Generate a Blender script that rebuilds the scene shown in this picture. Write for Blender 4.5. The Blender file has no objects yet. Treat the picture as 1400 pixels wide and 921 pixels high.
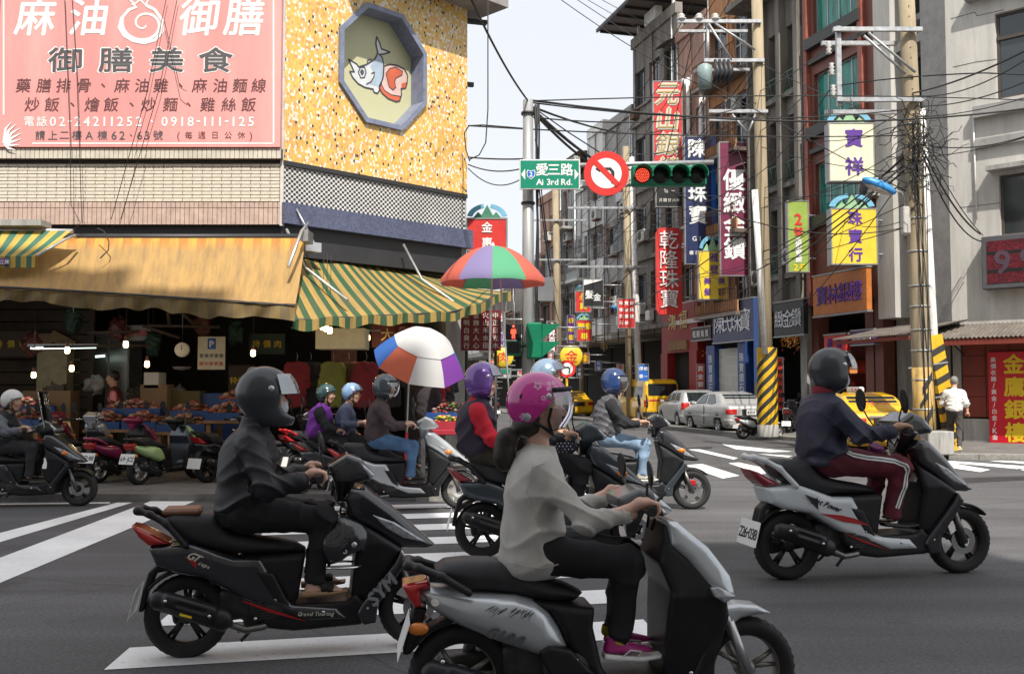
import bpy, math, random, numpy as np
from mathutils import Vector, Matrix, noise as mnoise
import openvdb
random.seed(7); RNG = np.random.RandomState(7)
C = bpy.context.scene.collection
SC = bpy.context.scene
PI = math.pi
# ---------------------------------------------------------------- camera
FPX, HZ, CAMH = 1361.0, 532.0, 1.5
PITCH = math.atan((HZ - 460.5) / FPX)
cam_d = bpy.data.cameras.new('camera'); cam = bpy.data.objects.new('camera', cam_d); C.objects.link(cam)
cam_d.sensor_width = 36; cam_d.lens = 36 * FPX / 1400; cam_d.clip_end = 3000; cam_d.clip_start = 0.05
cam.location = (0, 0, CAMH); cam.rotation_euler = (PI / 2 + PITCH, 0, 0)
SC.camera = cam
# ---------------------------------------------------------------- light
SUN = Vector((0.20, -0.90, 1.20)).normalized()
w = bpy.data.worlds.new('World'); SC.world = w; w.use_nodes = True
nt = w.node_tree; nt.nodes.clear()
sky = nt.nodes.new('ShaderNodeTexSky'); sky.sky_type = 'NISHITA'; sky.sun_disc = False
sky.sun_elevation = math.asin(SUN.z); sky.sun_rotation = math.atan2(SUN.x, SUN.y)
sky.air_density = 1.0; sky.dust_density = 4.0; sky.ozone_density = 1.0; sky.altitude = 0
mixn = nt.nodes.new('ShaderNodeMix'); mixn.data_type = 'RGBA'; mixn.inputs[0].default_value = 0.75
mixn.inputs[7].default_value = (8.0, 8.15, 8.4, 1)       # high thin cloud veil, even over the whole sky
bg = nt.nodes.new('ShaderNodeBackground'); bg.inputs[1].default_value = 0.12
wo = nt.nodes.new('ShaderNodeOutputWorld')
nt.links.new(sky.outputs[0], mixn.inputs[6]); nt.links.new(mixn.outputs[2], bg.inputs[0]); nt.links.new(bg.outputs[0], wo.inputs[0])
sl = bpy.data.lights.new('sun', 'SUN'); sl.energy = 5.0; sl.angle = math.radians(0.6); sl.color = (1, 0.95, 0.87)
so = bpy.data.objects.new('sun', sl); C.objects.link(so)
so.rotation_euler = SUN.to_track_quat('Z', 'Y').to_euler()
SC.view_settings.view_transform = 'Standard'; SC.view_settings.look = 'None'; SC.view_settings.gamma = 1
SC.view_settings.exposure = 0.22
SC.cycles.max_bounces = 6; SC.cycles.transparent_max_bounces = 8
# ---------------------------------------------------------------- pixel helpers (photograph 1400 x 921)
cp, sp = math.cos(PITCH), math.sin(PITCH)
def ray(px, py):
    a, b = (px - 700) / FPX, (460.5 - py) / FPX
    return Vector((a, cp - b * sp, sp + b * cp))
def at(px, py, Y):
    r = ray(px, py); t = Y / r.y
    return Vector((r.x * t, Y, CAMH + r.z * t))
def gnd(px, py, z=0.0):
    r = ray(px, py); t = (z - CAMH) / r.z
    return Vector((r.x * t, r.y * t, z))
def hit(px, py, P, N):
    r = ray(px, py); o = Vector((0, 0, CAMH)); t = (Vector(P) - o).dot(N) / r.dot(N)
    return o + r * t
# ---------------------------------------------------------------- materials
MATS = {}
def pm(name, col, rough=0.6, metal=0.0, var=0.12, scale=3.0, bump=0.0, bscale=40.0, coat=0.0, dirt=0.0, dcol=(0.05, 0.045, 0.04),
       emit=None, estr=1.0, alpha=1.0, spec=0.5, streak=False, trans=0.0, sss=0.0):
    if name in MATS: return MATS[name]
    m = bpy.data.materials.new(name); m.use_nodes = True; n = m.node_tree.nodes; L = m.node_tree.links
    b = n['Principled BSDF']; b.inputs['Roughness'].default_value = rough; b.inputs['Metallic'].default_value = metal
    b.inputs['Specular IOR Level'].default_value = spec
    if coat: b.inputs['Coat Weight'].default_value = coat; b.inputs['Coat Roughness'].default_value = 0.06
    if trans: b.inputs['Transmission Weight'].default_value = trans
    if sss: b.inputs['Subsurface Weight'].default_value = sss; b.inputs['Subsurface Scale'].default_value = 0.01; b.inputs['Subsurface Radius'].default_value = (1, .4, .2)
    if alpha < 1: b.inputs['Alpha'].default_value = alpha
    c4 = (*col, 1)
    tc = n.new('ShaderNodeTexCoord')
    src = tc.outputs['Object']
    if var or dirt:
        nz = n.new('ShaderNodeTexNoise'); nz.inputs['Scale'].default_value = scale; nz.inputs['Detail'].default_value = 8; nz.inputs['Roughness'].default_value = 0.6
        if streak:
            mp = n.new('ShaderNodeMapping'); mp.inputs['Scale'].default_value = (1, 1, 0.15); L.new(src, mp.inputs[0]); L.new(mp.outputs[0], nz.inputs[0])
        else: L.new(src, nz.inputs[0])
        mr = n.new('ShaderNodeMapRange'); mr.inputs[1].default_value = 0.3; mr.inputs[2].default_value = 0.7
        mr.inputs[3].default_value = 1 - var * 1.3; mr.inputs[4].default_value = 1 + var
        L.new(nz.outputs[0], mr.inputs[0])
        mx = n.new('ShaderNodeMix'); mx.data_type = 'RGBA'; mx.blend_type = 'MULTIPLY'; mx.inputs[0].default_value = 1
        mx.inputs[6].default_value = c4; L.new(mr.outputs[0], mx.inputs[7])
        out = mx.outputs[2]
        if dirt:
            n2 = n.new('ShaderNodeTexNoise'); n2.inputs['Scale'].default_value = scale * 2.3; n2.inputs['Detail'].default_value = 10; n2.inputs['Roughness'].default_value = 0.72
            if streak: L.new(mp.outputs[0], n2.inputs[0])
            else: L.new(src, n2.inputs[0])
            m2 = n.new('ShaderNodeMapRange'); m2.inputs[1].default_value = 0.48; m2.inputs[2].default_value = 0.72; m2.inputs[3].default_value = 0; m2.inputs[4].default_value = dirt
            L.new(n2.outputs[0], m2.inputs[0])
            m3 = n.new('ShaderNodeMix'); m3.data_type = 'RGBA'; L.new(m2.outputs[0], m3.inputs[0]); L.new(out, m3.inputs[6]); m3.inputs[7].default_value = (*dcol, 1)
            out = m3.outputs[2]
        L.new(out, b.inputs['Base Color'])
        r2 = n.new('ShaderNodeMapRange'); r2.inputs[3].default_value = max(0, rough - 0.08); r2.inputs[4].default_value = min(1, rough + 0.1)
        L.new(nz.outputs[0], r2.inputs[0]); L.new(r2.outputs[0], b.inputs['Roughness'])
    else: b.inputs['Base Color'].default_value = c4
    if bump:
        n3 = n.new('ShaderNodeTexNoise'); n3.inputs['Scale'].default_value = bscale; n3.inputs['Detail'].default_value = 5; L.new(src, n3.inputs[0])
        bp = n.new('ShaderNodeBump'); bp.inputs['Strength'].default_value = min(1, bump); bp.inputs['Distance'].default_value = 0.012 * max(1, bump)
        L.new(n3.outputs[0], bp.inputs['Height']); L.new(bp.outputs[0], b.inputs['Normal'])
    if emit: b.inputs['Emission Color'].default_value = (*emit, 1); b.inputs['Emission Strength'].default_value = estr
    MATS[name] = m; return m
def glassm(name, tint=(0.8, 0.85, 0.85), a=0.3, rough=0.03):
    """thin sheet of glass or clear plastic: transparent mixed with a glossy reflection"""
    if name in MATS: return MATS[name]
    m = bpy.data.materials.new(name); m.use_nodes = True; n = m.node_tree.nodes; L = m.node_tree.links; n.remove(n['Principled BSDF'])
    t = n.new('ShaderNodeBsdfTransparent'); t.inputs[0].default_value = (*tint, 1)
    g = n.new('ShaderNodeBsdfGlossy'); g.inputs['Roughness'].default_value = rough; g.inputs[0].default_value = (0.9, 0.93, 0.95, 1)
    f = n.new('ShaderNodeFresnel'); f.inputs[0].default_value = 1.5
    ad = n.new('ShaderNodeMath'); ad.operation = 'ADD'; ad.inputs[1].default_value = a * 0.3; L.new(f.outputs[0], ad.inputs[0])
    x = n.new('ShaderNodeMixShader'); L.new(ad.outputs[0], x.inputs[0]); L.new(t.outputs[0], x.inputs[1]); L.new(g.outputs[0], x.inputs[2])
    L.new(x.outputs[0], n['Material Output'].inputs[0]); MATS[name] = m; return m
# ---------------------------------------------------------------- object helpers
def link(name, me, mat, parent=None, loc=None, rz=None):
    o = bpy.data.objects.new(name, me); C.objects.link(o)
    if mat is not None:
        if len(me.materials) == 0: me.materials.append(None)
        o.material_slots[0].link = 'OBJECT'; o.material_slots[0].material = mat
    if parent is not None: o.parent = parent
    if loc is not None: o.location = loc
    if rz is not None: o.rotation_euler = (0, 0, rz)
    return o
def tag(o, label=None, cat=None, group=None, kind=None):
    if label: o['label'] = label
    if cat: o['category'] = cat
    if group: o['group'] = group
    if kind: o['kind'] = kind
    return o
def thing(name, label, cat, loc=(0, 0, 0), rz=0, group=None):
    o = bpy.data.objects.new(name, None); C.objects.link(o); o.location = loc; o.rotation_euler = (0, 0, rz); o.empty_display_size = 0.1
    return tag(o, label, cat, group)
def setkind(o, k): o['kind'] = k; return o
def copy_tree(o, parent=None):
    c = o.copy(); C.objects.link(c)
    if parent is not None: c.parent = parent
    for ch in o.children: copy_tree(ch, c)
    return c
class MB:
    def __init__(s): s.v = []; s.f = []; s.sm = []
    def add(s, vs, fs, smooth=False):
        b = len(s.v); s.v += [tuple(p) for p in vs]; s.f += [tuple(i + b for i in f) for f in fs]; s.sm += [smooth] * len(fs); return s
    def box(s, x0, x1, y0, y1, z0, z1):
        return s.add([(x0, y0, z0), (x1, y0, z0), (x1, y1, z0), (x0, y1, z0), (x0, y0, z1), (x1, y0, z1), (x1, y1, z1), (x0, y1, z1)],
                     [(0, 3, 2, 1), (4, 5, 6, 7), (0, 1, 5, 4), (1, 2, 6, 5), (2, 3, 7, 6), (3, 0, 4, 7)])
    def cbox(s, x0, x1, y0, y1, z0, z1, c):
        """box with chamfered vertical and front edges"""
        a = [(x0 + c, y0), (x1 - c, y0), (x1, y0 + c), (x1, y1 - c), (x1 - c, y1), (x0 + c, y1), (x0, y1 - c), (x0, y0 + c)]
        def ins(k): return [(min(max(x, x0 + k), x1 - k), min(max(y, y0 + k), y1 - k)) for x, y in a]
        lv = [(ins(c), z0), (a, z0 + c), (a, z1 - c), (ins(c), z1)]
        vs = [(x, y, z) for r, z in lv for x, y in r]; fs = [tuple(range(7, -1, -1)), tuple(range(24, 32))]
        for k in range(3):
            for i in range(8): j = (i + 1) % 8; fs.append((k * 8 + i, k * 8 + j, k * 8 + 8 + j, k * 8 + 8 + i))
        return s.add(vs, fs)
    def tube(s, pts, r, n=8, caps=True):
        pts = [Vector(p) for p in pts]; R = r if isinstance(r, (list, tuple)) else [r] * len(pts)
        rings = []; up = None
        for i, p in enumerate(pts):
            d = (pts[min(i + 1, len(pts) - 1)] - pts[max(i - 1, 0)]).normalized()
            if up is None: up = d.orthogonal().normalized()
            up = (up - d * up.dot(d)); up = up.normalized() if up.length > 1e-6 else d.orthogonal().normalized()
            q = d.cross(up)
            rings.append([p + (up * math.cos(t) + q * math.sin(t)) * R[i] for t in [2 * PI * k / n for k in range(n)]])
        vs = [v for rg in rings for v in rg]; fs = []
        for i in range(len(pts) - 1):
            for k in range(n): j = (k + 1) % n; fs.append((i * n + k, i * n + j, (i + 1) * n + j, (i + 1) * n + k))
        b = len(s.v); s.add(vs, fs, True)
        if caps: s.f += [tuple(b + k for k in range(n - 1, -1, -1)), tuple(b + (len(pts) - 1) * n + k for k in range(n))]; s.sm += [False, False]
        return s
    def lathe(s, prof, c=(0, 0, 0), ax='z', n=16, smooth=True, a0=0, a1=2 * PI):
        """prof: list of (r, h)"""
        c = Vector(c); full = abs(a1 - a0 - 2 * PI) < 1e-6; m = n if full else n + 1
        def P(r, h, t):
            x, y = r * math.cos(t), r * math.sin(t)
            return c + (Vector((x, y, h)) if ax == 'z' else Vector((x, h, y)) if ax == 'y' else Vector((h, x, y)))
        vs = [P(r, h, a0 + (a1 - a0) * k / n) for r, h in prof for k in range(m)]; fs = []
        for i in range(len(prof) - 1):
            for k in range(n): j = (k + 1) % m; q = (i * m + k, i * m + j, (i + 1) * m + j, (i + 1) * m + k); fs.append(q if ax != 'y' else q[::-1])
        return s.add(vs, fs, smooth)
    def prism(s, poly, y0, y1, ax='y'):
        """extrude a polygon (2-D) along an axis; ax 'y': poly in xz; 'z': poly in xy; 'x': poly in yz"""
        n = len(poly)
        f = {'y': lambda a, b, h: (a, h, b), 'z': lambda a, b, h: (a, b, h), 'x': lambda a, b, h: (h, a, b)}[ax]
        vs = [f(a, b, y0) for a, b in poly] + [f(a, b, y1) for a, b in poly]
        fs = [tuple(range(n)), tuple(range(2 * n - 1, n - 1, -1))] + [(i, i + n, (i + 1) % n + n, (i + 1) % n) for i in range(n)]
        return s.add(vs, fs)
    def quad(s, a, b, c, d): return s.add([a, b, c, d], [(0, 1, 2, 3)])
    def mesh(s, name='m', fix=True):
        me = bpy.data.meshes.new(name); me.from_pydata(s.v, [], s.f); me.polygons.foreach_set('use_smooth', s.sm)
        if fix:
            import bmesh
            bm = bmesh.new(); bm.from_mesh(me); bmesh.ops.recalc_face_normals(bm, faces=bm.faces[:]); bm.to_mesh(me); bm.free()
        me.update(); return me
    def build(s, name, mat, parent=None, loc=None, rz=None): return link(name, s.mesh(name), mat, parent, loc, rz)
def bx(name, mat, parent, *a, c=0): return (MB().cbox(*a, c) if c else MB().box(*a)).build(name, mat, parent)
# ---------------------------------------------------------------- lettering
GL = {}
def glyph(ch, bold):
    k = (ch, bold)
    if k not in GL:
        cu = bpy.data.curves.new('g', 'FONT'); cu.body = ch; cu.offset = bold; cu.resolution_u = 2
        o = bpy.data.objects.new('g', cu); C.objects.link(o); dg = bpy.context.evaluated_depsgraph_get(); dg.update()
        me = bpy.data.meshes.new_from_object(o.evaluated_get(dg)); v = np.array([x.co[:2] for x in me.vertices]) if len(me.vertices) else np.zeros((0, 2))
        f = [tuple(p.vertices) for p in me.polygons]; bpy.data.objects.remove(o); bpy.data.meshes.remove(me)
        GL[k] = (v, f)
    return GL[k]
def letters(name, cells, mat, parent, y=0.0, bold=0.02, shear=0.0, depth=0.0, loc=None, rz=None, sx=1.0):
    """cells: list of (char, centre x, centre z, size); the glyph plane faces -y. size = CJK square or cap height"""
    mb = MB()
    if len(cells) > 1 and min(c[3] for c in cells) >= .19:      # large characters are parts of their own
        for c in cells: o = letters('character', [c], mat, parent, y, bold, shear, depth, loc, rz, sx)
        return o
    for ch, cx, cz, sz in cells:
        v, f = glyph(ch, 0.0)
        if len(v) == 0: continue
        lo, hi = v.min(0), v.max(0); c = (lo + hi) / 2
        cjk = ord(ch) > 0x2e80
        k = sz / 0.95 if cjk else sz / 0.72
        if cjk and ch not in '一二三、': cc = c
        else: cc = np.array([c[0], 0.36 if not cjk else c[1]])
        if ch in '-~': cc = c
        q = (v - cc) * k
        vs = [(cx + (a + b * shear) * sx, y, cz + b) for a, b in q]
        if depth: 
            mb.add([(x, y, z) for x, y, z in vs], f); mb.add([(x, y + depth, z) for x, y, z in vs], [g[::-1] for g in f])
            # side walls
            from collections import Counter
            ed = Counter(); n0 = len(mb.v) - 2 * len(vs)
            for g in f:
                for i in range(len(g)): ed[(g[i], g[(i + 1) % len(g)])] += 1
            for (a, b2) in list(ed):
                if (b2, a) not in ed: mb.f.append((n0 + b2, n0 + a, n0 + len(vs) + a, n0 + len(vs) + b2)); mb.sm.append(False)
        else:
            q = bold * k * 0.5
            for i, (dx, dz) in enumerate(((0, 0), (-q, 0), (q, 0), (0, -q), (0, q)) if bold else ((0, 0),)): mb.add([(x + dx, y - i * 0.0002, z + dz) for x, y, z in vs], f)
    me = mb.mesh(name, fix=False)
    o = link(name, me, mat, parent, loc, rz); return o
def row(txt, x0, x1, z, size=None):
    n = len(txt); st = (x1 - x0) / n; sz = size or abs(st) * 0.85
    return [(ch, x0 + st * (i + .5), z, sz) for i, ch in enumerate(txt) if ch != ' ']
def rowp(txt, x0, x1, z, size):
    """proportional latin text fitted from x0 to x1"""
    W = {'i': .3, 'l': .3, '1': .5, '.': .3, ' ': .35, '-': .4, 'I': .35, 'm': .9, 'M': .95, 'W': 1, 'r': .42, 't': .4, 'f': .4, ':': .3}
    ws = [W.get(c, .62 if ord(c) < 256 else 1.1) for c in txt]; T = sum(ws); x = x0; out = []
    for c, wd in zip(txt, ws):
        st = (x1 - x0) * wd / T
        if c != ' ': out.append((c, x + st / 2, z, size))
        x += st
    return out
def col(txt, x, z0, z1, size=None):
    n = len(txt); st = (z1 - z0) / n; sz = size or abs(st) * 0.85
    return [(ch, x, z0 + st * (i + .5), sz) for i, ch in enumerate(txt) if ch != ' ']
# ---------------------------------------------------------------- signed distance modelling
class F:
    """a sampled distance field on a box, meshed with OpenVDB"""
    def __init__(s, lo, hi, h):
        s.h = h; s.lo = np.array(lo, dtype=np.float32); n = [int(math.ceil((hi[i] - lo[i]) / h)) + 1 for i in range(3)]
        ax = [s.lo[i] + h * np.arange(n[i], dtype=np.float32) for i in range(3)]
        s.X, s.Y, s.Z = ax[0][:, None, None], ax[1][None, :, None], ax[2][None, None, :]; s.n = n
        s.d = np.full(n, 9.0, dtype=np.float32)
    def caps(s, a, b, ra, rb=None, fl=None):
        """round cone from a to b; fl=(fx,fy,fz) flattens the distance along the axes"""
        rb = ra if rb is None else rb; a = np.array(a, np.float32); b = np.array(b, np.float32); f = np.array(fl or (1, 1, 1), np.float32)
        d = (b - a) / f; L2 = float((d * d).sum()) + 1e-9
        px, py, pz = (s.X - a[0]) / f[0], (s.Y - a[1]) / f[1], (s.Z - a[2]) / f[2]
        t = np.clip((px * d[0] + py * d[1] + pz * d[2]) / L2, 0, 1)
        return (np.sqrt((px - t * d[0]) ** 2 + (py - t * d[1]) ** 2 + (pz - t * d[2]) ** 2) - (ra + (rb - ra) * t)) * float(f.min() ** .5)
    def ell(s, c, r, pitch=0.0):
        x, z = s.X - c[0], s.Z - c[2]; y = s.Y - c[1]
        if pitch: ca, sa = math.cos(pitch), math.sin(pitch); x, z = x * ca + z * sa, -x * sa + z * ca
        k = np.sqrt((x / r[0]) ** 2 + (y / r[1]) ** 2 + (z / r[2]) ** 2)
        return (k - 1) * min(r)
    def box(s, c, b, rd=0.0, pitch=0.0):
        x, z = s.X - c[0], s.Z - c[2]; y = s.Y - c[1]
        if pitch: ca, sa = math.cos(pitch), math.sin(pitch); x, z = x * ca + z * sa, -x * sa + z * ca
        qx, qy, qz = abs(x) - b[0] + rd, abs(y) - b[1] + rd, abs(z) - b[2] + rd
        return np.sqrt(np.maximum(qx, 0) ** 2 + np.maximum(qy, 0) ** 2 + np.maximum(qz, 0) ** 2) + np.minimum(np.maximum(qx, np.maximum(qy, qz)), 0) - rd
    def poly(s, pts, wid, k=0.02, y0=0.0, plane='xz'):
        """side profile polygon (x,z) with half width wid: number, or function of (X,Z) arrays; k rounds the rim"""
        P = np.array(pts, np.float32); 
        A, B = (s.X[:, 0, :], s.Z[:, 0, :]) if plane == 'xz' else (s.X[:, :, 0], s.Y[:, :, 0])
        A, B = np.broadcast_arrays(A, B)
        d = np.full(A.shape, 1e9, np.float32); sg = np.ones(A.shape, np.float32); n = len(P)
        for i in range(n):
            j = (i - 1) % n; ex, ez = P[j][0] - P[i][0], P[j][1] - P[i][1]; wx, wz = A - P[i][0], B - P[i][1]
            t = np.clip((wx * ex + wz * ez) / (ex * ex + ez * ez + 1e-12), 0, 1)
            d = np.minimum(d, (wx - ex * t) ** 2 + (wz - ez * t) ** 2)
            c1 = B >= P[i][1]; c2 = B < P[j][1]; c3 = ex * wz > ez * wx
            sg = np.where((c1 & c2 & c3) | (~c1 & ~c2 & ~c3), -sg, sg)
        d = np.sqrt(d) * sg
        if plane == 'xz': W = wid(A, B) if callable(wid) else wid; W = W[:, None, :] if hasattr(W, 'shape') else W; return smax(d[:, None, :], abs(s.Y - y0) - W, k)
        return smax(d[:, :, None], abs(s.Z - y0) - wid, k)
    def U(s, f, k=0.0): s.d = smin(s.d, f, k); return s
    def S(s, f, k=0.0): s.d = smax(s.d, -f, k); return s
    def I(s, f, k=0.0): s.d = smax(s.d, f, k); return s
    def mesh(s, name='sdf', adapt=0.0, merge=None):
        g = openvdb.FloatGrid(1.0); d = np.clip(np.ascontiguousarray(np.broadcast_to(s.d, s.n)) / s.h, -3, 3).astype(np.float32)
        d[0] = d[-1] = 3; d[:, 0] = d[:, -1] = 3; d[:, :, 0] = d[:, :, -1] = 3
        g.background = 3.0; g.copyFromArray(d)
        pts, tri, quad = g.convertToPolygons(isovalue=0.0, adaptivity=adapt)
        v = pts * s.h + s.lo; me = bpy.data.meshes.new(name)
        nq, ntr = len(quad), len(tri)
        me.vertices.add(len(v)); me.vertices.foreach_set('co', v.astype(np.float32).ravel())
        li = np.concatenate([quad.ravel(), tri.ravel()]).astype(np.int32) if ntr else quad.ravel().astype(np.int32)
        me.loops.add(len(li)); me.loops.foreach_set('vertex_index', li)
        me.polygons.add(nq + ntr); st = np.concatenate([np.arange(nq) * 4, nq * 4 + np.arange(ntr) * 3]).astype(np.int32)
        me.polygons.foreach_set('loop_start', st); me.polygons.foreach_set('use_smooth', np.ones(nq + ntr, bool)); me.update(calc_edges=True); me.validate()
        return me
    def build(s, name, mat, parent=None, **k): return link(name, s.mesh(name), mat, parent, **k)
def smin(a, b, k):
    if k <= 0: return np.minimum(a, b)
    h = np.maximum(k - abs(a - b), 0) / k; return np.minimum(a, b) - h * h * k * 0.25
def smax(a, b, k): return -smin(-a, -b, k) if k > 0 else np.maximum(a, b)
def joinm(meshes, name='joined'):
    import bmesh
    bm = bmesh.new()
    for m in meshes: bm.from_mesh(m)
    me = bpy.data.meshes.new(name); bm.to_mesh(me); bm.free(); return me
# ================================================================ materials
M_ = dict(
    white=pm('white paint', (.72, .71, .68), .5, dirt=.3), concrete=pm('concrete', (.34, .33, .31), .85, var=.2, dirt=.55, bump=.4, streak=True),
    dark=pm('dark metal', (.03, .03, .033), .5), black=pm('black plastic', (.012, .012, .013), .42, var=.05), steel=pm('galvanised steel', (.42, .43, .44), .42, .6, var=.2, scale=9),
    alu=pm('aluminium', (.6, .6, .6), .35, .8), glass=pm('window glass', (.03, .04, .045), .06, var=.3, scale=.6, spec=.8), wire=pm('cable rubber', (.02, .02, .02), .6, var=0),
    chrome=pm('chrome', (.7, .7, .7), .12, 1.0, var=0), wood=pm('raw wood', (.26, .15, .07), .7, var=.3, scale=6), stone=pm('granite kerb', (.24, .23, .21), .85, var=.25, scale=12, dirt=.4),
    interior=pm('dark interior', (.035, .032, .03), .9, var=.3), rubber=pm('tyre rubber', (.018, .018, .018), .75, var=.2, scale=20))  # interior: one even near-black tone for the market's ceiling slab and back walls
def node_mat(name, rough=.8):
    m = bpy.data.materials.new(name); m.use_nodes = True; n = m.node_tree.nodes; L = m.node_tree.links
    n['Principled BSDF'].inputs['Roughness'].default_value = rough; MATS[name] = m
    def N(t, **k):
        x = n.new('ShaderNode' + t)
        for a, b in k.items():
            if a.startswith('i'): x.inputs[int(a[1:])].default_value = b
            else: setattr(x, a, b)
        return x
    return m, N, L, n['Principled BSDF']
def asphalt():
    m, N, L, B = node_mat('asphalt', .85); tc = N('TexCoord').outputs['Object']
    a = N('TexNoise'); a.inputs['Scale'].default_value = .35; a.inputs['Detail'].default_value = 8; L.new(tc, a.inputs[0])
    b = N('TexVoronoi'); b.inputs['Scale'].default_value = 75; L.new(tc, b.inputs[0])
    c = N('TexNoise'); c.inputs['Scale'].default_value = 45; c.inputs['Detail'].default_value = 4; L.new(tc, c.inputs[0])
    mp = N('Mapping'); mp.inputs['Scale'].default_value = (.25, 2.5, 1); mp.inputs['Rotation'].default_value = (0, 0, .1); L.new(tc, mp.inputs[0])
    d = N('TexNoise'); d.inputs['Scale'].default_value = 1.0; d.inputs['Detail'].default_value = 6; L.new(mp.outputs[0], d.inputs[0])
    r1 = N('MapRange', i1=.3, i2=.7, i3=.72, i4=1.22); L.new(a.outputs[0], r1.inputs[0])
    r2 = N('MapRange', i1=.3, i2=.7, i3=.78, i4=1.2); L.new(d.outputs[0], r2.inputs[0])
    sp1 = N('MapRange', i1=.35, i2=.75, i3=.78, i4=1.5); L.new(c.outputs[0], sp1.inputs[0])
    sp2 = N('MapRange', i1=0, i2=.16, i3=1.35, i4=1); L.new(b.outputs['Distance'], sp2.inputs[0])
    x = r1.outputs[0]
    for o in (r2, sp1, sp2):
        mm = N('Math', operation='MULTIPLY'); L.new(x, mm.inputs[0]); L.new(o.outputs[0], mm.inputs[1]); x = mm.outputs[0]
    bl = N('TexNoise'); bl.inputs['Scale'].default_value = 1.1; bl.inputs['Detail'].default_value = 7; bl.inputs['Roughness'].default_value = .62; L.new(tc, bl.inputs[0])
    br = N('MapRange', i1=.60, i2=.72, i3=1, i4=.62); L.new(bl.outputs[0], br.inputs[0]); mb_ = N('Math', operation='MULTIPLY'); L.new(x, mb_.inputs[0]); L.new(br.outputs[0], mb_.inputs[1]); x = mb_.outputs[0]
    # thin cracks and tar seams
    v2 = N('TexVoronoi', feature='DISTANCE_TO_EDGE'); v2.inputs['Scale'].default_value = .22
    wn = N('TexNoise'); wn.inputs['Scale'].default_value = 1.2; wn.inputs['Detail'].default_value = 6; L.new(tc, wn.inputs[0])
    wm = N('Mix', data_type='RGBA', i0=.12); L.new(tc, wm.inputs[6]); L.new(wn.outputs[1], wm.inputs[7]); L.new(wm.outputs[2], v2.inputs[0])
    ck = N('MapRange', i1=.0006, i2=.0025, i3=.6, i4=1); L.new(v2.outputs['Distance'], ck.inputs[0])
    mm = N('Math', operation='MULTIPLY'); L.new(x, mm.inputs[0]); L.new(ck.outputs[0], mm.inputs[1]); x = mm.outputs[0]
    mx = N('Mix', data_type='RGBA', blend_type='MULTIPLY', i0=1); mx.inputs[6].default_value = (.086, .084, .086, 1); L.new(x, mx.inputs[7]); L.new(mx.outputs[2], B.inputs['Base Color'])
    bp = N('Bump'); bp.inputs['Strength'].default_value = .55; bp.inputs['Distance'].default_value = .008; L.new(c.outputs[0], bp.inputs['Height']); L.new(bp.outputs[0], B.inputs['Normal'])
    return m
def roadpaint():
    m, N, L, B = node_mat('road paint', .7); tc = N('TexCoord').outputs['Object']
    a = N('TexNoise'); a.inputs['Scale'].default_value = 1.5; a.inputs['Detail'].default_value = 9; L.new(tc, a.inputs[0])
    b = N('TexNoise'); b.inputs['Scale'].default_value = 28; b.inputs['Detail'].default_value = 6; b.inputs['Roughness'].default_value = .7; L.new(tc, b.inputs[0])
    r1 = N('MapRange', i1=.3, i2=.7, i3=.86, i4=1.05); L.new(a.outputs[0], r1.inputs[0])
    r2 = N('MapRange', i1=.58, i2=.72, i3=0, i4=.8); L.new(b.outputs[0], r2.inputs[0])
    m1 = N('Mix', data_type='RGBA', blend_type='MULTIPLY', i0=1); m1.inputs[6].default_value = (.88, .88, .87, 1); L.new(r1.outputs[0], m1.inputs[7])
    m2 = N('Mix', data_type='RGBA'); L.new(r2.outputs[0], m2.inputs[0]); L.new(m1.outputs[2], m2.inputs[6]); m2.inputs[7].default_value = (.25, .24, .23, 1); L.new(m2.outputs[2], B.inputs['Base Color'])
    return m
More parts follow.
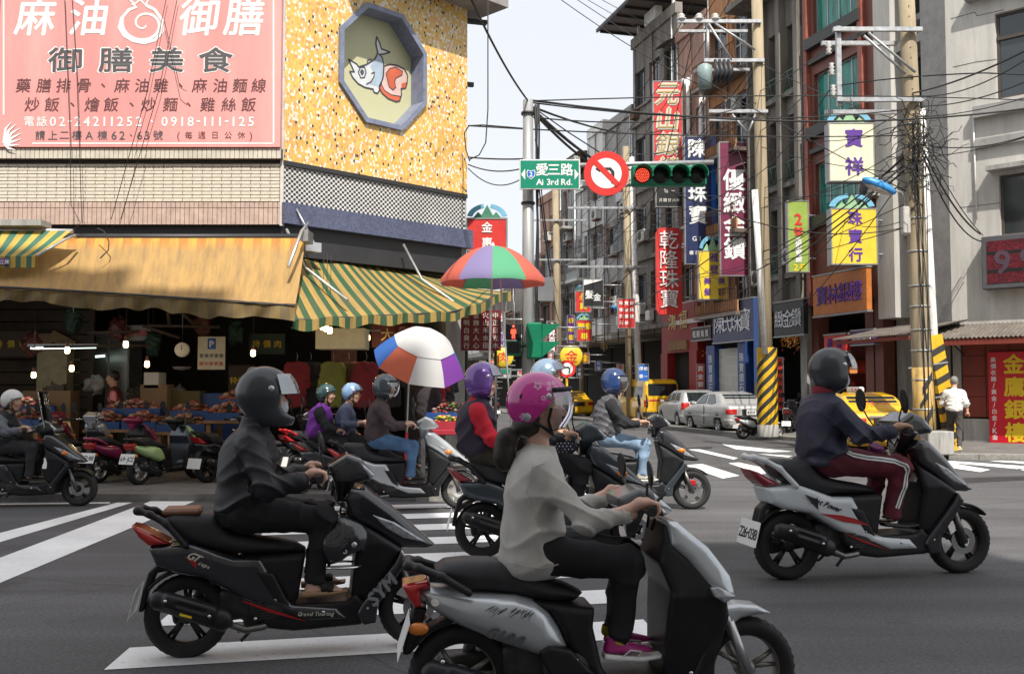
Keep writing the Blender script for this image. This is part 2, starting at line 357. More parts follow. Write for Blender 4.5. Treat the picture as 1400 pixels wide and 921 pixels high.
def mosaic(name, cols, su, sv, grout=(.5, .46, .4), gw=.12, rough=.35, checker=False):
    """tiny tiles: colours hashed per cell; object coordinates x along the wall, z up. cols = [(threshold, rgb)]"""
    m, N, L, B = node_mat(name, rough); sx = N('SeparateXYZ'); L.new(N('TexCoord').outputs['Object'], sx.inputs[0])
    def mth(op, a, b=None):
        x = N('Math', operation=op)
        if hasattr(a, 'links'): L.new(a, x.inputs[0])
        else: x.inputs[0].default_value = a
        if b is not None:
            if hasattr(b, 'links'): L.new(b, x.inputs[1])
            else: x.inputs[1].default_value = b
        return x.outputs[0]
    v = mth('MULTIPLY', sx.outputs[2], 1 / sv); fv = mth('FLOOR', v)
    u = mth('MULTIPLY', sx.outputs[0], 1 / su)
    if not checker: u = mth('ADD', u, mth('MULTIPLY', fv, .5))
    fu = mth('FLOOR', u); cu = mth('FRACT', u); cv = mth('FRACT', v)
    if checker:
        par = mth('FRACT', mth('MULTIPLY', mth('ADD', fu, fv), .5)); rnd = mth('ADD', mth('MULTIPLY', par, 1.6), .1)
    else:
        cx = N('CombineXYZ'); L.new(fu, cx.inputs[0]); L.new(fv, cx.inputs[1]); wn = N('TexWhiteNoise', noise_dimensions='2D'); L.new(cx.outputs[0], wn.inputs[0]); rnd = wn.outputs[0]
    cr = N('ValToRGB'); cr.color_ramp.interpolation = 'CONSTANT'; e = cr.color_ramp.elements
    e[0].position = 0; e[0].color = (*cols[0][1], 1); e[1].position = cols[1][0]; e[1].color = (*cols[1][1], 1)
    for t, c in cols[2:]: k = e.new(t); k.color = (*c, 1)
    L.new(rnd, cr.inputs[0])
    g = mth('MAXIMUM', mth('MAXIMUM', mth('LESS_THAN', cu, gw), mth('LESS_THAN', cv, gw * su / sv)), 0.0)
    nz = N('TexNoise'); nz.inputs['Scale'].default_value = 1.3; nz.inputs['Detail'].default_value = 6; L.new(N('TexCoord').outputs['Object'], nz.inputs[0])
    mx = N('Mix', data_type='RGBA'); L.new(g, mx.inputs[0]); L.new(cr.outputs[0], mx.inputs[6]); mx.inputs[7].default_value = (*grout, 1)
    rr = N('MapRange', i1=.3, i2=.7, i3=.82, i4=1.1); L.new(nz.outputs[0], rr.inputs[0])
    m2 = N('Mix', data_type='RGBA', blend_type='MULTIPLY', i0=1); L.new(mx.outputs[2], m2.inputs[6]); L.new(rr.outputs[0], m2.inputs[7]); L.new(m2.outputs[2], B.inputs['Base Color'])
    return m
def stripes(name, ca, cb, w, axis=0, dirt=.5, faded=None, rough=.75, trans=.25):
    """woven awning cloth with stripes w wide; dirty; light comes through a little"""
    m, N, L, B = node_mat(name, rough); tc = N('TexCoord').outputs['UV']; sx = N('SeparateXYZ'); L.new(tc, sx.inputs[0])
    a = N('Math', operation='MULTIPLY', i1=1 / w); L.new(sx.outputs[axis], a.inputs[0]); f = N('Math', operation='FRACT'); L.new(a.outputs[0], f.inputs[0])
    s = N('Math', operation='GREATER_THAN', i1=.5); L.new(f.outputs[0], s.inputs[0])
    mx = N('Mix', data_type='RGBA'); L.new(s.outputs[0], mx.inputs[0]); mx.inputs[6].default_value = (*ca, 1); mx.inputs[7].default_value = (*cb, 1); out = mx.outputs[2]
    mp = N('Mapping'); mp.inputs['Scale'].default_value = (3.5, .5, 1); L.new(tc, mp.inputs[0])
    nz = N('TexNoise'); nz.inputs['Scale'].default_value = 2.2; nz.inputs['Detail'].default_value = 10; nz.inputs['Roughness'].default_value = .65; L.new(mp.outputs[0], nz.inputs[0])
    if faded:   # dirty cloth whose stripes survive only near the top (v in metres from the top)
        r = N('MapRange', i1=faded[0], i2=faded[1], i3=0, i4=1); L.new(sx.outputs[1], r.inputs[0])
        m3 = N('Mix', data_type='RGBA'); L.new(r.outputs[0], m3.inputs[0]); L.new(out, m3.inputs[6]); m3.inputs[7].default_value = (*faded[2], 1); out = m3.outputs[2]
    r2 = N('MapRange', i1=.42, i2=.75, i3=0, i4=dirt); L.new(nz.outputs[0], r2.inputs[0])
    m4 = N('Mix', data_type='RGBA'); L.new(r2.outputs[0], m4.inputs[0]); L.new(out, m4.inputs[6]); m4.inputs[7].default_value = (.16, .12, .08, 1); out = m4.outputs[2]
    L.new(out, B.inputs['Base Color'])
    t = N('BsdfTranslucent'); L.new(out, t.inputs[0]); ms = N('MixShader', i0=trans); L.new(B.outputs[0], ms.inputs[1]); L.new(t.outputs[0], ms.inputs[2])
    L.new(ms.outputs[0], m.node_tree.nodes['Material Output'].inputs[0])
    bp = N('Bump'); bp.inputs['Strength'].default_value = .5; bp.inputs['Distance'].default_value = .02; L.new(nz.outputs[0], bp.inputs['Height']); L.new(bp.outputs[0], B.inputs['Normal']); L.new(bp.outputs[0], t.inputs['Normal'])
    return m
def cloth_sheet(name, fn, nu, nv, mat, parent, uvs):
    """fn(u,v in 0..1) -> point; uvs=(width,height) in metres; solid 3 mm cloth"""
    vs = [fn(i / nu, j / nv) for j in range(nv + 1) for i in range(nu + 1)]
    fs = [(j * (nu + 1) + i, j * (nu + 1) + i + 1, (j + 1) * (nu + 1) + i + 1, (j + 1) * (nu + 1) + i) for j in range(nv) for i in range(nu)]
    me = bpy.data.meshes.new(name); me.from_pydata(vs, [], fs); uv = me.uv_layers.new()
    for p in me.polygons:
        p.use_smooth = True
        for li, vi in zip(p.loop_indices, p.vertices): i, j = vi % (nu + 1), vi // (nu + 1); uv.data[li].uv = (i / nu * uvs[0], j / nv * uvs[1])
    return link(name, me, mat, parent)
# ================================================================ ground
ASPH = asphalt(); PAINT = roadpaint()
RX0, RS = 19.5, -.28                         # building row on the right: X = RX0 + RS*Y
DR = Vector((RS, 1, 0)).normalized()         # direction of the side street, away from the camera
setkind(MB().quad((-1500, -1500, 0), (1500, -1500, 0), (1500, 1500, 0), (-1500, 1500, 0)).build('road', ASPH), 'structure')
pave = pm('pavement', (.17, .16, .15), .85, var=.25, scale=2, dirt=.4, bump=.5, bscale=60)
def pavement(name, poly, z):
    P = [(p[0], p[1]) for p in poly]; m = MB().prism(P, -.05, z, 'z'); return setkind(m.build(name, pave), 'structure')
LK = [(-60, 13.45), (-1.3, 13.45), (-.2, 13.8), (.55, 14.6), (.75, 15.8)]; LK.append((LK[-1][0] + DR.x * 150, LK[-1][1] + DR.y * 150))
pavement('pavement', [(-60, 40), *LK, (-60, 160)], .10)
RK = [(60, 17.5), (12, 21.4), (9.4, 21.75), (8.75, 22.4), (8.9, 23.4), (9.75, 24.6)]; RK.append((9.75 + DR.x * 150, 24.6 + DR.y * 150))
pavement('pavement', [*RK, (60, 170)][::-1], .11)
# kerb stones, each a part of the pavement
pvs = [o for o in C.objects if o.name.startswith('pavement')]
def kerb(P, par, h, w=.3):
    run = 0
    for a, b in zip(P[:-1], P[1:]):
        a, b = Vector((*a, 0)), Vector((*b, 0)); L = (b - a).length; d = (b - a) / L; n = Vector((-d.y, d.x, 0)); t = 0
        while t < min(L, 34):
            ln = min(1.0, L - t); p = a + d * t
            m = MB().cbox(.004, ln - .004, -.03, w, -.02, h + .012 + random.uniform(-.003, .003), .012)
            if len(P) and p.y < 45 and p.x > -9 and p.x < 16: m.build('kerb_stone', M_['stone'], par, loc=p, rz=math.atan2(d.y, d.x))
            t += 1.0
kerb(LK, pvs[0], .10); kerb(RK, pvs[1], .11)
# drain grate let into the left kerb
g = thing('drain_grate', 'dark iron drain grate in the kerb behind the rider in black', 'drain', (-3.35, 13.62, .115))
fr = MB().box(-.55, .55, -.17, .17, -.01, .004).build('frame', M_['dark'], g)
for i in range(18): MB().box(-.52 + i * .06, -.49 + i * .06, -.14, .14, .005, .016).build('bar', M_['steel'], g)
def mark(name, pts, z=.004):
    m = MB(); m.v = [(p[0], p[1], z) for p in pts]; m.f = [tuple(range(len(pts)))]; m.sm = [False]
    return setkind(m.build(name, PAINT), 'structure')
# zebra crossing: stripes slanted 13 degrees
sd = Vector((.974, .225, 0)); ad = Vector((-.082, .997, 0)).normalized()
o0 = gnd(165, 900)
for k in range(8):
    a = o0 + ad * (k * .985) - Vector((0, .23, 0)); a2 = a + ad * .46
    wd = 3.16
    sk = .0 if k else .0
    mark('crosswalk_stripe', [a + sd * sk, a + sd * wd, a2 + sd * wd, a2])
def pmark(name, px): mark(name, [gnd(x, y) for x, y in px])
pmark('lane_line', [(-60, 759), (-60, 744), (160, 687), (181, 687)][::-1])
pmark('lane_line', [(-60, 822), (-60, 785), (210, 683.5), (270, 683.5)][::-1])
pmark('lane_line', [(-200, 690.5), (-200, 693), (150, 688), (150, 686.5)])
for q in ([(936, 636), (960, 634), (1011, 650), (988, 654)], [(940, 614), (957, 614), (1009, 626), (1003, 628)],
          [(996, 633), (1010, 632), (1070, 645), (1040, 648)], [(1066, 631), (1100, 631), (1130, 641), (1090, 643)], [(1262, 634), (1290, 631), (1354, 642), (1340, 645)],
          [(1285, 631), (1300, 630), (1402, 637), (1402, 642)], [(1352, 630), (1370, 629.5), (1402, 631), (1402, 634)], [(1390, 640), (1402, 641), (1402, 644)]): pmark('lane_line', q)
pmark('road_arrow', [(987, 607), (1083, 617), (1052, 618), (1006, 614)]); pmark('road_arrow', [(1037, 620), (1083, 623), (1078, 625), (1050, 622)])
pmark('lane_line', [(1020, 576), (1070, 583), (1120, 590), (1172, 601), (1170, 603), (1118, 592), (1068, 585), (1019, 578)])
pmark('lane_line', [(960, 578), (968, 578), (1018, 590), (1014, 591)])
# iron cover and tar patch in the road
t = pm('tar patch', (.03, .03, .032), .6, var=.2, scale=5)
setkind(MB().quad(*[gnd(x, y, .003) for x, y in ((1240, 655), (1420, 650), (1420, 655), (1300, 661))]).build('tar_patch', t), 'structure')
setkind(MB().quad(*[gnd(x, y, .003) for x, y in ((930, 612), (975, 610), (972, 613), (940, 615))]).build('tar_patch', t), 'structure')
# ================================================================ buildings behind the photographer (unseen, massed to cast the foreground shade)
backc = pm('rendered wall behind', (.62, .60, .56), .85, var=.2, dirt=.3, streak=True)  # pale so these unseen walls bounce light onto the scene
for i, (x0, x1, H, lab) in enumerate([(-17, -1.0, 31.6, 'tallest apartment block behind the camera at the left'), (-0.9, 0.5, 30.6, 'narrow grey stair tower behind the camera'),
                                      (0.6, 3.2, 28.3, 'narrow apartment block behind the camera'), (3.3, 7.8, 21.5, 'lower apartment block behind the camera'), (7.9, 15, 20.2, 'long low block behind the camera at the right')]):
    b = thing('unseen_building', lab, 'building', (x0, -6.2, 0))
    MB().box(0, x1 - x0, -12, 0, 0, H).build('wall', backc, b)
    for fl in range(int(H // 3.4)):
        n = int((x1 - x0) // 2.6)
        if i in (0, 4): n = min(n, 8)
        for k in range(n):
            xx = (k + .3) * (x1 - x0) / max(1, int((x1 - x0) // 2.6)); 
            wn = MB().box(xx, xx + 1.4, .002, .05, fl * 3.4 + 1.1, fl * 3.4 + 2.6).build('window', M_['glass'], b)
            MB().box(xx - .06, xx + 1.46, .051, .12, fl * 3.4 + 1.02, fl * 3.4 + 1.09).build('sill', M_['concrete'], wn)
# ================================================================ corner building on the left
YF = 16.0
zf = lambda py, Y=YF: at(200, py, Y).z
XL = -11.5; XC = at(388, 250, YF).x
LB = thing('market_building', 'corner market building clad in yellow mosaic, white bricks and a blue band', 'building')
cream = pm('cream brick', (.66, .60, .50), .5, var=.18, scale=4, dirt=.3); pinkt = pm('pink beige tile', (.50, .37, .31), .45, var=.14, scale=5, dirt=.25)
grout = pm('dark grout', (.10, .085, .07), .9)
za, zb_, zc, zd, ze = zf(205), zf(219), zf(224), zf(276), zf(307)
bx('wall', grout, LB, XL, XC - .02, YF + .03, YF + .35, zd, 9.9)
bx('ledge', grout, LB, XL, XC - .015, YF - .10, YF + .029, zb_ + .004, za - .004)
# brick courses
nb = 11; hh = (zc - zd) / nb; bl = .315
bmesh0 = MB().cbox(.003, bl - .006, -.018, .028, .004, hh - .006, .003).mesh('brick'); cnt = 0
for r in range(nb):
    x = XC - .06 - (bl * .5 if r % 2 else 0)
    if r % 2: link('brick', MB().cbox(.003, bl * .5 - .006, -.018, .028, .004, hh - .006, .003).mesh('brick'), cream, LB, (XC - .06 - bl * .5, YF, zd + r * hh))
    while x - bl > -9.2:
        x -= bl; o = link('brick', bmesh0, cream, LB, (x, YF + random.uniform(-.003, .002), zd + r * hh)); cnt += 1
# vertical tiles: the ledge and the pink band, one strip piece each
tm = MB().cbox(.003, .055, -.012, .0, .0, zb_ * 0 + (za - zb_), .002).mesh('tile')
m = MB(); x = -9.2
while x < XC - .07:
    m.cbox(x + .003, x + .071, YF - .122, YF - .101, zb_, za, .003); x += .075
setkind(m.build('tile', pm('cream ledge tile', (.58, .53, .44), .5, dirt=.2), LB), 'stuff')
m = MB(); x = -9.2
while x < XC - .07:
    m.cbox(x + .003, x + .071, YF - .010, YF + .029, ze, ze + (zd - ze) * .72, .003); m.cbox(x + .003, x + .071, YF - .010, YF + .029, ze + (zd - ze) * .74, zd - .006, .003); x += .075
bx('band_backing', grout, LB, XL, XC - .02, YF + .031, YF + .35, ze, zd - .001)
setkind(m.build('tile', pinkt, LB), 'stuff')
bx('corner_trim', pm('pale corner tile', (.6, .57, .52), .5, dirt=.3), LB, XC - .055, XC + .0, YF - .02, YF + .3, ze - .02, 9.9)
# mosaic wall on the chamfered corner
PN = Vector((.7071, -.7071, 0)); PU = Vector((.7071, .7071, 0)); P0 = Vector((XC, YF, 0)); WL = 4.02
CW = thing('corner_wall', 'chamfered corner wall of orange and yellow mosaic tiles over a blue band', 'wall', P0, PI / 4)
def cw(px, py, off=0): p = hit(px, py, P0 + PN * off, PN) - P0; return (p.dot(PU), p.z)
mos = mosaic('orange mosaic', [(0, (.80, .46, .08)), (.26, (.84, .56, .12)), (.50, (.72, .32, .12)), (.60, (.86, .82, .70)), (.79, (.82, .50, .16)), (.968, (.02, .02, .025))], .036, .050, (.62, .44, .22))
chk = mosaic('black and white checks', [(0, (.66, .65, .62)), (.5, (.015, .015, .018))], .048, .042, (.4, .4, .38), gw=.05, checker=True)
blu = mosaic('blue mosaic', [(0, (.075, .085, .15)), (.35, (.095, .11, .19)), (.7, (.06, .07, .125))], .03, .03, (.14, .15, .22), gw=.1)
zm0 = cw(388, 219)[1]; zm1 = cw(640, 17)[1] ; zc0 = cw(388, 277)[1]; zb0 = cw(388, 306)[1]
oct_px = [(497, 3), (551, 23), (580, 75), (580, 148), (553, 180), (496, 161), (462, 116), (462, 35)]
OC = [cw(*p) for p in oct_px]; oc = (sum(p[0] for p in OC) / 8, sum(p[1] for p in OC) / 8)
rw, rh = (max(p[0] for p in OC) - min(p[0] for p in OC)) / 2, (max(p[1] for p in OC) - min(p[1] for p in OC)) / 2
def octo(k, kx=0): return [(oc[0] + a * (rw + k), oc[1] + b * (rh + k)) for a, b in ((-.42, 1), (.42, 1), (1, .45), (1, -.45), (.42, -1), (-.42, -1), (-1, -.45), (-1, .45))]
ztop = 9.9
o8 = octo(-.01); 
m = MB(); Q = [(0, ztop), (WL, ztop), (WL, zm0), (0, zm0)]     # wall face with an octagonal hole, built as a ring of quads
corner = {0: Q[0], 1: Q[1], 2: Q[1], 3: Q[2], 4: Q[2], 5: Q[3], 6: Q[3], 7: Q[0]}
for i in range(8):
    j = (i + 1) % 8; A, B_, c, d = o8[i], o8[j], corner[j], corner[i]
    pts = [A, B_, c] + ([d] if d != c else [])
    m.add([(p[0], 0, p[1]) for p in pts], [tuple(range(len(pts)))])
    m.add([(A[0], 0, A[1]), (B_[0], 0, B_[1]), (B_[0], .32, B_[1]), (A[0], .32, A[1])], [(0, 1, 2, 3)])
for a, b in zip(Q, Q[1:] + Q[:1]): m.add([(a[0], 0, a[1]), (b[0], 0, b[1]), (b[0], .4, b[1]), (a[0], .4, a[1])], [(0, 1, 2, 3)])
m.build('mosaic_panel', mos, CW)
bx('black_band', M_['dark'], CW, -.02, WL, -.02, .35, zm0 - .075, zm0 - .002)
bx('checker_panel', chk, CW, 0, WL, .02, .36, zc0, zm0 - .077)
bx('blue_band', blu, CW, -.03, WL + .08, -.09, .36, zb0, zc0 - .002)
# octagonal niche: frame and picture
fo, fi = octo(0), octo(-.085)
bf = pm('blue frame tile', (.20, .23, .33), .4, var=.2, scale=8)
m = MB()
for i in range(8):
    j = (i + 1) % 8; a, b, c, d = fo[i], fo[j], fi[j], fi[i]
    m.add([(a[0], -.06, a[1]), (b[0], -.06, b[1]), (c[0], -.06, c[1]), (d[0], -.06, d[1])], [(0, 1, 2, 3)])
    m.add([(a[0], -.06, a[1]), (b[0], -.06, b[1]), (b[0], .02, b[1]), (a[0], .02, a[1])], [(0, 1, 2, 3)])
    m.add([(d[0], -.06, d[1]), (c[0], -.06, c[1]), (c[0], .30, c[1]), (d[0], .30, d[1])], [(0, 1, 2, 3)])
nf = m.build('niche_frame', bf, CW)
m = MB(); m.v = [(p[0], .30, p[1]) for p in octo(-.02)]; m.f = [tuple(range(8))]; m.sm = [False]
pic = m.build('picture_panel', pm('pale green mosaic', (.55, .54, .33), .5, var=.06, scale=30), nf)
def zoomq(u, v): return cw(450 + u * 150 / 727, v * 190 / 921, -.30)
def flat(name, pts, mat, y, par=CW):
    m = MB(); m.v = [(*(lambda q: (q[0], y, q[1]))(zoomq(u, v)),) for u, v in pts]; m.f = [tuple(range(len(pts)))]; m.sm = [False]; return m.build(name, mat, par)
ol = pm('tile outline', (.05, .05, .06), .6)
def outline(pts, w=.012, closed=True):
    P = [zoomq(u, v) for u, v in pts]; m = MB(); n = len(P)
    for i in range(n if closed else n - 1):
        a, b = Vector(P[i]), Vector(P[(i + 1) % n]); d = (b - a).normalized() * .006; q = Vector((-d.y, d.x)).normalized() * w; a = a - d; b = b + d
        m.add([(p.x, .291 - .0004 * (i % 2), p.y) for p in (a - q, b - q, b + q, a + q)], [(0, 1, 2, 3)])
    return m
fish = [(128, 395), (180, 425), (195, 445), (245, 430), (300, 395), (322, 355), (308, 290), (315, 245), (335, 290), (345, 325), (402, 348), (360, 360), (330, 362), (352, 385), (360, 440), (355, 520), (330, 575), (332, 600), (318, 620), (295, 612), (290, 592), (235, 580), (190, 555), (155, 515), (135, 475), (165, 478), (150, 445)]
flat('fish_picture', fish, pm('fish white mosaic', (.66, .69, .70), .5), .297)
flat('fish_picture', [(300, 400), (325, 365), (350, 385), (358, 440), (352, 520), (325, 575), (270, 560), (300, 520), (295, 480), (270, 440)], pm('fish blue mosaic', (.42, .52, .62), .5), .294)
meat = [(362, 440), (400, 428), (450, 435), (495, 460), (518, 500), (515, 550), (505, 585), (475, 590), (478, 630), (465, 670), (440, 675), (390, 655), (350, 620), (330, 585), (345, 550), (358, 500)]
flat('meat_picture', meat, pm('meat pale mosaic', (.72, .50, .46), .5), .296)
flat('meat_picture', [(375, 490), (400, 455), (440, 448), (485, 475), (480, 500), (440, 520), (432, 545), (440, 580), (420, 598), (395, 575), (385, 530)], pm('meat red mosaic', (.62, .13, .06), .5), .293)
flat('meat_picture', [(345, 560), (365, 600), (410, 630), (472, 640), (465, 670), (440, 675), (390, 655), (350, 620), (330, 585)], MATS['meat red mosaic'], .2935)
flat('meat_picture', [(480, 555), (515, 545), (505, 585), (475, 590)], MATS['meat red mosaic'], .2932)
om = outline(fish)
for extra in (outline(meat), outline([(375, 490), (400, 455), (440, 448), (485, 475), (480, 500), (440, 520), (432, 545), (440, 580), (420, 598), (395, 575), (385, 530)], .008), outline([(192, 480), (205, 448), (232, 445), (243, 480), (232, 515), (208, 518)], .01),
              outline([(208, 478), (216, 466), (226, 478), (217, 495)], .014), outline([(345, 560), (365, 600), (410, 630), (472, 640)], .008, False), outline([(245, 560), (275, 545), (295, 510), (298, 480), (280, 488)], .01, False), outline([(250, 425), (255, 398), (280, 395)], .01, False)):
    om.add(extra.v, extra.f)
om.build('picture_outline', ol, CW)
# roof overhang of the corner block with brackets
rz_ = zm1
m = MB().box(1.0, WL + .5, -.62, .36, rz_ + .05, ztop + .3); m.build('roof_overhang', pm('grey soffit', (.30, .29, .28), .8, dirt=.3), CW)
# wall on the side street
SW = thing('side_wall', 'side wall of the corner market building along the narrow street', 'wall', P0 + PU * WL, math.atan2(DR.y, DR.x))
bx('wall', M_['concrete'], SW, .0, 30, .01, .4, 0, 9.6)
for k in range(5):
    bx('bracket', M_['dark'], SW, .1 + k * 1.1, .2 + k * 1.1, -.42, .005, 8.6 - k * .9, 8.68 - k * .9)
# upper floor body, ceiling slab over the arcade and interior
pe_ = P0 + PU * (WL - .3); MB().prism([(XL, YF + .36), (XC, YF + .36), (XC + .2, YF + .42), (pe_.x - .2, pe_.y + .2), (pe_.x - 1.5, 24), (XL, 24)], ze - .02, ze + .15, 'z').build('floor_slab', M_['interior'], LB)
bx('shade_fascia', M_['dark'], LB, XL, XC - .03, YF + .1, YF + .35, ze - .2, ze - .002)  # dark board put in for the shaded gap under the pink band
bx('shade_fascia', M_['dark'], CW, -.0, WL, .05, .35, zb0 - .5, zb0 - .003)  # dark board put in for the deep shade under the blue band
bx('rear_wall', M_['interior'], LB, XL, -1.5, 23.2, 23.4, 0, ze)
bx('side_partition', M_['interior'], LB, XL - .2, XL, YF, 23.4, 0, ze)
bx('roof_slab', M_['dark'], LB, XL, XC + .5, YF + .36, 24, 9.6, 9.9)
# billboard
zt = 8.95
BBX0, BBX1 = at(-2, 100, YF - .16).x, at(384, 100, YF - .16).x
BB = thing('billboard', 'large faded pink restaurant billboard with white and grey Chinese lettering on brick wall', 'billboard', (0, YF - .16, 0))
pinkm = pm('faded pink vinyl', (.74, .31, .29), .45, var=.09, scale=.7, dirt=.45, dcol=(.86, .52, .48), streak=True)
MB().box(BBX0, BBX1, 0, .12, za + .01, zt).build('panel', pinkm, BB)
wv, gv, bv = pm('white vinyl', (.80, .77, .75), .5, var=.05), pm('grey vinyl', (.09, .085, .09), .5), pm('brown vinyl', (.13, .05, .05), .5)
def BP(px, py): p = at(px, py, YF - .163); return p.x, p.z
def line(mb, p, q, w=.012, y=-.004):
    a, b = Vector(p), Vector(q); d = (b - a).normalized(); n = Vector((-d.y, d.x)) * w; mb.add([(v.x, y, v.y) for v in (a - n, b - n, b + n, a + n)], [(0, 1, 2, 3)])
m = MB(); line(m, BP(5, -60), BP(5, 157), .013); line(m, BP(374, -60), BP(374, 196), .013); line(m, BP(44, 196), BP(374, 196), .012)
m.build('border_line', wv, BB)
px1 = 1361 / (YF - .16)
def brow(txt, xs, py, size, mat, bold=.02, shear=0, y=-.004, sx=1.0):
    cells = [(c, BP(x, py)[0], BP(x, py)[1], size / px1) for c, x in zip(txt, xs) if c != ' ']
    return letters('lettering', cells, mat, BB, y=y, bold=bold, shear=shear, sx=sx)
brow('麻油御膳', [49, 121, 272, 334], 23, 54, wv, .035, .12)
brow('御膳美食', [89, 158, 228, 295], 82, 37, wv, .075, 0, -.003, 1.35); brow('御膳美食', [89, 158, 228, 295], 82, 35, gv, .035, 0, -.006, 1.35)
brow('藥膳排骨、麻油雞、麻油麵線', [32, 60, 87, 115, 141, 167, 194, 220, 247, 273, 301, 328, 354], 117, 20, bv, .02, .1)
brow('炒飯、燴飯、炒麵、雞絲飯', [44, 71, 99, 126, 152, 180, 203, 233, 258, 284, 313, 340], 143, 20, bv, .02, .1)
cells = [(c, BP(x, 166)[0], BP(x, 166)[1], 14 / px1) for c, x in zip('電話', (40, 57))] + rowp(':02-24211252、0918-111-125', BP(64, 0)[0], BP(352, 0)[0], BP(0, 166)[1], 13.5 / px1)
letters('lettering', cells, wv, BB, y=-.004, bold=.03)
cells = [(c, BP(x, 185)[0], BP(x, 185)[1], 13.5 / px1) for c, x in zip('請上二樓', (55, 72, 88, 105))] + [('A', *BP(122, 185), 11 / px1), ('棟', *BP(140, 185), 13.5 / px1)] + \
    [(c, *BP(x, 185), 12 / px1) for c, x in zip('62、63', (156, 167, 179, 191, 201))] + [('號', *BP(216, 185), 13.5 / px1)]
letters('lettering', cells, gv, BB, y=-.004, bold=.02)
letters('lettering', [(c, *BP(x, 185), 10.5 / px1) for c, x in zip('(每週日公休)', (244, 258, 276, 294, 312, 330, 343))], bv, BB, y=-.004, bold=.005)
# swirl emblem and corner ornament
RBN = 0
def ribbon(mb, pts, w, y=-.005):
    global RBN; RBN += .0005; y -= RBN; P = [Vector(BP(*p)) for p in pts]; n = len(P); vs = []
    for i, p in enumerate(P):
        d = (P[min(i + 1, n - 1)] - P[max(i - 1, 0)]).normalized(); nn = Vector((-d.y, d.x)) * (w[i] if isinstance(w, list) else w) / px1; vs += [(p.x - nn.x, y, p.y - nn.y), (p.x + nn.x, y, p.y + nn.y)]
    mb.add(vs, [(2 * i, 2 * i + 2, 2 * i + 3, 2 * i + 1) for i in range(n - 1)])
m = MB()
sp_ = [(197 + (3 + t * 3.1) * math.cos(t * 1.0 + .6), 33 + (3 + t * 2.6) * math.sin(t * 1.0 + .6)) for t in np.linspace(0, 9.2, 50)]
ribbon(m, sp_, [1 + 1.6 * i / 50 for i in range(50)])
ribbon(m, [(181, 5), (186, 10), (176, 14), (166, 26), (163, 38), (170, 49), (182, 56), (197, 59), (212, 55), (222, 44)], 2.2)
ribbon(m, [(176, -2), (184, 6), (192, 0), (199, 7), (204, -2)], 1.6); ribbon(m, [(199, 7), (212, 14), (222, 28), (222, 44)], 2.2)
m.build('swirl_emblem', wv, BB)
m = MB()
for k in range(7):
    a = -1.1 + k * .42; ribbon(m, [(6, 196), (6 + 12 * math.cos(a), 190 - 14 * math.sin(a)), (6 + 24 * math.cos(a * .8), 190 - 24 * math.sin(a * .8 + .2))], [2.6, 1.6, .3])
m.build('flower_ornament', wv, BB)
# ================================================================ the street on the right
class Wall:
    """a facade plane: origin P (ground), u along, n outward; local frame x=u, y=-n (inward), z up"""
    def __init__(s, P, u): s.P = Vector((P[0], P[1], 0)); s.u = Vector((u[0], u[1], 0)).normalized(); s.n = Vector((s.u.y, -s.u.x, 0)); s.rz = math.atan2(s.u.y, s.u.x)
    def loc(s, px, py, off=0): p = hit(px, py, s.P + s.n * off, s.n) - s.P; return p.dot(s.u), p.z
    def x(s, px, off=0): return s.loc(px, 500, off)[0]
    def z(s, px, py, off=0): return s.loc(px, py, off)[1]
def rowp_(px): Y = RX0 / ((px - 700) / FPX - RS); return Vector((RX0 + RS * Y, Y, 0))
UR = -DR
def bld(px0, px1, label, name='shop_building'):
    w_ = Wall(rowp_(px0), UR); t = thing(name, label, 'building', w_.P, w_.rz); return w_, t, (rowp_(px1) - rowp_(px0)).length
def window(b, x0, x1, z0, z1, y, fm, gm=None, nx=2, nz=1, fw=.05, curtain=None):
    """frame, one pane per light, set at depth y"""
    gm = gm or M_['glass']; m = MB()
    m.box(x0, x1, y, y + .07, z0, z0 + fw).box(x0, x1, y, y + .07, z1 - fw, z1)
    xs = [x0 + (x1 - x0) * i / nx for i in range(nx + 1)]; zs = [z0 + fw + (z1 - z0 - 2 * fw) * i / nz for i in range(nz + 1)]
    for i, x in enumerate(xs): a = x0 if i == 0 else x1 - fw if i == nx else x - fw / 2; m.box(a, a + fw, y + .001, y + .068, z0 + fw, z1 - fw)
    for z in zs[1:-1]:
        for i in range(nx): m.box(xs[i] + fw, xs[i + 1] - fw, y + .002, y + .066, z - fw / 2, z + fw / 2)
    f = m.build('window_frame', fm, b)
    for i in range(nx):
        for j in range(nz):
            o = .02 if i % 2 else .035
            MB().box(xs[i] + fw * .5, xs[i + 1] - fw * .5, y + o, y + o + .01, zs[j] + .001, zs[j + 1] - .001).build('pane', gm, f)
    if curtain:
        c = MB(); n = int((x1 - x0) / .07)
        for k in range(n): xx = x0 + (x1 - x0) * k / n; dy = .015 * math.sin(k * 1.9); c.add([(xx, y + .09 + dy, z0), (xx + (x1 - x0) / n, y + .09 + .015 * math.sin((k + 1) * 1.9), z0), (xx + (x1 - x0) / n, y + .09 + .015 * math.sin((k + 1) * 1.9), z1), (xx, y + .09 + dy, z1)], [(0, 1, 2, 3)], True)
        c.build('curtain', curtain, f)
    return f
def cut_wall(L, z0, z1, ops, t=.3, y0=0):
    """wall slab with rectangular openings"""
    m = MB(); zs = sorted({z0, z1, *[o[2] for o in ops], *[o[3] for o in ops]}); zs = [z for z in zs if z0 <= z <= z1]
    for a, b in zip(zs[:-1], zs[1:]):
        mid = (a + b) / 2; cur = 0
        for o in sorted([o for o in ops if o[2] < mid < o[3]]):
            if o[0] > cur + 1e-4: m.box(cur, o[0], y0, y0 + t, a, b)
            cur = o[1]
        if cur < L - 1e-4: m.box(cur, L, y0, y0 + t, a, b)
    return m
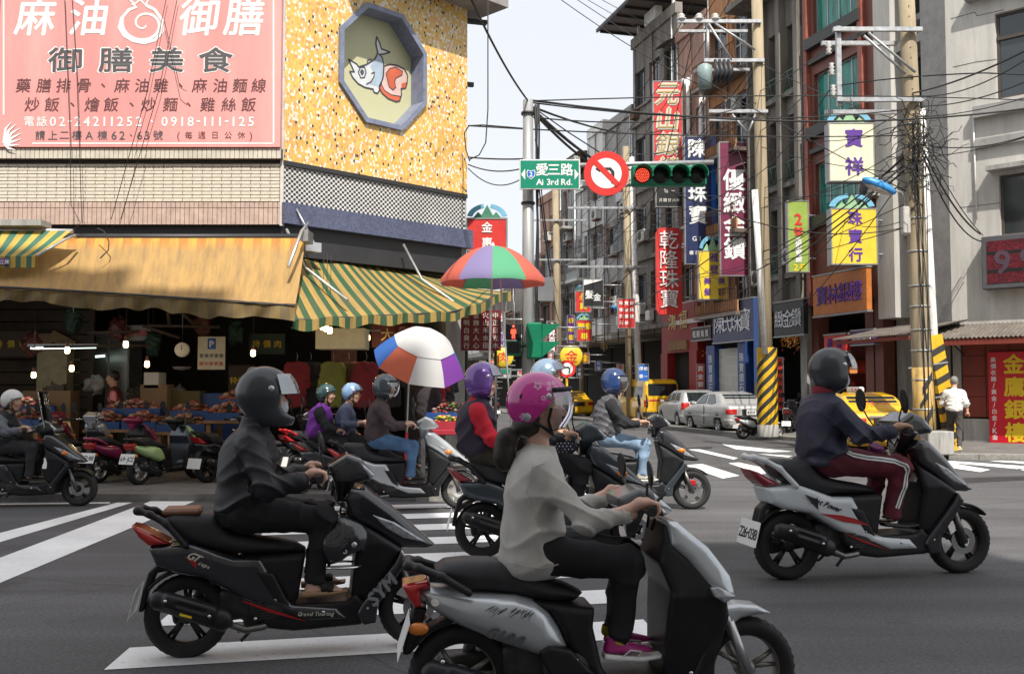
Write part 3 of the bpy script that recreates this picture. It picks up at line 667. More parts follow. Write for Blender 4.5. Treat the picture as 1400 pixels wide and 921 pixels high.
def railing(b, x0, x1, y, z, h, mat, step=.13, lattice=False):
    m = MB().box(x0, x1, y, y + .035, z + h - .035, z + h).box(x0, x1, y, y + .03, z + .04, z + .07)
    if lattice:
        n = max(2, int((x1 - x0) / .3))
        for k in range(n):
            a = x0 + (x1 - x0) * k / n; c = x0 + (x1 - x0) * (k + 1) / n; h2 = h - .1
            m.tube([(a, y + .015, z + .07), ((a + c) / 2, y + .015, z + .05 + h2)], .012, 4).tube([((a + c) / 2, y + .016, z + .05 + h2), (c, y + .016, z + .07)], .012, 4)
    else:
        n = int((x1 - x0) / step)
        for k in range(n + 1): xx = x0 + (x1 - x0) * k / n; m.box(xx - .009, xx + .009, y + .005, y + .025, z + .07, z + h - .035)
    return m.build('railing', mat, b)
def body(b, L, H, mat, y0=.3, D=11, z0=0): return bx('core', mat, b, .01, L - .01, y0, D, z0, H)
teal = pm('teal curtain', (.10, .52, .43), .6, var=.2, scale=4); tealg = pm('teal curtained glass', (.03, .25, .20), .12, var=.5, scale=9, streak=True)
grey = pm('weathered grey render', (.22, .20, .175), .9, var=.35, scale=1.2, dirt=.85, bump=.5, streak=True)
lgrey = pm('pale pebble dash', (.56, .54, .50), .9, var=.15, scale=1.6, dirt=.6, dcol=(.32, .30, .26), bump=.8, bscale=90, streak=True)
mgrey = pm('grey and shaded pebble dash', (.33, .32, .31), .9, var=.15, scale=2, dirt=.3, bump=1.2, bscale=70)
redb = pm('red brown tile', (.20, .065, .045), .5, var=.25, scale=3, dirt=.4, streak=True); dkb = pm('black tile ledge', (.05, .048, .045), .5, var=.2, dirt=.3)
orange = pm('orange painted wall', (.50, .23, .09), .7, var=.2, dirt=.75, streak=True); salmon = pm('salmon wall', (.42, .25, .19), .8, var=.2, dirt=.7, streak=True)
wtile = mosaic('white square tiles', [(0, (.60, .60, .58)), (.5, (.66, .66, .63))], .14, .14, (.20, .2, .2), gw=.10)
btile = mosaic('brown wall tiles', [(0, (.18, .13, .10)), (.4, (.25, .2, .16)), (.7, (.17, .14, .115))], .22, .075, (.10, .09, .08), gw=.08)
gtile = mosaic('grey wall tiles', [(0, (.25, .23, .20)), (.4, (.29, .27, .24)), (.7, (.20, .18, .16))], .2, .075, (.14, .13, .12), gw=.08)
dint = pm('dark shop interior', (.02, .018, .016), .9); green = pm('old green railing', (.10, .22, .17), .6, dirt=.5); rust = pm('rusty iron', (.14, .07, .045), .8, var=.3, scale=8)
brown = pm('bronze window frame', (.075, .06, .05), .5); frame_w = pm('aluminium frame', (.45, .46, .46), .4, .5)
# ---- B1: pale corner building
pA, pB = rowp_(1268), rowp_(1303)
T1 = thing('corner_building', 'pale grey pebble-dashed corner building with brown framed windows above a red panelled shop', 'building', pA, math.atan2(UR.y, UR.x))
La = (pB - pA).length; W1a = Wall(pA, UR)
bx('side_face', mgrey, T1, 0, La - .01, 0, .4, 3.2, 16)  # same wall as the front, its shade put into a greyer colour
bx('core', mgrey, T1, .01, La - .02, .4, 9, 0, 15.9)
U1 = Vector((.72, -.694, 0)).normalized(); W1 = Wall(pB, U1); T1b = thing('corner_building', 'bright sunlit front of the pale corner building carrying the red LED display', 'building', W1.P, W1.rz)
L1 = 9.0
def wq(W, a, b, off=0): p, q = W.loc(*a, off), W.loc(*b, off); return (p[0], q[0], min(p[1], q[1]), max(p[1], q[1]))
xw0 = W1.x(1372); zz = [W1.z(1374, y) for y in (16, 50, 134)]
ops = [(xw0, xw0 + 2.4, zz[2], zz[0]), (xw0, xw0 + 2.4, W1.z(1376, 322), W1.z(1376, 238))]
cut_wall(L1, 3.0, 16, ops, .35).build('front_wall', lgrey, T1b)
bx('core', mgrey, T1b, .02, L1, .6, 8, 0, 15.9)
for k, o in enumerate(ops):
    window(T1b, o[0], o[1], o[2], o[3], .12, brown, nx=2, nz=1 if k else 1, fw=.07)
    if k == 0: bx('transom', brown, T1b, o[0], o[1], .08, .119, zz[1] - .04, zz[1] + .04)
a = W1.z(1342, 150); c = W1.z(1342, 160)
bx('sill_ledge', mgrey, T1b, W1.x(1342), L1, -.22, -.002, c - .04, a + .06)
a = W1.z(1345, 196); bx('sill_ledge', mgrey, T1b, W1.x(1342), L1, -.14, -.002, a - .12, a + .10)
a = W1.z(1362, 232); bx('window_hood', M_['concrete'], T1b, W1.x(1361), L1, -.42, -.002, a - .07, a + .05)
a = W1.z(1335, 2); bx('window_hood', mgrey, T1b, W1.x(1335), L1, -.3, -.002, a, a + .15)
for (p, q) in (((1300, 26), (1333, 17)), ((1333, 17), (1336, 22)), ((1336, 22), (1372, 14)), ((1303, 92), (1334, 85)), ((1334, 85), (1372, 80)), ((1312, 284), (1370, 277))):
    a, b_ = W1.loc(*p), W1.loc(*q); m = MB(); m.tube([(a[0], -.001, a[1]), (b_[0], -.001, b_[1])], .008, 4); m.build('crack', M_['wire'], T1b)
m = MB().tube([(W1.x(1340), -.05, W1.z(1340, 150)), (W1.x(1341), -.05, W1.z(1341, 300))], .025, 6); m.build('drain_pipe', M_['white'], T1b)
# ground floor of B1: red panels under a corrugated canopy
redp = pm('red painted panel', (.21, .035, .022), .6, var=.15, scale=2, dirt=.2)
zc1 = W1.z(1350, 448)
GW = Wall(W1.P, U1)
x_a, x_b = GW.x(1316), GW.x(1348)
bx('plinth', M_['concrete'], T1b, x_a, L1, -.05, .3, .11, W1.z(1330, 572))
for r in range(4):
    z1_, z0_ = W1.z(1330, 458 + r * 28), W1.z(1330, 458 + (r + 1) * 28)
    for k in range(12):
        xa = x_a + k * (x_b - x_a); 
        MB().cbox(xa + .006, xa + (x_b - x_a) - .006, -.03, .02, z0_ + .006, z1_ - .006, .006).build('wall_panel', redp, T1b)
bx('panel_backing', M_['dark'], T1b, x_a - .02, L1, .021, .3, .9, 3.1)
bx('door_recess', dint, T1b, -.1, x_a - .25, .1, .4, .11, 3.1)
bx('pilaster', M_['concrete'], T1b, x_a - .24, x_a - .03, -.04, .3, .11, 3.1)
corr = pm('rusty corrugated iron', (.16, .14, .12), .7, .2, var=.3, scale=3, dirt=.6, dcol=(.10, .05, .03))
def corrugated(name, parent, x0, x1, y0, z0, y1, z1, mat=corr, p=.11, a=.022):
    n = int((x1 - x0) / (p / 4)); vs = []; fs = []
    for i in range(n + 1):
        x = x0 + (x1 - x0) * i / n; d = a * math.cos(2 * PI * (x - x0) / p); vs += [(x, y0, z0 + d), (x, y1, z1 + d), (x, y1, z1 + d - .006), (x, y0, z0 + d - .006)]
    for i in range(n): b = 4 * i; fs += [(b, b + 4, b + 5, b + 1), (b + 3, b + 2, b + 6, b + 7), (b, b + 3, b + 7, b + 4)]
    m = MB().add(vs, fs, True); return m.build(name, mat, parent)
T = thing('canopy', 'rusty corrugated iron canopy over the red panelled shop front', 'canopy', W1.P, W1.rz)
corrugated('roof_sheet', T, W1.x(1285), L1, -1.15, zc1 - .30, .0, zc1 + .12)
bx('eaves_board', redp, T, W1.x(1285), L1, -1.12, -1.06, zc1 - .48, zc1 - .335)
for k in range(5): m = MB().tube([(.3 + k * 1.9, -1.08, zc1 - .36), (.3 + k * 1.9, -.01, zc1 - .7)], .02, 5); m.build('bracket', M_['dark'], T)
T = thing('canopy', 'small tilted corrugated canopy left of the tall concrete pole', 'canopy', pA + Vector((-.2, -.4, 0)), W1a.rz)
corrugated('roof_sheet', T, -2.2, 1.2, -1.5, 2.95, .4, 3.35); bx('eaves_board', redp, T, -2.2, 1.2, -1.47, -1.43, 2.80, 2.90)
# ---- B2 narrow section
W2, T2, L2 = bld(1207, 1268, 'narrow grey section with dark windows between the red building and the pale corner building')
xp = W2.x(1232)
ops = [(xp, L2 - .1, z, z + 2.0) for z in (6.2, 9.3, 12.4)]
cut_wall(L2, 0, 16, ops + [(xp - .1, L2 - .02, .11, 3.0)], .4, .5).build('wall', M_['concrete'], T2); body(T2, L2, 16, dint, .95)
bx('pilaster', lgrey, T2, 0, xp - .05, -.12, .499, 3.6, 16)
for o in ops:
    window(T2, o[0], o[1], o[2], o[3], .65, M_['black'], nx=3, nz=2)
    bx('eaves', mgrey, T2, xp - .049, L2, .0, .499, o[3] + .15, o[3] + .4); bx('sill', mgrey, T2, xp - .049, L2, .2, .499, o[2] - .2, o[2] - .02)
# ---- B3 red-brown tiled building with teal curtains
W3, T3, L3 = bld(1107, 1207, 'red brown tiled building with teal curtained windows and black ledges')
xs0, xs1 = W3.x(1119), W3.x(1184)
ops = [(xs0, xs1, z, z + 1.75) for z in (7.3, 10.35, 13.4)]
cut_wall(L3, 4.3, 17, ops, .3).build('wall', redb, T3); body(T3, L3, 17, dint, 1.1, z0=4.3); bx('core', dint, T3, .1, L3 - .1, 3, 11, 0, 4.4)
for o in ops:
    window(T3, o[0], o[1], o[2], o[3], .14, frame_w, tealg, nx=4, nz=1)
    bx('ledge', dkb, T3, xs0 - .25, xs1 + .2, -.22, -.002, o[2] - .42, o[2] - .04); bx('ledge', dkb, T3, xs0 - .1, L3 - .1, -.16, -.002, o[3] + .35, o[3] + .5)
for px in (1110, 1186): x = W3.x(px); bx('pilaster', pm('red pilaster', (.33, .10, .07), .5, var=.2, dirt=.3), T3, x, x + .2, -.16, -.003, 4.3, 17)
x = W3.x(1108); bx('pilaster', dkb, T3, -.0, W3.x(1110) - .02, -.12, -.004, 4.3, 17)
for px in (1107, 1180): x = W3.x(px); bx('column', redb, T3, x, x + .4, .1, .5, .11, 4.3)
bx('column', redb, T3, L3 - .5, L3 - .1, .1, .5, .11, 4.3)
# ---- B4 grey concrete frame with green lattice railings
W4, T4, L4 = bld(1034, 1107, 'grey concrete frame building with deep bays and green lattice railings')
piers = [0, W4.x(1053), W4.x(1078), W4.x(1103)]
ops = []; 
for z in (5.6, 8.8, 12.0):
    for a, b_ in zip(piers[:-1], piers[1:]): ops.append((a + .17, b_ - .17, z, z + 2.35))
cut_wall(L4, 4.3, 15.7, ops, .35).build('wall', grey, T4)
m = MB()
for p in piers: m.box(max(0, p - .13), p + .13, -.28, -.002, 4.6, 15.6)
m.build('pier', grey, T4)
for k, o in enumerate(ops):
    bx('balcony_slab', grey, T4, o[0] - .02, o[1] + .02, -.2, -.003, o[2] - .22, o[2] - .06)
    railing(T4, o[0], o[1], -.12, o[2] - .05, .75, green, lattice=True)
    window(T4, o[0], o[1], o[2], o[3], 1.0, green if k % 2 else brown, nx=2, nz=2)
    bx('reveal', grey, T4, o[0] - .12, o[0], .352, 1.0, o[2], o[3]); bx('reveal', grey, T4, o[1], o[1] + .12, .352, 1.0, o[2], o[3])
    bx('reveal', grey, T4, o[0], o[1], .352, 1.0, o[3], o[3] + .1); bx('reveal', grey, T4, o[0], o[1], .352, 1.0, o[2] - .1, o[2])
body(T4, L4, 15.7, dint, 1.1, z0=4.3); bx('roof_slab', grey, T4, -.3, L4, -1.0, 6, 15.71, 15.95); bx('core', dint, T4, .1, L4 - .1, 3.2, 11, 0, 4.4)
bx('column', M_['concrete'], T4, L4 - .4, L4 - .02, -.1, .4, .11, 4.3); bx('column', M_['concrete'], T4, 0, .4, -.1, .4, .11, 4.3)
# ---- generic aged building
def aged(px0, px1, label, H, wall, z0=4.4, st=3.2, nb=2, fm=None, rail=None, cage=False, balcony=0.0, ledge=None, winh=1.5, sill=.9, acs=0, coremat=None):
    W, T_, L = bld(px0, px1, label); nf = int((H - z0 - .3) / st); bw = L / nb; ops = []
    for f in range(nf):
        for k in range(nb):
            zz0 = z0 + f * st + (0.1 if balcony else sill); ops.append((k * bw + .28, (k + 1) * bw - .22, zz0, zz0 + (2.3 if balcony else winh)))
    cut_wall(L, z0, H, ops, .3).build('wall', wall, T_); body(T_, L, H, coremat or wall, 1.2, 9, z0); bx('core', dint, T_, .1, L - .1, 3.2, 9, 0, z0 + .1)
    bx('floor_slab', wall, T_, .005, L - .005, .31, 3.3, z0 - .25, z0 - .01)
    for f in range(nf):
        zf_ = z0 + f * st
        if balcony:
            bx('balcony_slab', ledge or wall, T_, .05, L - .05, -balcony, -.003, zf_ - .12, zf_ + .02)
            railing(T_, .1, L - .1, -balcony + .03, zf_ + .02, .95, rail or M_['dark'])
            bx('balcony_front', wall, T_, .08, L - .08, -balcony + .08, -balcony + .14, zf_ + .021, zf_ + .45)
        elif ledge: bx('ledge', ledge, T_, 0, L, -.18, -.003, zf_ - .1, zf_ + .08); bx('ledge', ledge, T_, 0, L, -.10, -.004, zf_ + .75, zf_ + .85)
    for i, o in enumerate(ops):
        f_ = window(T_, o[0], o[1], o[2], o[3], .12, fm or frame_w, nx=2 + (i % 2), nz=1 + (i % 2))
        if cage and i % 3 != 1:
            m = MB(); n = int((o[1] - o[0]) / .14); d = .42
            for k in range(n + 1): x = o[0] + (o[1] - o[0]) * k / n; m.box(x - .01, x + .01, -d, -d + .02, o[2] - .05, o[3])
            for z in (o[2] - .05, (o[2] + o[3]) / 2, o[3] - .02): m.box(o[0] + .011, o[1] - .011, -d - .012, -d - .001, z, z + .02); m.box(o[0] - .02, o[0], -d, -.01, z, z + .02); m.box(o[1], o[1] + .02, -d, -.01, z, z + .02)
            m.build('window_cage', M_['steel'] if i % 2 else rust, T_)
    for i, o in enumerate(ops):     # little rusty rain canopies, pipes and boxes that crowd the front
        if (i + int(px0)) % 3 == 0: corrugated('window_canopy', T_, o[0] - .15, o[1] + .15, -.55, o[3] + .02, -.005, o[3] + .25, corr, .14)
        if (i + int(px0)) % 4 == 1: MB().cbox(o[0], o[0] + .5, -.3, -.005, o[2] - .6, o[2] - .15, .02).build('meter_box', [rust, M_['white'], M_['steel']][i % 3], T_)
    for k in range(3): x = L * (.12 + .37 * k); MB().tube([(x, -.06, z0 - .5), (x + .02, -.06, z0 + 3), (x + .25 * (k - 1), -.06, z0 + 3.4), (x + .25 * (k - 1), -.06, H)], .03, 5).build('pipe', [M_['steel'], rust, M_['white']][k], T_)
    bx('parapet', wall, T_, -.05, L + .02, -.1, .25, H + .002, H + .5)
    return W, T_, L
aged(972, 1034, 'orange and brown building with rusty balcony railings behind the pole insulators', 18.5, orange, nb=2, balcony=.8, rail=rust, ledge=btile, st=3.1)
W6, T6, L6 = aged(930, 972, 'pinkish building with white ornamental arches and columns', 16.8, salmon, nb=2, ledge=M_['white'], st=3.3, fm=M_['white'])
for px in (934, 950, 968): x = W6.x(px); (MB().tube([(x, -.2, 7.8), (x, -.2, 14.8)], .09, 8)).build('column', M_['white'], T6)
for z in (11.0, 14.4):
    for k in range(2):
        c = L6 * (.25 + .5 * k); m = MB(); pts = [(c + .5 * math.cos(t), -.15, z + .5 * math.sin(t)) for t in np.linspace(0, PI, 9)]; m.tube(pts, .09, 6).build('arch', M_['white'], T6)
W7, T7, L7 = aged(868, 930, 'tall grey building with a big overhanging sheet metal roof', 18.2, grey, nb=3, ledge=grey, st=3.3, fm=brown, winh=1.7)
T = thing('roof_canopy', 'brown sheet metal roof jutting out on white posts atop the tall grey building', 'canopy', W7.P + Vector((0, 0, 19.4)), W7.rz)
bx('roof_sheet', pm('underside of roof sheet', (.13, .11, .10), .7, dirt=.3), T, -1.1, L7 - .6, -1.4, 4.5, .0, .07)
for k in range(6): bx('rafter', M_['dark'], T, -1 + k * 1.1, -.92 + k * 1.1, -1.36, 4.4, -.12, -.002)
bx('gutter', M_['dark'], T, -1.15, L7 - .55, -1.5, -1.405, -.06, .1)
for k in range(3): bx('post', M_['white'], T, .3 + k * 2, .42 + k * 2, .1, .22, -1.2, -.121)
bx('parapet_wall', M_['white'], T7, L7 * .35, L7 * .6, -.15, .2, 18.71, 19.3)
aged(828, 868, 'white tiled building with grey shaded front seen past the traffic lights', 15.0, gtile, nb=2, cage=True, st=3.1, coremat=wtile)  # front in grey tiles, core in white ones
aged(806, 828, 'small white building with a flat roof far down the street', 15.3, M_['white'], nb=1, cage=True, coremat=M_['white'])
aged(788, 806, 'grey tiled house with caged windows and pipes far down the street', 12.6, wtile, nb=2, cage=True, balcony=.7, rail=M_['steel'])
aged(768, 788, 'dirty concrete house with narrow balconies far down the street', 14.4, M_['concrete'], nb=1, balcony=.8, rail=rust)
aged(738, 768, 'salmon painted house with rooftop sheds at the bend of the street', 13.2, salmon, nb=2, cage=True, ledge=M_['white'])
aged(700, 738, 'low brown tiled house beyond the signal pole', 9.3, btile, nb=3, cage=True)
aged(655, 700, 'low grey house at the far end of the street', 8.2, grey, nb=3, cage=True)
aged(600, 655, 'low white house closing the view at the far end of the street', 8.5, M_['white'], nb=3)
for i, (px, H) in enumerate(((758, 13.7), (776, 13.7))):
    p = rowp_(px); T = thing('rooftop_shed', ['small rusty shed on the roof of the salmon house', 'tangle of rooftop racks beside the salmon house'][i], 'shed', p + Vector((1, 0, H)), W7.rz)
    corrugated('roof_sheet', T, -1.5, 1.2, -.8, 1.5, 1.4, 1.8)
    for x in (-1.3, 0, 1.0): bx('post', rust, T, x, x + .08, -.7, -.62, 0, 1.45)
    bx('wall', corr, T, -1.3, 1.0, .6, .66, 0, 1.5)
# ---- air conditioners and pipes on the facades
acm = pm('air conditioner casing', (.50, .49, .45), .6, dirt=.4)
def ac(p, rz, lab):
    t = thing('air_conditioner', lab, 'air conditioner', p, rz, 'air conditioner units on the street fronts')
    MB().cbox(-.4, .4, -.3, 0, 0, .55, .02).build('casing', acm, t); m = MB()
    m.lathe([(.0, -.31), (.2, -.31), (.215, -.301)], (-.1, 0, .28), 'y', 14); m.build('fan_grille', M_['dark'], t)
    bx('bracket', rust, t, -.35, .35, -.28, 0, -.05, -.002)
def near(px): return 'grey concrete frame building' if px > 1034 else 'orange building' if px > 972 else 'pinkish arched building' if px > 930 else 'tall grey building' if px > 868 else 'white tiled house' if px > 828 else 'small white building' if px > 806 else 'caged grey house' if px > 788 else 'narrow balcony house' if px > 768 else 'salmon house'
for px, py in ((1046, 390), (1090, 360), (1010, 330), (960, 300), (915, 250), (885, 330), (860, 290), (842, 350), (820, 300), (798, 360), (780, 330), (760, 380), (752, 330), (880, 430), (845, 420), (1200, 270), (925, 150), (1012, 150)):
    Wq = Wall(rowp_(px), UR); ac(Wq.P + Vector((0, 0, Wq.z(px, py))) + Wq.n * .02, Wq.rz, ('off white air conditioner on the ' + (near(px) if px < 1107 else 'narrow grey section') + (', high up' if py < 200 else ', low down' if py > 340 else ', half way up')))
m_pipe = [(1105, .0), (1032, .05), (931, .1), (869, .05), (829, .04), (807, 0), (789, 0), (769, 0)]
for px, o in m_pipe:
    p = rowp_(px) + Wall(rowp_(px), UR).n * .1; t = tag(MB().tube([(0, 0, 3.5), (0, 0, 14)], .05, 6).build('drain_pipe', M_['steel'], None, loc=p), 'vertical grey drain pipe at the right end of the ' + near(px - 2), 'pipe', 'drain pipes on the street fronts')
# end of the street and opposite side, low blocks
for i, (x0, x1, y0, H) in enumerate(((-9, -2, 92, 8.5), (-17, -9.5, 88, 10))):
    t = thing('house', ['distant grey house at the very end of the street', 'distant brown house behind the far umbrellas'][i], 'building', (x0, y0, 0)); 
    bx('wall', [grey, btile][i], t, 0, x1 - x0, 0, 8, 0, H)
    for k in range(4): window(t, .8 + k * 1.6, 1.9 + k * 1.6, 4.5, 6, -.03, frame_w)
# ================================================================ signs
SCOL = dict(red=pm('red sign face', (.62, .035, .03), .45, var=.06, dirt=.3), maroon=pm('maroon sign face', (.17, .02, .06), .4, var=.1), navy=pm('navy sign face', (.02, .03, .10), .35, var=.1),
            blue=pm('bright blue sign face', (.02, .13, .50), .35), yellow=pm('yellow sign face', (.80, .56, .04), .45, var=.08, dirt=.1), cream=pm('cream sign face', (.78, .74, .52), .45, var=.08, dirt=.12), white=pm('white sign face', (.75, .74, .72), .45, dirt=.2),
            green=pm('sign green', (.0, .22, .13), .4, var=.04), black=pm('black sign face', (.02, .02, .022), .4), orange=pm('orange sign face', (.50, .16, .03), .5, var=.12, dirt=.3), purple=pm('purple sign face', (.13, .03, .22), .45), lime=pm('lime sign face', (.30, .42, .08), .45), pale=pm('pale green mountain', (.28, .48, .26), .5), sky=pm('sky blue arch', (.16, .42, .58), .5), dred=pm('dark red sign face', (.15, .012, .02), .45, var=.1), grn2=pm('mountain green', (.05, .20, .12), .5))
LC = dict(white=pm('white lettering', (.80, .80, .78), .5, var=0), gold=pm('gold lettering', (.55, .42, .20), .3, .6, var=.1), yellow=pm('yellow lettering', (.85, .60, .02), .5, var=0), purple=pm('purple lettering', (.10, .03, .28), .5, var=0), black=pm('black lettering', (.015, .015, .018), .5, var=0), red=pm('red lettering', (.65, .03, .03), .5, var=0), silver=pm('silver lettering', (.45, .45, .47), .3, .7, var=0), cream=pm('cream lettering', (.62, .60, .52), .5, var=0))
sframe = pm('sign frame', (.32, .32, .32), .4, .5)
def mountain(t, w, h, z, dx=0, blue=None, k=1):
    """arched sign top: two sky blue arcs round a green mountain"""
    m = MB()
    for a0, a1 in ((.06, .44), (.56, .94)):
        P = [(w / 2 * math.cos(PI * (1 - s)), h * math.sin(PI * (1 - s))) for s in np.linspace(a0, a1, 8)]; Q = [(x * .74, y * .74) for x, y in P]
        m.prism([(dx + x, z + y) for x, y in P + Q[::-1]], -.03, .03)
    m.build('blue_arch', SCOL['sky'], t)
    m = MB()
    m.prism([(dx - w * .18, z), (dx, z + h * .92), (dx + w * .18, z)], -.045, .02).prism([(dx - w * .36, z), (dx - w * .22, z + h * .45), (dx - w * .06, z)], -.04, .015).prism([(dx + w * .08, z), (dx + w * .22, z + h * .45), (dx + w * .36, z)], -.042, .012)
    m.build('mountain', SCOL['pale'] if k else SCOL['grn2'], t)
def blade(px0, px1, py0, py1, Y, face, label, cells=None, lc='white', rz=0.0, th=.28, bold=.03, depth=.0, frame=True, top=None, shear=0, arm=True, name='blade_sign', shape=None):
    """projecting sign: faces the camera side, centre at its place in the street; cells in sign units (0..1 wide, 0..1 high, size as share of width)"""
    p0, p1 = at(px0, py1, Y), at(px1, py0, Y); w_, h_ = p1.x - p0.x, p1.z - p0.z; cx = (p0.x + p1.x) / 2
    t = thing(name, label, 'sign', (cx, Y, p0.z), rz)
    if shape: MB().prism([(a * w_, b * h_) for a, b in shape], -th / 2, th / 2).build('panel', face, t)
    else: MB().cbox(-w_ / 2 + (.03 if frame else 0), w_ / 2 - (.03 if frame else 0), -th / 2 + .012, th / 2 - .012, .03, h_ - .03, .01).build('panel', face, t)
    if frame:
        m = MB().box(-w_ / 2, -w_ / 2 + .035, -th / 2, th / 2, 0, h_).box(w_ / 2 - .035, w_ / 2, -th / 2, th / 2, 0, h_).box(-w_ / 2 + .035, w_ / 2 - .035, -th / 2 - .001, th / 2, 0, .035).box(-w_ / 2 + .035, w_ / 2 - .035, -th / 2 - .001, th / 2, h_ - .035, h_)
        m.build('frame', sframe, t)
    if arm:
        for f_ in (.2, .8): MB().tube([(w_ / 2 - .02, 0, h_ * f_), (w_ / 2 + 1.0, .1, h_ * f_)], .03, 6).build('bracket', M_['steel'], t)
    yy = -th / 2 - (.004 if frame else .002) if not shape else -th / 2 - .004
    for tx, lcol in ([(cells, lc)] if cells and not isinstance(cells[0], list) else (cells or [])):
        letters('lettering', [(c, (a - .5) * w_, b * h_, s * w_) for c, a, b, s in tx], LC[lcol], t, y=yy - depth - (.004 if lcol == 'gold' else 0), bold=bold, depth=depth, shear=shear)
        if lcol == 'gold': letters('outline', [(c, (a - .5) * w_, b * h_, s * w_) for c, a, b, s in tx], LC['cream'], t, y=yy, bold=bold * 2.6, shear=shear)
    if top: mountain(t, w_ * top[0], h_ * top[1], h_, k=top[2] if len(top) > 2 else 1)
    return t, w_, h_
def vcol(txt, x=.5, t=.93, b=.07, s=.7):
    n = len(txt); st = (t - b) / n; return [(c, x, t - st * (i + .5), s) for i, c in enumerate(txt)]
blade(893, 932, 112, 250, 42.0, SCOL['red'], 'tall bright red sign with gold characters high above the traffic lights', vcol('元山銀樓', .5, .99, .01, .78), 'gold', bold=.05, depth=.02, shear=.12)
blade(896, 933, 252, 284, 42.0, SCOL['black'], 'small dark red-edged sign hanging below the tall bright red one', [(c, .18 + .16 * i, .3, .13) for i, c in enumerate('民國廿六年')] + [(c, .38 + .24 * i, .7, .16) for i, c in enumerate('第一')], 'cream')
blade(897, 931, 312, 430, 41.5, SCOL['red'], 'red tongue-shaped sign with raised white characters below the traffic lights', vcol('乾隆珠寶', .5, .97, .07, .74), 'white', bold=.06, depth=.06, frame=False,
      shape=[(-.5, .06), (-.4, 0), (.4, 0), (.5, .06), (.5, .94), (.38, 1), (-.38, 1), (-.5, .94)])
t, w_, h_ = blade(936, 977, 187, 362, 39.5, SCOL['navy'], 'large two-tone blue sign with white characters over the small yellow sign', [vcol('陳氏珠寶', .42, .99, .30, .60), rowp_ and [('G', .32, .20, .17), ('I', .5, .20, .17), ('A', .68, .20, .17)] + [(c, .2 + .2 * i, .08, .14) for i, c in enumerate('鑽石專賣')]][0], 'white', bold=.05)
letters('lettering', [(c, (a - .5) * w_, b * h_, s * w_) for c, a, b, s in [('G', .30, .20, .15), ('I', .48, .20, .15), ('A', .66, .20, .15)] + [(c, .2 + .17 * i, .09, .13) for i, c in enumerate('鑽石專賣')]], LC['white'], t, y=-.15)
bx('blue_edge', SCOL['blue'], t, w_ * .36, w_ * .5 + .01, -.16, .16, .02, h_ - .02)
blade(984, 1022, 195, 378, 37.5, SCOL['maroon'], 'tall maroon sign with white characters in a silver frame near the striped pole', vcol('優緻金鑽', .5, .80, .12, .74), 'white', bold=.04)
t, w_, h_ = blade(954, 995, 343, 410, 38.5, SCOL['yellow'], 'small yellow sign with purple characters and a green mountain top', [('雅', .52, .86, .30), ('登', .52, .62, .30), ('美', .3, .38, .24), ('髮', .3, .16, .24), ('美', .76, .38, .24), ('容', .76, .16, .24)], 'purple', top=(.9, .32))
t, w_, h_ = blade(1076, 1104, 275, 373, 33.2, SCOL['lime'], 'narrow lime green sign with a red number two beside the tall concrete pole', [[[('2', .5, .74, .52), ('號', .5, .57, .40)], 'red'], [vcol('造型髮廊', .5, .48, .14, .30), 'white'], [[('2', .36, .07, .30), ('F', .66, .07, .30)], 'yellow']], bold=.06)
blade(1131, 1192, 170, 250, 29.6, SCOL['cream'], 'cream and yellow lightbox with purple characters, upper of the two beside the street lamp', vcol('寶祥', .55, .98, .02, .40), 'purple', top=(1, .26), bold=.05, th=.4)
blade(1134, 1196, 286, 363, 29.6, SCOL['yellow'], 'yellow lightbox with three purple characters just under the street lamp head', vcol('珠寶行', .52, .99, .02, .30), 'purple', top=(1, .28), bold=.05, th=.4)
t, w_, h_ = blade(638, 694, 299, 345, 21.5, SCOL['red'], 'square red sign with a mountain top rising behind the coloured parasol', [('金', .5, .72, .26), ('惠', .5, .26, .26)], 'white', top=(1, .44, 0), bold=.04, arm=False)
MB().tube([(-w_ * .5 - .02, 0, .3), (-2.2, .3, .3)], .04, 6).build('bracket', M_['steel'], t)
# far signs down the street
t, w_, h_ = blade(797, 825, 382, 420, 44, SCOL['black'], 'black square sign with a white slanted top and brush characters', [('髮', .3, .45, .42), ('金', .68, .36, .36)], 'white', arm=True)
MB().prism([(-w_ / 2 + .04, h_ * .78), (w_ / 2 - .04, h_ * .97), (-w_ / 2 + .04, h_ * .97)], -.165, -.145).build('corner_panel', SCOL['white'], t)
blade(786, 808, 398, 427, 47, SCOL['red'], 'orange red square sign behind the black one', [('永', .5, .72, .45), ('興', .5, .28, .45)], 'yellow', top=(1, .3), bold=.05)
blade(747, 762, 439, 482, 34, SCOL['dred'], 'narrow crimson sign with white characters right of the green signal', vcol('永昇百貨', .5, .96, .04, .62), 'white', bold=.05)
blade(775, 786, 431, 469, 50, SCOL['purple'], 'slim purple sign with yellow characters beside an orange one', vcol('泰隆銀', .5, .96, .05, .7), 'yellow')
blade(788, 809, 437, 467, 50, SCOL['red'], 'red and yellow square sign right of the slim purple one', [('御', .28, .7, .42), ('銀', .74, .7, .42), ('樓', .5, .25, .42)], 'yellow', top=(1, .3), bold=.08)
blade(844, 868, 408, 449, 43.5, SCOL['red'], 'red square sign with rows of white characters near the slim white pole', [(c, .2 + .3 * (i % 3), .84 - .22 * (i // 3), .22) for i, c in enumerate('珠寶銀樓金飾買賣鑽石錶')], 'white')
blade(793, 806, 482, 497, 52, SCOL['orange'], 'small orange square sign low down the street', [('金', .5, .5, .7)], 'yellow', name='shop_sign')
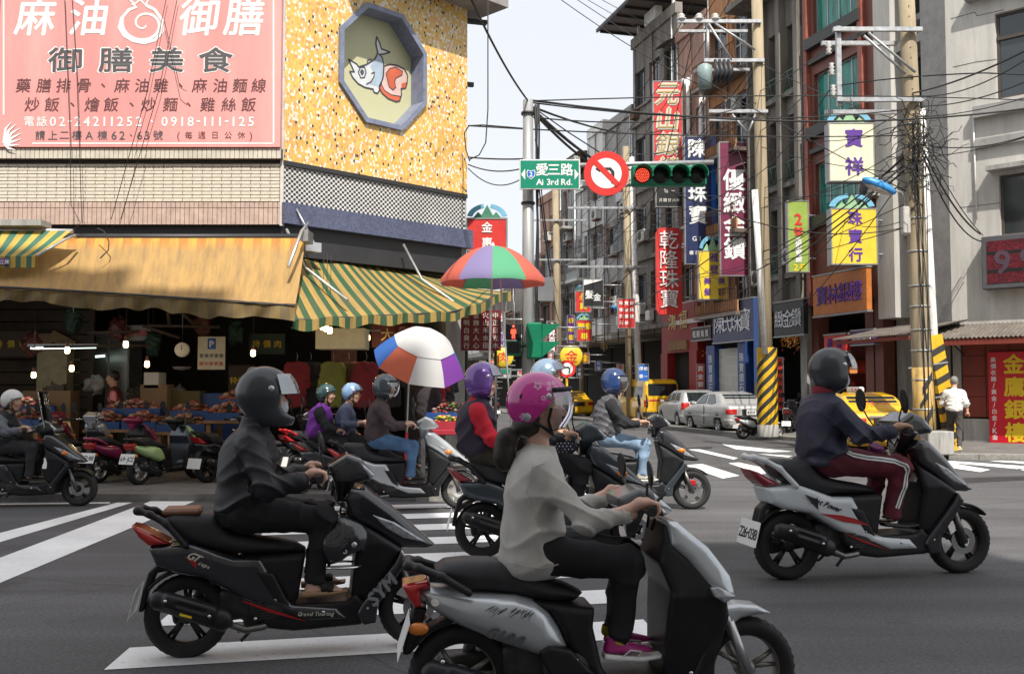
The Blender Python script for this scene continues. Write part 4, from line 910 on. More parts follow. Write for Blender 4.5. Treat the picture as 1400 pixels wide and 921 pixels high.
t, w_, h_ = blade(872, 887, 497, 521, 43, SCOL['blue'], 'small blue parking sign on the slim white pole', [('停', .3, .72, .38), ('車', .3, .28, .38), ('統', .72, .72, .34), ('一', .72, .28, .34)], 'white', th=.05, name='parking_sign', arm=False)
blade(680, 691, 427, 475, 26, SCOL['white'], 'narrow white vertical sign with blue letters behind the parasol poles', [[vcol('佳美', .5, .75, .42, .7), 'black'], [[('心', .5, .88, .6)], 'red'], [vcol('百貨', .5, .40, .06, .7), 'purple']])
t = thing('round_sign', 'round yellow hanging sign under the pedestrian signal', 'sign', at(688, 488, 27)); MB().lathe([(0, -.04), (.26, -.04), (.28, -.02), (.28, .02), (.26, .04), (0, .04)], ax='y', n=20).build('panel', SCOL['yellow'], t)
letters('lettering', [('肉', 0, 0, .3)], LC['red'], t, y=-.045)
t, w_, h_ = blade(684, 699, 503, 517, 26, SCOL['white'], 'small green and white sign above the purple helmeted passenger', [(c, .2 + .2 * i, .3, .17) for i, c in enumerate('通行中心')], 'black', name='shop_sign')
bx('green_band', SCOL['green'], t, -w_ / 2 + .04, w_ / 2 - .04, -.16, -.145, h_ * .52, h_ - .04)
t = thing('round_sign', 'round yellow shop sign hanging beside a dim orange board far down', 'sign', at(781, 487, 47)); MB().lathe([(0, -.05), (.5, -.05), (.55, 0), (.5, .05), (0, .05)], ax='y', n=20).build('panel', SCOL['yellow'], t)
letters('lettering', [('金', 0, 0, .6)], LC['red'], t, y=-.055)
fill = [('red', 'small red shop sign low among the far shop fronts'), ('white', 'small white shop sign low among the far shop fronts'), ('blue', 'small blue shop sign low among the far shop fronts'), ('yellow', 'small yellow shop sign low among the far shop fronts')]
chars = '金銀珠寶百貨茶飯麵藥布衣鞋錶書屋'
k = 0
for px, py, s in ((660, 500, 9), (668, 512, 8), (652, 520, 9), (662, 526, 9), (735, 505, 9), (742, 520, 10), (757, 500, 9), (765, 512, 9), (770, 480, 9), (812, 480, 10), (818, 500, 9), (826, 470, 9), (835, 490, 8), (848, 505, 10), (792, 508, 8), (802, 470, 8), (753, 488, 8), (711, 512, 8), (706, 528, 9), (672, 496, 7), (648, 506, 8), (859, 480, 8)):
    col_, lb = fill[k % 4]
    t, w_, h_ = blade(px - s / 2, px + s / 2, py - s * .8, py + s * .8, 46 + (k * 7) % 22, SCOL[col_], lb, vcol(chars[k % 16] + chars[(k + 5) % 16], .5, .95, .05, .6), 'white' if col_ != 'white' and col_ != 'yellow' else 'red', name='shop_sign'); t['group'] = 'small shop signs far down the street'; k += 1
# ---- shop boards lying along the facades
def board(W, T, px0, px1, pyt, pyb, off, face, label, txt, lc, bold=.05, y2=None, th=.18, size=None, depth=.03, name='shop_board', rows=None):
    x0, x1 = W.loc(px0, 450, off)[0], W.loc(px1, 450, off)[0]; pm_ = (px0 + px1) / 2; z1, z0 = W.z(pm_, pyt, off), W.z(pm_, pyb, off)
    t = thing(name, label, 'sign', W.P + W.u * x0 + W.n * off + Vector((0, 0, z0)), W.rz); L = x1 - x0; H = z1 - z0
    MB().cbox(0, L, .0, th, 0, H, .015).build('panel', face, t); m = MB().box(-.03, L + .03, -.015, th, H + .001, H + .05).box(-.03, L + .03, -.015, th, -.05, -.001); m.build('frame', sframe, t)
    n = len(txt); s = size or min(H * .6, L / n * .8)
    for row_t, zz, ss in ([(txt, H * .5, s)] + (rows or [])):
        n = len(row_t); letters('lettering', [(c, L * (.08 + .84 * (i + .5) / n), zz, ss) for i, c in enumerate(row_t)], LC[lc], t, y=-.003 - depth, bold=bold, depth=depth)
    MB().box(.1, .16, th, th + off * .9 + .1, H * .5, H * .5 + .06).build('bracket', M_['steel'], t); return t, L, H
board(W3, T3, 1112, 1186, 372, 428, .9, SCOL['orange'], 'rusty orange shop board with dark brush characters below the yellow lightbox', '寶林銀樓', 'purple', size=.62)
W5_ = Wall(rowp_(972), UR)
t, L, H = board(W5_, None, 974, 1030, 412, 466, .6, SCOL['navy'], 'wide dark blue shop board with silver characters behind the silver cars', '陳氏珠寶', 'silver', size=.85); bx('blue_end', SCOL['blue'], t, L + .04, L + .5, -.02, .2, -1.6, H)
board(W4, T4, 1058, 1099, 412, 458, .6, SCOL['black'], 'dark shop board with silver characters right of the striped pole', '緻金鑽', 'silver', size=.62)
board(Wall(rowp_(944), UR), None, 945, 972, 448, 464, .4, SCOL['black'], 'thin black shop board with bold white characters left of the wide blue board', '乾隆珠寶', 'white', bold=.12)
board(W3, T3, 1163, 1194, 452, 470, .2, SCOL['purple'], 'small purple shop board in the dark arcade behind the helmeted rider', '乾隆珠寶', 'white')
board(W3, T3, 1126, 1156, 458, 480, .25, SCOL['red'], 'small orange red board in the arcade above the helmeted rider', '黃金', 'purple')
# red shop portal, blue shop front, gold garlands of the jewellers
rg = pm('crimson portal', (.26, .015, .015), .45, var=.12)
def on_row(px, off=0): w_ = Wall(rowp_(px), UR); return w_.P + w_.n * off, w_.rz
p, rz = on_row(909, .15); t = thing('shop_portal', 'tall crimson shop portal with a dark doorway behind the yellow van', 'portal', p, rz)
bx('panel', rg, t, 0, 3.6, 0, .4, 3.1, 5.2); bx('pillar', rg, t, 0, .7, -.05, .4, .11, 3.1); bx('pillar', rg, t, 2.9, 3.6, -.05, .4, .11, 3.1); bx('lintel', M_['wood'], t, .9, 2.7, -.08, .1, 3.2, 3.6)
letters('lettering', [('鴻', 1.2, 4.5, .8), ('福', 2.3, 4.5, .8)], LC['gold'], t, y=-.04, bold=.03, depth=.03); bx('doorway', dint, t, .7, 2.9, .35, .45, .11, 3.1)
p, rz = on_row(978, .3); t = thing('jewellery_shop', 'blue framed jewellery shop front with a pale shutter', 'shop front', p, rz)
bluew = pm('blue tile front', (.02, .06, .22), .4, var=.2)
bx('pillar', bluew, t, -.2, .5, 0, .5, .11, 3.25); bx('pillar', bluew, t, 2.4, 3.0, 0, .5, .11, 3.9); sh = bx('shutter', pm('pale shutter', (.50, .49, .45), .5, var=.06), t, .52, 2.38, .2, .3, .11, 3.1)
for k in range(8): MB().box(.55, 2.35, .185, .198, .3 + k * .35, .32 + k * .35).build('slat', M_['alu'], sh)
letters('lettering', col('珠寶鑽石翡翠', .15, 2.9, .6, .35), LC['silver'], t, y=-.005); letters('lettering', col('珠寶鑽石翡翠', 2.7, 2.9, .6, .35), LC['silver'], t, y=-.005)
goldm = pm('gold garland', (.75, .35, .04), .3, .3, var=.3, scale=20); redl = pm('red ornament', (.5, .03, .02), .4)
def garland(px, off, L, z, lab, n=170):
    p, rz = on_row(px, off); a, b_ = MB(), MB()
    for i in range(n):
        m = a if i % 3 else b_; x, y, zz = random.uniform(0, L), random.uniform(-.15, .15), z - abs(random.gauss(0, .16)) - (.45 * random.random() if i % 9 == 0 else 0); s = random.uniform(.025, .055)
        m.add([(x - s, y, zz), (x, y - s, zz - s), (x + s, y, zz), (x, y + s, zz + s), (x, y, zz + s * 1.3)], [(0, 1, 4), (1, 2, 4), (2, 3, 4), (3, 0, 4), (0, 2, 1)])
    t = thing('garland', lab, 'garland', p, rz); setkind(a.build('gold_tinsel', goldm, t), 'stuff'); setkind(b_.build('red_tinsel', redl, t), 'stuff')
garland(1058, -.4, 2.0, 3.35, 'gold and red tinsel garland over the shop right of the striped pole'); garland(954, -.2, 2.2, 3.1, 'gold and red tinsel garland over the shop left of the blue front', 110)
p, rz = on_row(1055, -1.2); t = thing('shop_display', 'glowing red and gold shop display behind the parked scooters', 'display', p, rz)
redw = pm('red shop wall', (.20, .02, .015), .6, var=.3, scale=3); bx('back_panel', redw, t, -.2, 2.3, 1.2, 1.3, .11, 3.6)
for k in range(5): bx('shelf', M_['wood'], t, .3, 2.1, .8, 1.19, .5 + k * .5, .55 + k * .5)
lit = pm('lit display', (.6, .25, .08), .5, emit=(1, .35, .1), estr=.7)
for k in range(16): c = .35 + (k % 4) * .45; z = .56 + (k // 4) * .5; MB().cbox(c, c + .3, .85, 1.0, z, z + .22, .03).build('box', redl if k % 3 else lit, t)
blade(1062, 1071, 488, 560, 33.5, SCOL['red'], 'tall narrow red banner right of the striped pole', vcol('金銀珠寶買賣', .5, .96, .04, .62), 'black', arm=False, th=.06, name='banner')
blade(952, 963, 497, 532, 41, SCOL['red'], 'small red banner standing left of the blue shop front', vcol('買金銀', .5, .95, .05, .7), 'white', arm=False, th=.06, name='banner')
# ---- big red sign on the corner shop, LED display
x0, z1 = W1.loc(1350, 481, .12); z0 = W1.z(1350, 609, .12); t = thing('wall_sign', 'large red sign with yellow characters and a white side column on the corner shop', 'sign', W1.P + W1.u * x0 + W1.n * .12 + Vector((0, 0, z0)), W1.rz); H = z1 - z0
MB().cbox(0, 1.5, 0, .07, 0, H, .01).build('panel', pm('glossy red sign', (.62, .01, .03), .35, var=.05), t)
k_ = W1.loc(1386, 500, .12)[0] - x0; k2 = W1.loc(1358, 500, .12)[0] - x0
letters('lettering', col('金鷹銀樓', k_, H * .99, H * .03, .50), LC['yellow'], t, y=-.003, bold=.06)
letters('lettering', col('高價收購/黃金/白金/K金', k2, H * .95, H * .06, .135), LC['white'], t, y=-.003, bold=.03)
x0, z1 = W1.loc(1341, 324, .35); z0 = W1.z(1341, 396, .35); H = z1 - z0
t = thing('led_display', 'red LED display with large dim digits in a grey case on the corner building', 'sign', W1.P + W1.u * x0 + W1.n * .35 + Vector((0, 0, z0)), W1.rz)
MB().cbox(0, 3.2, 0, .34, 0, H, .02).build('case', pm('led case', (.09, .09, .10), .5), t)
ledm = mosaic('led matrix', [(0, (.10, .01, .015)), (.35, (.22, .015, .025)), (.6, (.30, .02, .04)), (.85, (.14, .01, .03))], .03, .03, (.02, .01, .012), gw=.25)
bx('matrix', ledm, t, .14, 3.06, -.012, -.001, .14, H - .14)
bx('row_band', M_['black'], t, .15, 3.05, -.016, -.0125, H * .64, H * .70); bx('row_band', M_['black'], t, .15, 3.05, -.016, -.0125, H * .30, H * .36)
letters('lettering', [(c, .52 + .62 * i, H * .5, .62) for i, c in enumerate('9999')], pm('led digit', (.085, .05, .07), .5), t, y=-.019, bold=.05)
# ================================================================ awnings of the market
AW1 = stripes('faded yellow awning', (.66, .26, .05), (.74, .40, .07), .34, 0, .65, (.10, .40, (.50, .31, .11)), trans=.25)
AW2 = stripes('green and yellow striped awning', (.025, .10, .04), (.44, .29, .08), .24, 0, .6, trans=.2)
t = thing('awning', 'wide faded yellow awning with a crumpled hem over the meat stalls', 'awning', (0, 0, 0))
xa, xb = at(-60, 325, 15.85).x, at(418, 325, 15.85).x; A0 = at(418, 325, 15.85).z
def aw1(u, v):
    x = xa + (xb - xa) * u; top = Vector((x, 15.85, A0)); xe = at(-60, 0, 14.2).x + (at(408, 0, 14.2).x - at(-60, 0, 14.2).x) * u
    zb = at(-60 + 468 * u, 390 + 27 * u, 14.2).z; p = top.lerp(Vector((xe, 14.2, zb)), v)
    sag = .05 * math.sin(PI * v); wr = .012 * math.sin(u * 71 + 3 * v) * v + (.03 * math.sin(u * 23 + 2) + .02 * math.sin(u * 51 + v * 4)) * math.sin(PI * v); return (p.x, p.y + sag * .3, p.z - sag + wr)
cloth_sheet('canvas', aw1, 60, 14, AW1, t, (6.4, 2.0))
hem = stripes('dirty awning hem', (.16, .11, .04), (.22, .15, .05), .34, 0, .8, trans=.15)
def hem1(u, v):
    p = Vector(aw1(u, 1)); d = .17 + .06 * u + .03 * math.sin(u * 19) + .015 * math.sin(u * 61); a = math.sin(u * 90 + 2 * v) * .03 * v + math.sin(u * 37) * .05 * v; return (p.x + .03 * math.sin(u * 53) * v, p.y + .02 + a, p.z - d * v)
cloth_sheet('hem', hem1, 160, 6, hem, t, (6.4, .25))
m = MB().tube([Vector(aw1(k / 12, 1)) + Vector((0, .02, .01)) for k in range(13)], .02, 6); m.build('rail', M_['dark'], t)
MB().tube([(xa, 15.88, A0 + .02), (xb + .05, 15.88, A0 + .02)], .05, 8).build('roller', M_['dark'], t)
for x in (xb + .03,): MB().tube([(x, 15.9, A0 + .25), (x + .02, 15.3, A0 + .02), (x - .02, 14.6, 3.3)], .025, 6).build('arm', M_['alu'], t); bx('arm_box', M_['alu'], t, x - .02, x + .1, 15.4, 15.8, A0 - .12, A0 + .06)
t = thing('awning', 'green and yellow striped awning around the corner shop', 'awning', P0, PI / 4)
HB = [at(400, 437, 14.3).z, at(640, 427, 16.7).z, at(715, 400, 17.8).z + .0]
def aw2(u, v):
    x = -.83 * v ** .7 + (3.60 + .83 * v ** .7) * u; zt_ = 3.85 - .22 * u; zb = HB[0] + (HB[1] - HB[0]) * min(1, u / .72) if u < .72 else HB[1] + (HB[2] - HB[1]) * (u - .72) / .28
    b = 1.6 * v; z = zt_ + (zb - zt_) * v ** 1.15; z += -.06 * math.sin(PI * v) + .02 * math.sin(u * 40 + 2 * v) * v + .03 * math.sin(u * 17 + 1) * math.sin(PI * v); return (x, .38 - b * 1.24 + .02 * math.sin(u * 28), z)
cloth_sheet('canvas', aw2, 70, 14, AW2, t, (4.75, 1.9))
def hem2(u, v): p = aw2(u, 1); return (p[0], p[1] - .01 + .015 * math.sin(u * 60) * v, p[2] - (.15 + .015 * math.sin(u * 33)) * v)
cloth_sheet('hem', hem2, 90, 3, AW2, t, (4.75, .15))
MB().tube([Vector(aw2(k / 12, 1)) + Vector((0, .02, -.01)) for k in range(13)], .02, 6).build('rail', M_['dark'], t)
for x in (.0, 2.4): MB().tube([(x, -.1, zb0 - .1), (x + .1, -.5, zb0 - .75), (x + .2, -1.5, HB[0] + .35)], .025, 6).build('arm', M_['alu'], t)
MB().tube([cw_ for cw_ in ((.18, -.1, zb0 + .25), (.42, -.25, zb0 - .28))], .018, 6).build('strut', M_['alu'], t); bx('arm_box', M_['alu'], t, .2, .5, -.35, -.1, zb0 - .45, zb0 - .3)
t = thing('awning', 'small green and yellow striped awning at the left edge with a purple name strip', 'awning', (0, 0, 0))
def aw3(u, v): p = at(-60 + 158 * u, 315, 15.3).lerp(at(-60 + 108 * u, 350, 14.5), v); return (p.x, p.y, p.z - .02 * math.sin(PI * v))
AW3 = stripes('small striped awning cloth', (.60, .42, .08), (.05, .18, .12), .26, 0, .5, trans=.2)
cloth_sheet('canvas', aw3, 20, 6, AW3, t, (1.9, 1)); cloth_sheet('hem', lambda u, v: (lambda p: (p[0], p[1], p[2] - .17 * v))(aw3(u, 1)), 20, 2, AW3, t, (1.9, .2))
q = at(-4, 358, 14.48); s_ = MB().box(at(-40, 0, 14.48).x, at(21, 0, 14.48).x, 14.455, 14.475, q.z - .045, q.z + .05).build('name_strip', SCOL['purple'], t)
letters('lettering', [(c, at(x, 0, 14.45).x, q.z, .075) for c, x in zip('新立美', (4, 12, 19))], LC['white'], t, y=14.45)
MB().tube([at(-60, 314, 15.32), at(100, 316, 15.32)], .035, 6).build('roller', M_['alu'], t); MB().tube([at(103, 322, 15.3), at(88, 328, 14.9), at(50, 350, 14.5)], .022, 6).build('arm', M_['alu'], t)
b_ = at(-60, 307, 15.4); bx('cover', M_['concrete'], t, b_.x, at(76, 0, 15.4).x, 15.1, 15.45, b_.z - .06, b_.z + .03)
# ================================================================ umbrellas
def canopy(name, cols_, n, R, h, drop, t, mats, sub=1, a0=0.0):
    for k in range(n):
        vs = []; fs = []; A, B_ = a0 + 2 * PI * k / n, a0 + 2 * PI * (k + 1) / n; nr, na = 8, 6
        for i in range(nr + 1):
            s = i / nr
            for j in range(na + 1):
                u = j / na; a = A + (B_ - A) * u; r = R * s; ch = math.cos((B_ - A) / 2) / math.cos((B_ - A) * (u - .5)); rr = r * (ch * .75 + .25)
                z = h * (1 - s ** 2.1) - .05 * s * math.sin(PI * u) * -1 * (s > .3) * .6; vs.append((rr * math.cos(a), rr * math.sin(a), z))
        for i in range(nr):
            for j in range(na): b = i * (na + 1) + j; fs.append((b, b + 1, b + na + 2, b + na + 1))
        m = len(vs)
        for j in range(na + 1): x, y, z = vs[nr * (na + 1) + j]; vs.append((x * 1.0, y * 1.0, z - drop * (.8 + .2 * math.sin(PI * j / na))))
        for j in range(na): fs.append((nr * (na + 1) + j, nr * (na + 1) + j + 1, m + j + 1, m + j))
        MB().add(vs, fs, True).build('gore', mats[cols_[k % len(cols_)]], t)
def cloth(name, c): 
    m, N, L, B = node_mat(name, .7); B.inputs['Base Color'].default_value = (*c, 1); tr = N('BsdfTranslucent'); tr.inputs[0].default_value = (*c, 1); mx = N('MixShader', i0=.35)
    nz = N('TexNoise'); nz.inputs['Scale'].default_value = 6; bp = N('Bump'); bp.inputs['Strength'].default_value = .3; L.new(nz.outputs[0], bp.inputs['Height']); L.new(bp.outputs[0], B.inputs['Normal'])
    L.new(B.outputs[0], mx.inputs[1]); L.new(tr.outputs[0], mx.inputs[2]); L.new(mx.outputs[0], m.node_tree.nodes['Material Output'].inputs[0]); return m
um = dict(r=cloth('coral parasol cloth', (.72, .16, .11)), g=cloth('green parasol cloth', (.12, .45, .24)), p=cloth('lilac parasol cloth', (.28, .24, .46)), w=cloth('white umbrella cloth', (.72, .72, .70)), b=cloth('blue umbrella cloth', (.05, .17, .55)), v=cloth('violet umbrella cloth', (.26, .06, .42)), o=cloth('orange umbrella cloth', (.70, .16, .08)))
c = at(674, 372, 15.3); t = thing('parasol', 'large red, green and lilac striped parasol on two thin poles at the market corner', 'umbrella', (c.x, 15.3, 0))
R_ = 74 / 1361 * 15.3 * 1.0
def parasol(t, z0, R, h, n, cols_, drop, a0, tilt=(0, 0), mats=um, top=None):
    e = bpy.data.objects.new('canopy', None); C.objects.link(e); e.parent = t; e.location = (0, 0, z0); e.rotation_euler = (tilt[0], tilt[1], 0)
    canopy('gore', cols_, n, R, h, drop, e, mats, a0=a0)
    m = MB()
    for k in range(n): a = a0 + 2 * PI * k / n; m.tube([(R * s * math.cos(a), R * s * math.sin(a), h * (1 - s ** 2.1) - .012) for s in (0, .25, .5, .75, 1)], .006, 4)
    setkind(m.build('rib', M_['alu'], e), 'stuff'); MB().lathe([(0, .05), (.02, .04), (.025, .0), (.05, -.02), (.0, -.03)], (0, 0, h), n=8).build('finial', M_['white'], e)
    return e
zb_a = at(674, 384, 15.3).z
parasol(t, zb_a, R_, .54, 10, 'rpgrp', .07, .32)
MB().tube([(0, 0, .1), (-.05, 0, 2.0), (.0, 0, zb_a + .6)], .018, 6).build('pole', M_['alu'], t); MB().tube([(.35, .05, .1), (.1, 0, zb_a + .2)], .014, 6).build('pole', M_['alu'], t)
for a in (0, PI / 2): MB().box(-.3, .3, -.03, .03, .0, .04).build('foot', M_['dark'], t, loc=(0, 0, .1 + .05 * a), rz=a)
c = at(575, 490, 13.9); t = thing('umbrella', 'tilted golf umbrella with white top and blue, red and violet edge panels', 'umbrella', (c.x - .1, 13.9, 0))
e = bpy.data.objects.new('canopy', None); C.objects.link(e); e.parent = t; e.location = (.08, 0, at(575, 497, 13.9).z); e.rotation_euler = (math.radians(27), math.radians(17), 0)
Ru = .66; hu = .50
def gsec(a, b_, s0, s1, mat, lift=0, nm='gore'):
    vs = []; nr, na = 5, 5
    for i in range(nr + 1):
        s = s0 + (s1 - s0) * i / nr
        for j in range(na + 1):
            u = j / na; th_ = a + (b_ - a) * u; ch = math.cos((b_ - a) / 2) / math.cos((b_ - a) * (u - .5)); rr = Ru * s * (ch * .8 + .2); vs.append((rr * math.cos(th_), rr * math.sin(th_), hu * (1 - s ** 2.2) + lift))
    return MB().add(vs, [(i * 6 + j, i * 6 + j + 1, (i + 1) * 6 + j + 1, (i + 1) * 6 + j) for i in range(nr) for j in range(na)], True).build(nm, mat, e)
for k in range(8):
    a = math.radians(-157.5 - 22.5 + 45 * k) ; b_ = a + math.radians(45); gsec(a, b_, 0, .66, um['w'], .018); gsec(a, b_, .60, 1.0, um['bowvbwvb'[k]])
m = MB()
for k in range(8): a = math.radians(-180 + 45 * k); m.tube([(Ru * s * math.cos(a), Ru * s * math.sin(a), hu * (1 - s ** 2.2) - .01) for s in (0, .3, .6, .8, 1)], .005, 4)
setkind(m.build('rib', M_['alu'], e), 'stuff')
zt_ = at(575, 470, 13.9).z; MB().tube([(-.12, 0, .1), (-.05, .0, zt_ - .2), (.03, -.02, zt_ + .2)], .013, 6).build('pole', M_['alu'], t); MB().tube([(-.12, 0, .1), (-.085, 0, .9)], .02, 6).build('sleeve', pm('red sleeve', (.5, .02, .03), .5), t); MB().lathe([(.0, .1), (.25, .1), (.25, .16), (.06, .2), (0, .2)], (-.12, 0, 0), n=12).build('base', M_['dark'], t)
# ================================================================ signal pole, road signs, traffic lights
conc = pm('pole concrete', (.36, .34, .30), .85, var=.2, scale=2.5, dirt=.4, streak=True); tan = pm('tan concrete', (.36, .29, .19), .85, var=.15, scale=3, dirt=.35, streak=True)
PX, PY = at(722, 300, 16.6).x, 16.6; ztp = at(722, 137, 16.6).z
t = thing('signal_pole', 'grey steel pole wrapped in black cables left of the street sign', 'pole', (PX, PY, 0))
MB().tube([(0, 0, .1), (0, 0, 3.4), (0, 0, ztp)], [.115, .10, .085], 16).build('pole', pm('grey galvanised pole', (.40, .41, .41), .45, .4, var=.15, dirt=.3, streak=True), t)
m = MB()
for k in range(9):
    a0_ = .09 + .015 * (k % 3); pts = [(a0_ + .05 + .018 * math.sin(k * 2 + i * .8), -.08 + .02 * math.cos(k + i), .4 + i * (ztp - .5) / 14) for i in range(15)]; m.tube(pts, .012 + .004 * (k % 2), 5)
setkind(m.build('cable_bundle', M_['wire'], t), 'stuff')
for z in (1.2, 2.2, 3.3, 4.6, ztp - .25): MB().lathe([(.10, 0), (.118, .0), (.118, .04), (.10, .04)], (0, 0, z), n=14).build('clamp', M_['dark'], t)
bx('control_box', pm('grey cabinet', (.18, .19, .20), .5, .3), t, .16, .42, -.12, .12, at(745, 412, PY).z, at(745, 380, PY).z)
zs_ = at(800, 222, 16.4).z
MB().tube([(.05, -.12, zs_ - .05), (3.1, -.12, zs_ + .02)], .04, 8).build('mast_arm', M_['steel'], t); MB().tube([(.05, -.12, zs_ - .42), (1.9, -.12, zs_ - .36)], .03, 8).build('mast_arm', M_['steel'], t)
p0, p1 = at(710, 259, 16.3), at(793, 218, 16.3)
t = thing('street_name_sign', 'green street name sign reading Ai 3rd Rd. with arrows and route shield', 'sign', (p0.x, 16.3, p0.z)); w_, h_ = p1.x - p0.x, p1.z - p0.z
MB().cbox(0, w_, 0, .03, 0, h_, .008).build('panel', SCOL['white'], t); bx('face', SCOL['green'], t, .02, w_ - .02, -.004, -.001, .02, h_ - .02)
u = w_ / 83
letters('lettering', [(c, x * u, h_ * .66, 17 * u) for c, x in zip('愛三路', (31, 47, 65))], LC['white'], t, y=-.007, bold=.04); letters('lettering', rowp('Ai 3rd Rd.', 24 * u, 73 * u, h_ * .25, 8.5 * u), LC['white'], t, y=-.007, bold=.04)
MB().prism([(2.5 * u, h_ * .5), (8 * u, h_ * .68), (8 * u, h_ * .32)], -.007, -.0045).prism([(81 * u, h_ * .5), (75.5 * u, h_ * .68), (75.5 * u, h_ * .32)], -.007, -.0045).build('arrow', LC['white'], t)
sh_ = [(-6, 3), (-5, 6), (0, 5), (5, 6), (6, 3), (5, -3), (0, -7), (-5, -3)]
s0 = MB().prism([((16 + a) * u, h_ * .5 + b * u) for a, b in sh_], -.007, -.0045).build('route_shield', LC['white'], t); MB().prism([((16 + a * .85) * u, h_ * .5 + b * .85 * u) for a, b in sh_], -.0085, -.0072).build('shield_face', SCOL['blue'], s0)
letters('lettering', [('2', 16 * u, h_ * .5, 6.5 * u)], LC['white'], t, y=-.010, bold=.05)
c = at(829, 237, 16.2); R_ = 31 / 1361 * 16.2
t = thing('no_left_turn_sign', 'round red and white no left turn sign beside the traffic lights', 'sign', c)
MB().lathe([(0, .03), (R_, .03), (R_, 0), (0, 0)], ax='y', n=40, smooth=False).build('disc', pm('sign red', (.62, .03, .025), .4, var=.03), t)
MB().lathe([(0, -.002), (R_ * .68, -.002), (R_ * .68, -.005), (0, -.005)], ax='y', n=36, smooth=False).build('white_face', LC['white'], t)
m = MB(); r = R_
m.prism([(r * a, r * b) for a, b in ((.22, -.50), (.22, .02), (.14, .14), (-.28, .14), (-.28, .04), (-.5, .19), (-.28, .34), (-.28, .26), (.2, .26), (.36, .08), (.36, -.50), (.29, -.42))][::-1], -.009, -.0055); m.build('arrow', LC['black'], t)
a = R_ * .72; q = R_ * .085; MB().prism([(-a * .72 - q, a * .72 - q), (-a * .72 + q, a * .72 + q), (a * .72 + q, -a * .72 + q), (a * .72 - q, -a * .72 - q)], -.013, -.0095).build('slash', MATS['sign red'], t)
bx('clamp', M_['steel'], t, -.05, .05, .031, .2, -.2, .3)
sgn = pm('signal housing green', (.0, .16, .075), .4); p0 = at(878, 240, 16.2)
t = thing('traffic_light', 'green four-lamp traffic light with the leftmost lamp lit red', 'traffic light', (p0.x, 16.2, p0.z)); st = 25.2 / 1361 * 16.2; r = st * .46
bodyp = MB().cbox(-st * .58, st * 3.55, 0, .18, -st * .55, st * .58, .03).build('housing', sgn, t)
redlit = pm('lit red lamp', (.6, .05, .03), .4, emit=(1, .10, .05), estr=1.6); dk = pm('unlit lamp', (.012, .014, .014), .25)
for k in range(4):
    vz = MB().lathe([(r * 1.1, -.001), (r * 1.12, -.22), (r * 1.05, -.22), (r * 1.03, -.001)], (st * k, 0, 0), 'y', 18, True, -.35, PI + .35).build('visor', sgn, t)
    MB().lathe([(r, -.004), (r * .7, -.02), (0, -.03)], (st * k, 0, 0), 'y', 20).build('lens', dk if k else pm('red lens', (.10, .01, .01), .3), t)
    if k == 0:
        m = MB()
        for rr in range(5):
            for j in range(1 if rr == 0 else rr * 6): aa = 2 * PI * j / max(1, rr * 6); x, z = rr * r * .19 * math.cos(aa), rr * r * .19 * math.sin(aa); m.lathe([(r * .075, -.034), (0, -.04)], (x, 0, z), 'y', 6)
        setkind(m.build('led_dots', redlit, t), 'stuff')
# pedestrian signal and sideways signal low on the pole
p0 = at(702, 465, 16.5); t = thing('pedestrian_signal', 'black pedestrian signal with a lit red standing figure', 'traffic light', (p0.x, 16.5, p0.z)); s = .135
MB().cbox(-s * .95, s * .95, 0, .14, .01, s * 2.1, .015).build('upper_box', M_['black'], t); MB().cbox(-s * .95, s * .95, 0, .14, -s * 1.9, -.01, .015).build('lower_box', sgn, t)
bx('lens', dk, t, -s * .75, s * .75, -.006, -.001, -s * 1.6, -s * .2); bx('bracket', M_['dark'], t, .05, .3, .04, .1, -.02, .02)
m = MB(); h = s * 1.9
m.lathe([(h * .085, -.005), (0, -.008)], (0, 0, h * .9), 'y', 10); m.prism([(-.16 * h, .72 * h), (.16 * h, .72 * h), (.19 * h, .42 * h), (.12 * h, .42 * h), (.1 * h, .45 * h), (.11 * h, .1 * h), (.02 * h, .1 * h), (0, .38 * h), (-.02 * h, .1 * h), (-.11 * h, .1 * h), (-.1 * h, .45 * h), (-.12 * h, .42 * h), (-.19 * h, .42 * h)][::-1], -.008, -.002); m.build('red_figure', redlit, t)
p0 = at(728, 466, 16.4); t = thing('traffic_light', 'dark green traffic light seen from the side, mounted low on the pole', 'traffic light', (p0.x, 16.4, p0.z), PI / 2)
MB().cbox(-.15, .15, -.16, .1, -.30, .30, .03).build('housing', sgn, t)
for k in (-1, 1): MB().prism([(-.16, k * .145 + .13), (-.46, k * .145 + .13), (-.16, k * .145 - .12)], -.14, .14, 'x').build('visor', sgn, t)
# ================================================================ utility poles
hz_y, hz_b = pm('hazard yellow', (.72, .43, .01), .6, dirt=.4, var=.1, scale=6), pm('hazard black', (.03, .028, .025), .6, dirt=.3)
def hazard_band(t, r, z0, z1, per=.42, slant=1.0, w=.5, mat=None, n=24, tilt=0):
    """one helical painted band per repeat, each with clean slanted edges"""
    MB().lathe([(r, z0), (r, z1)], n=n).build('yellow_sleeve', hz_y, t)
    z = z0
    while z < z1 - per * .4:
        for s0 in (0,):
            vs = []; 
            for j in range(n + 1):
                a = -PI + 2 * PI * j / n; zz = z + slant * abs(a + PI / 2 if a > -PI * .0 - 9 else 0) * 0 + slant * r * (a) ; vs += [((r + .003) * math.cos(a - PI / 2), (r + .003) * math.sin(a - PI / 2), min(max(zz, z0), z1)), ((r + .003) * math.cos(a - PI / 2), (r + .003) * math.sin(a - PI / 2), min(max(zz + per * w, z0), z1))]
            MB().add(vs, [(2 * j, 2 * j + 2, 2 * j + 3, 2 * j + 1) for j in range(n)], True).build('black_band', hz_b, t)
        z += per
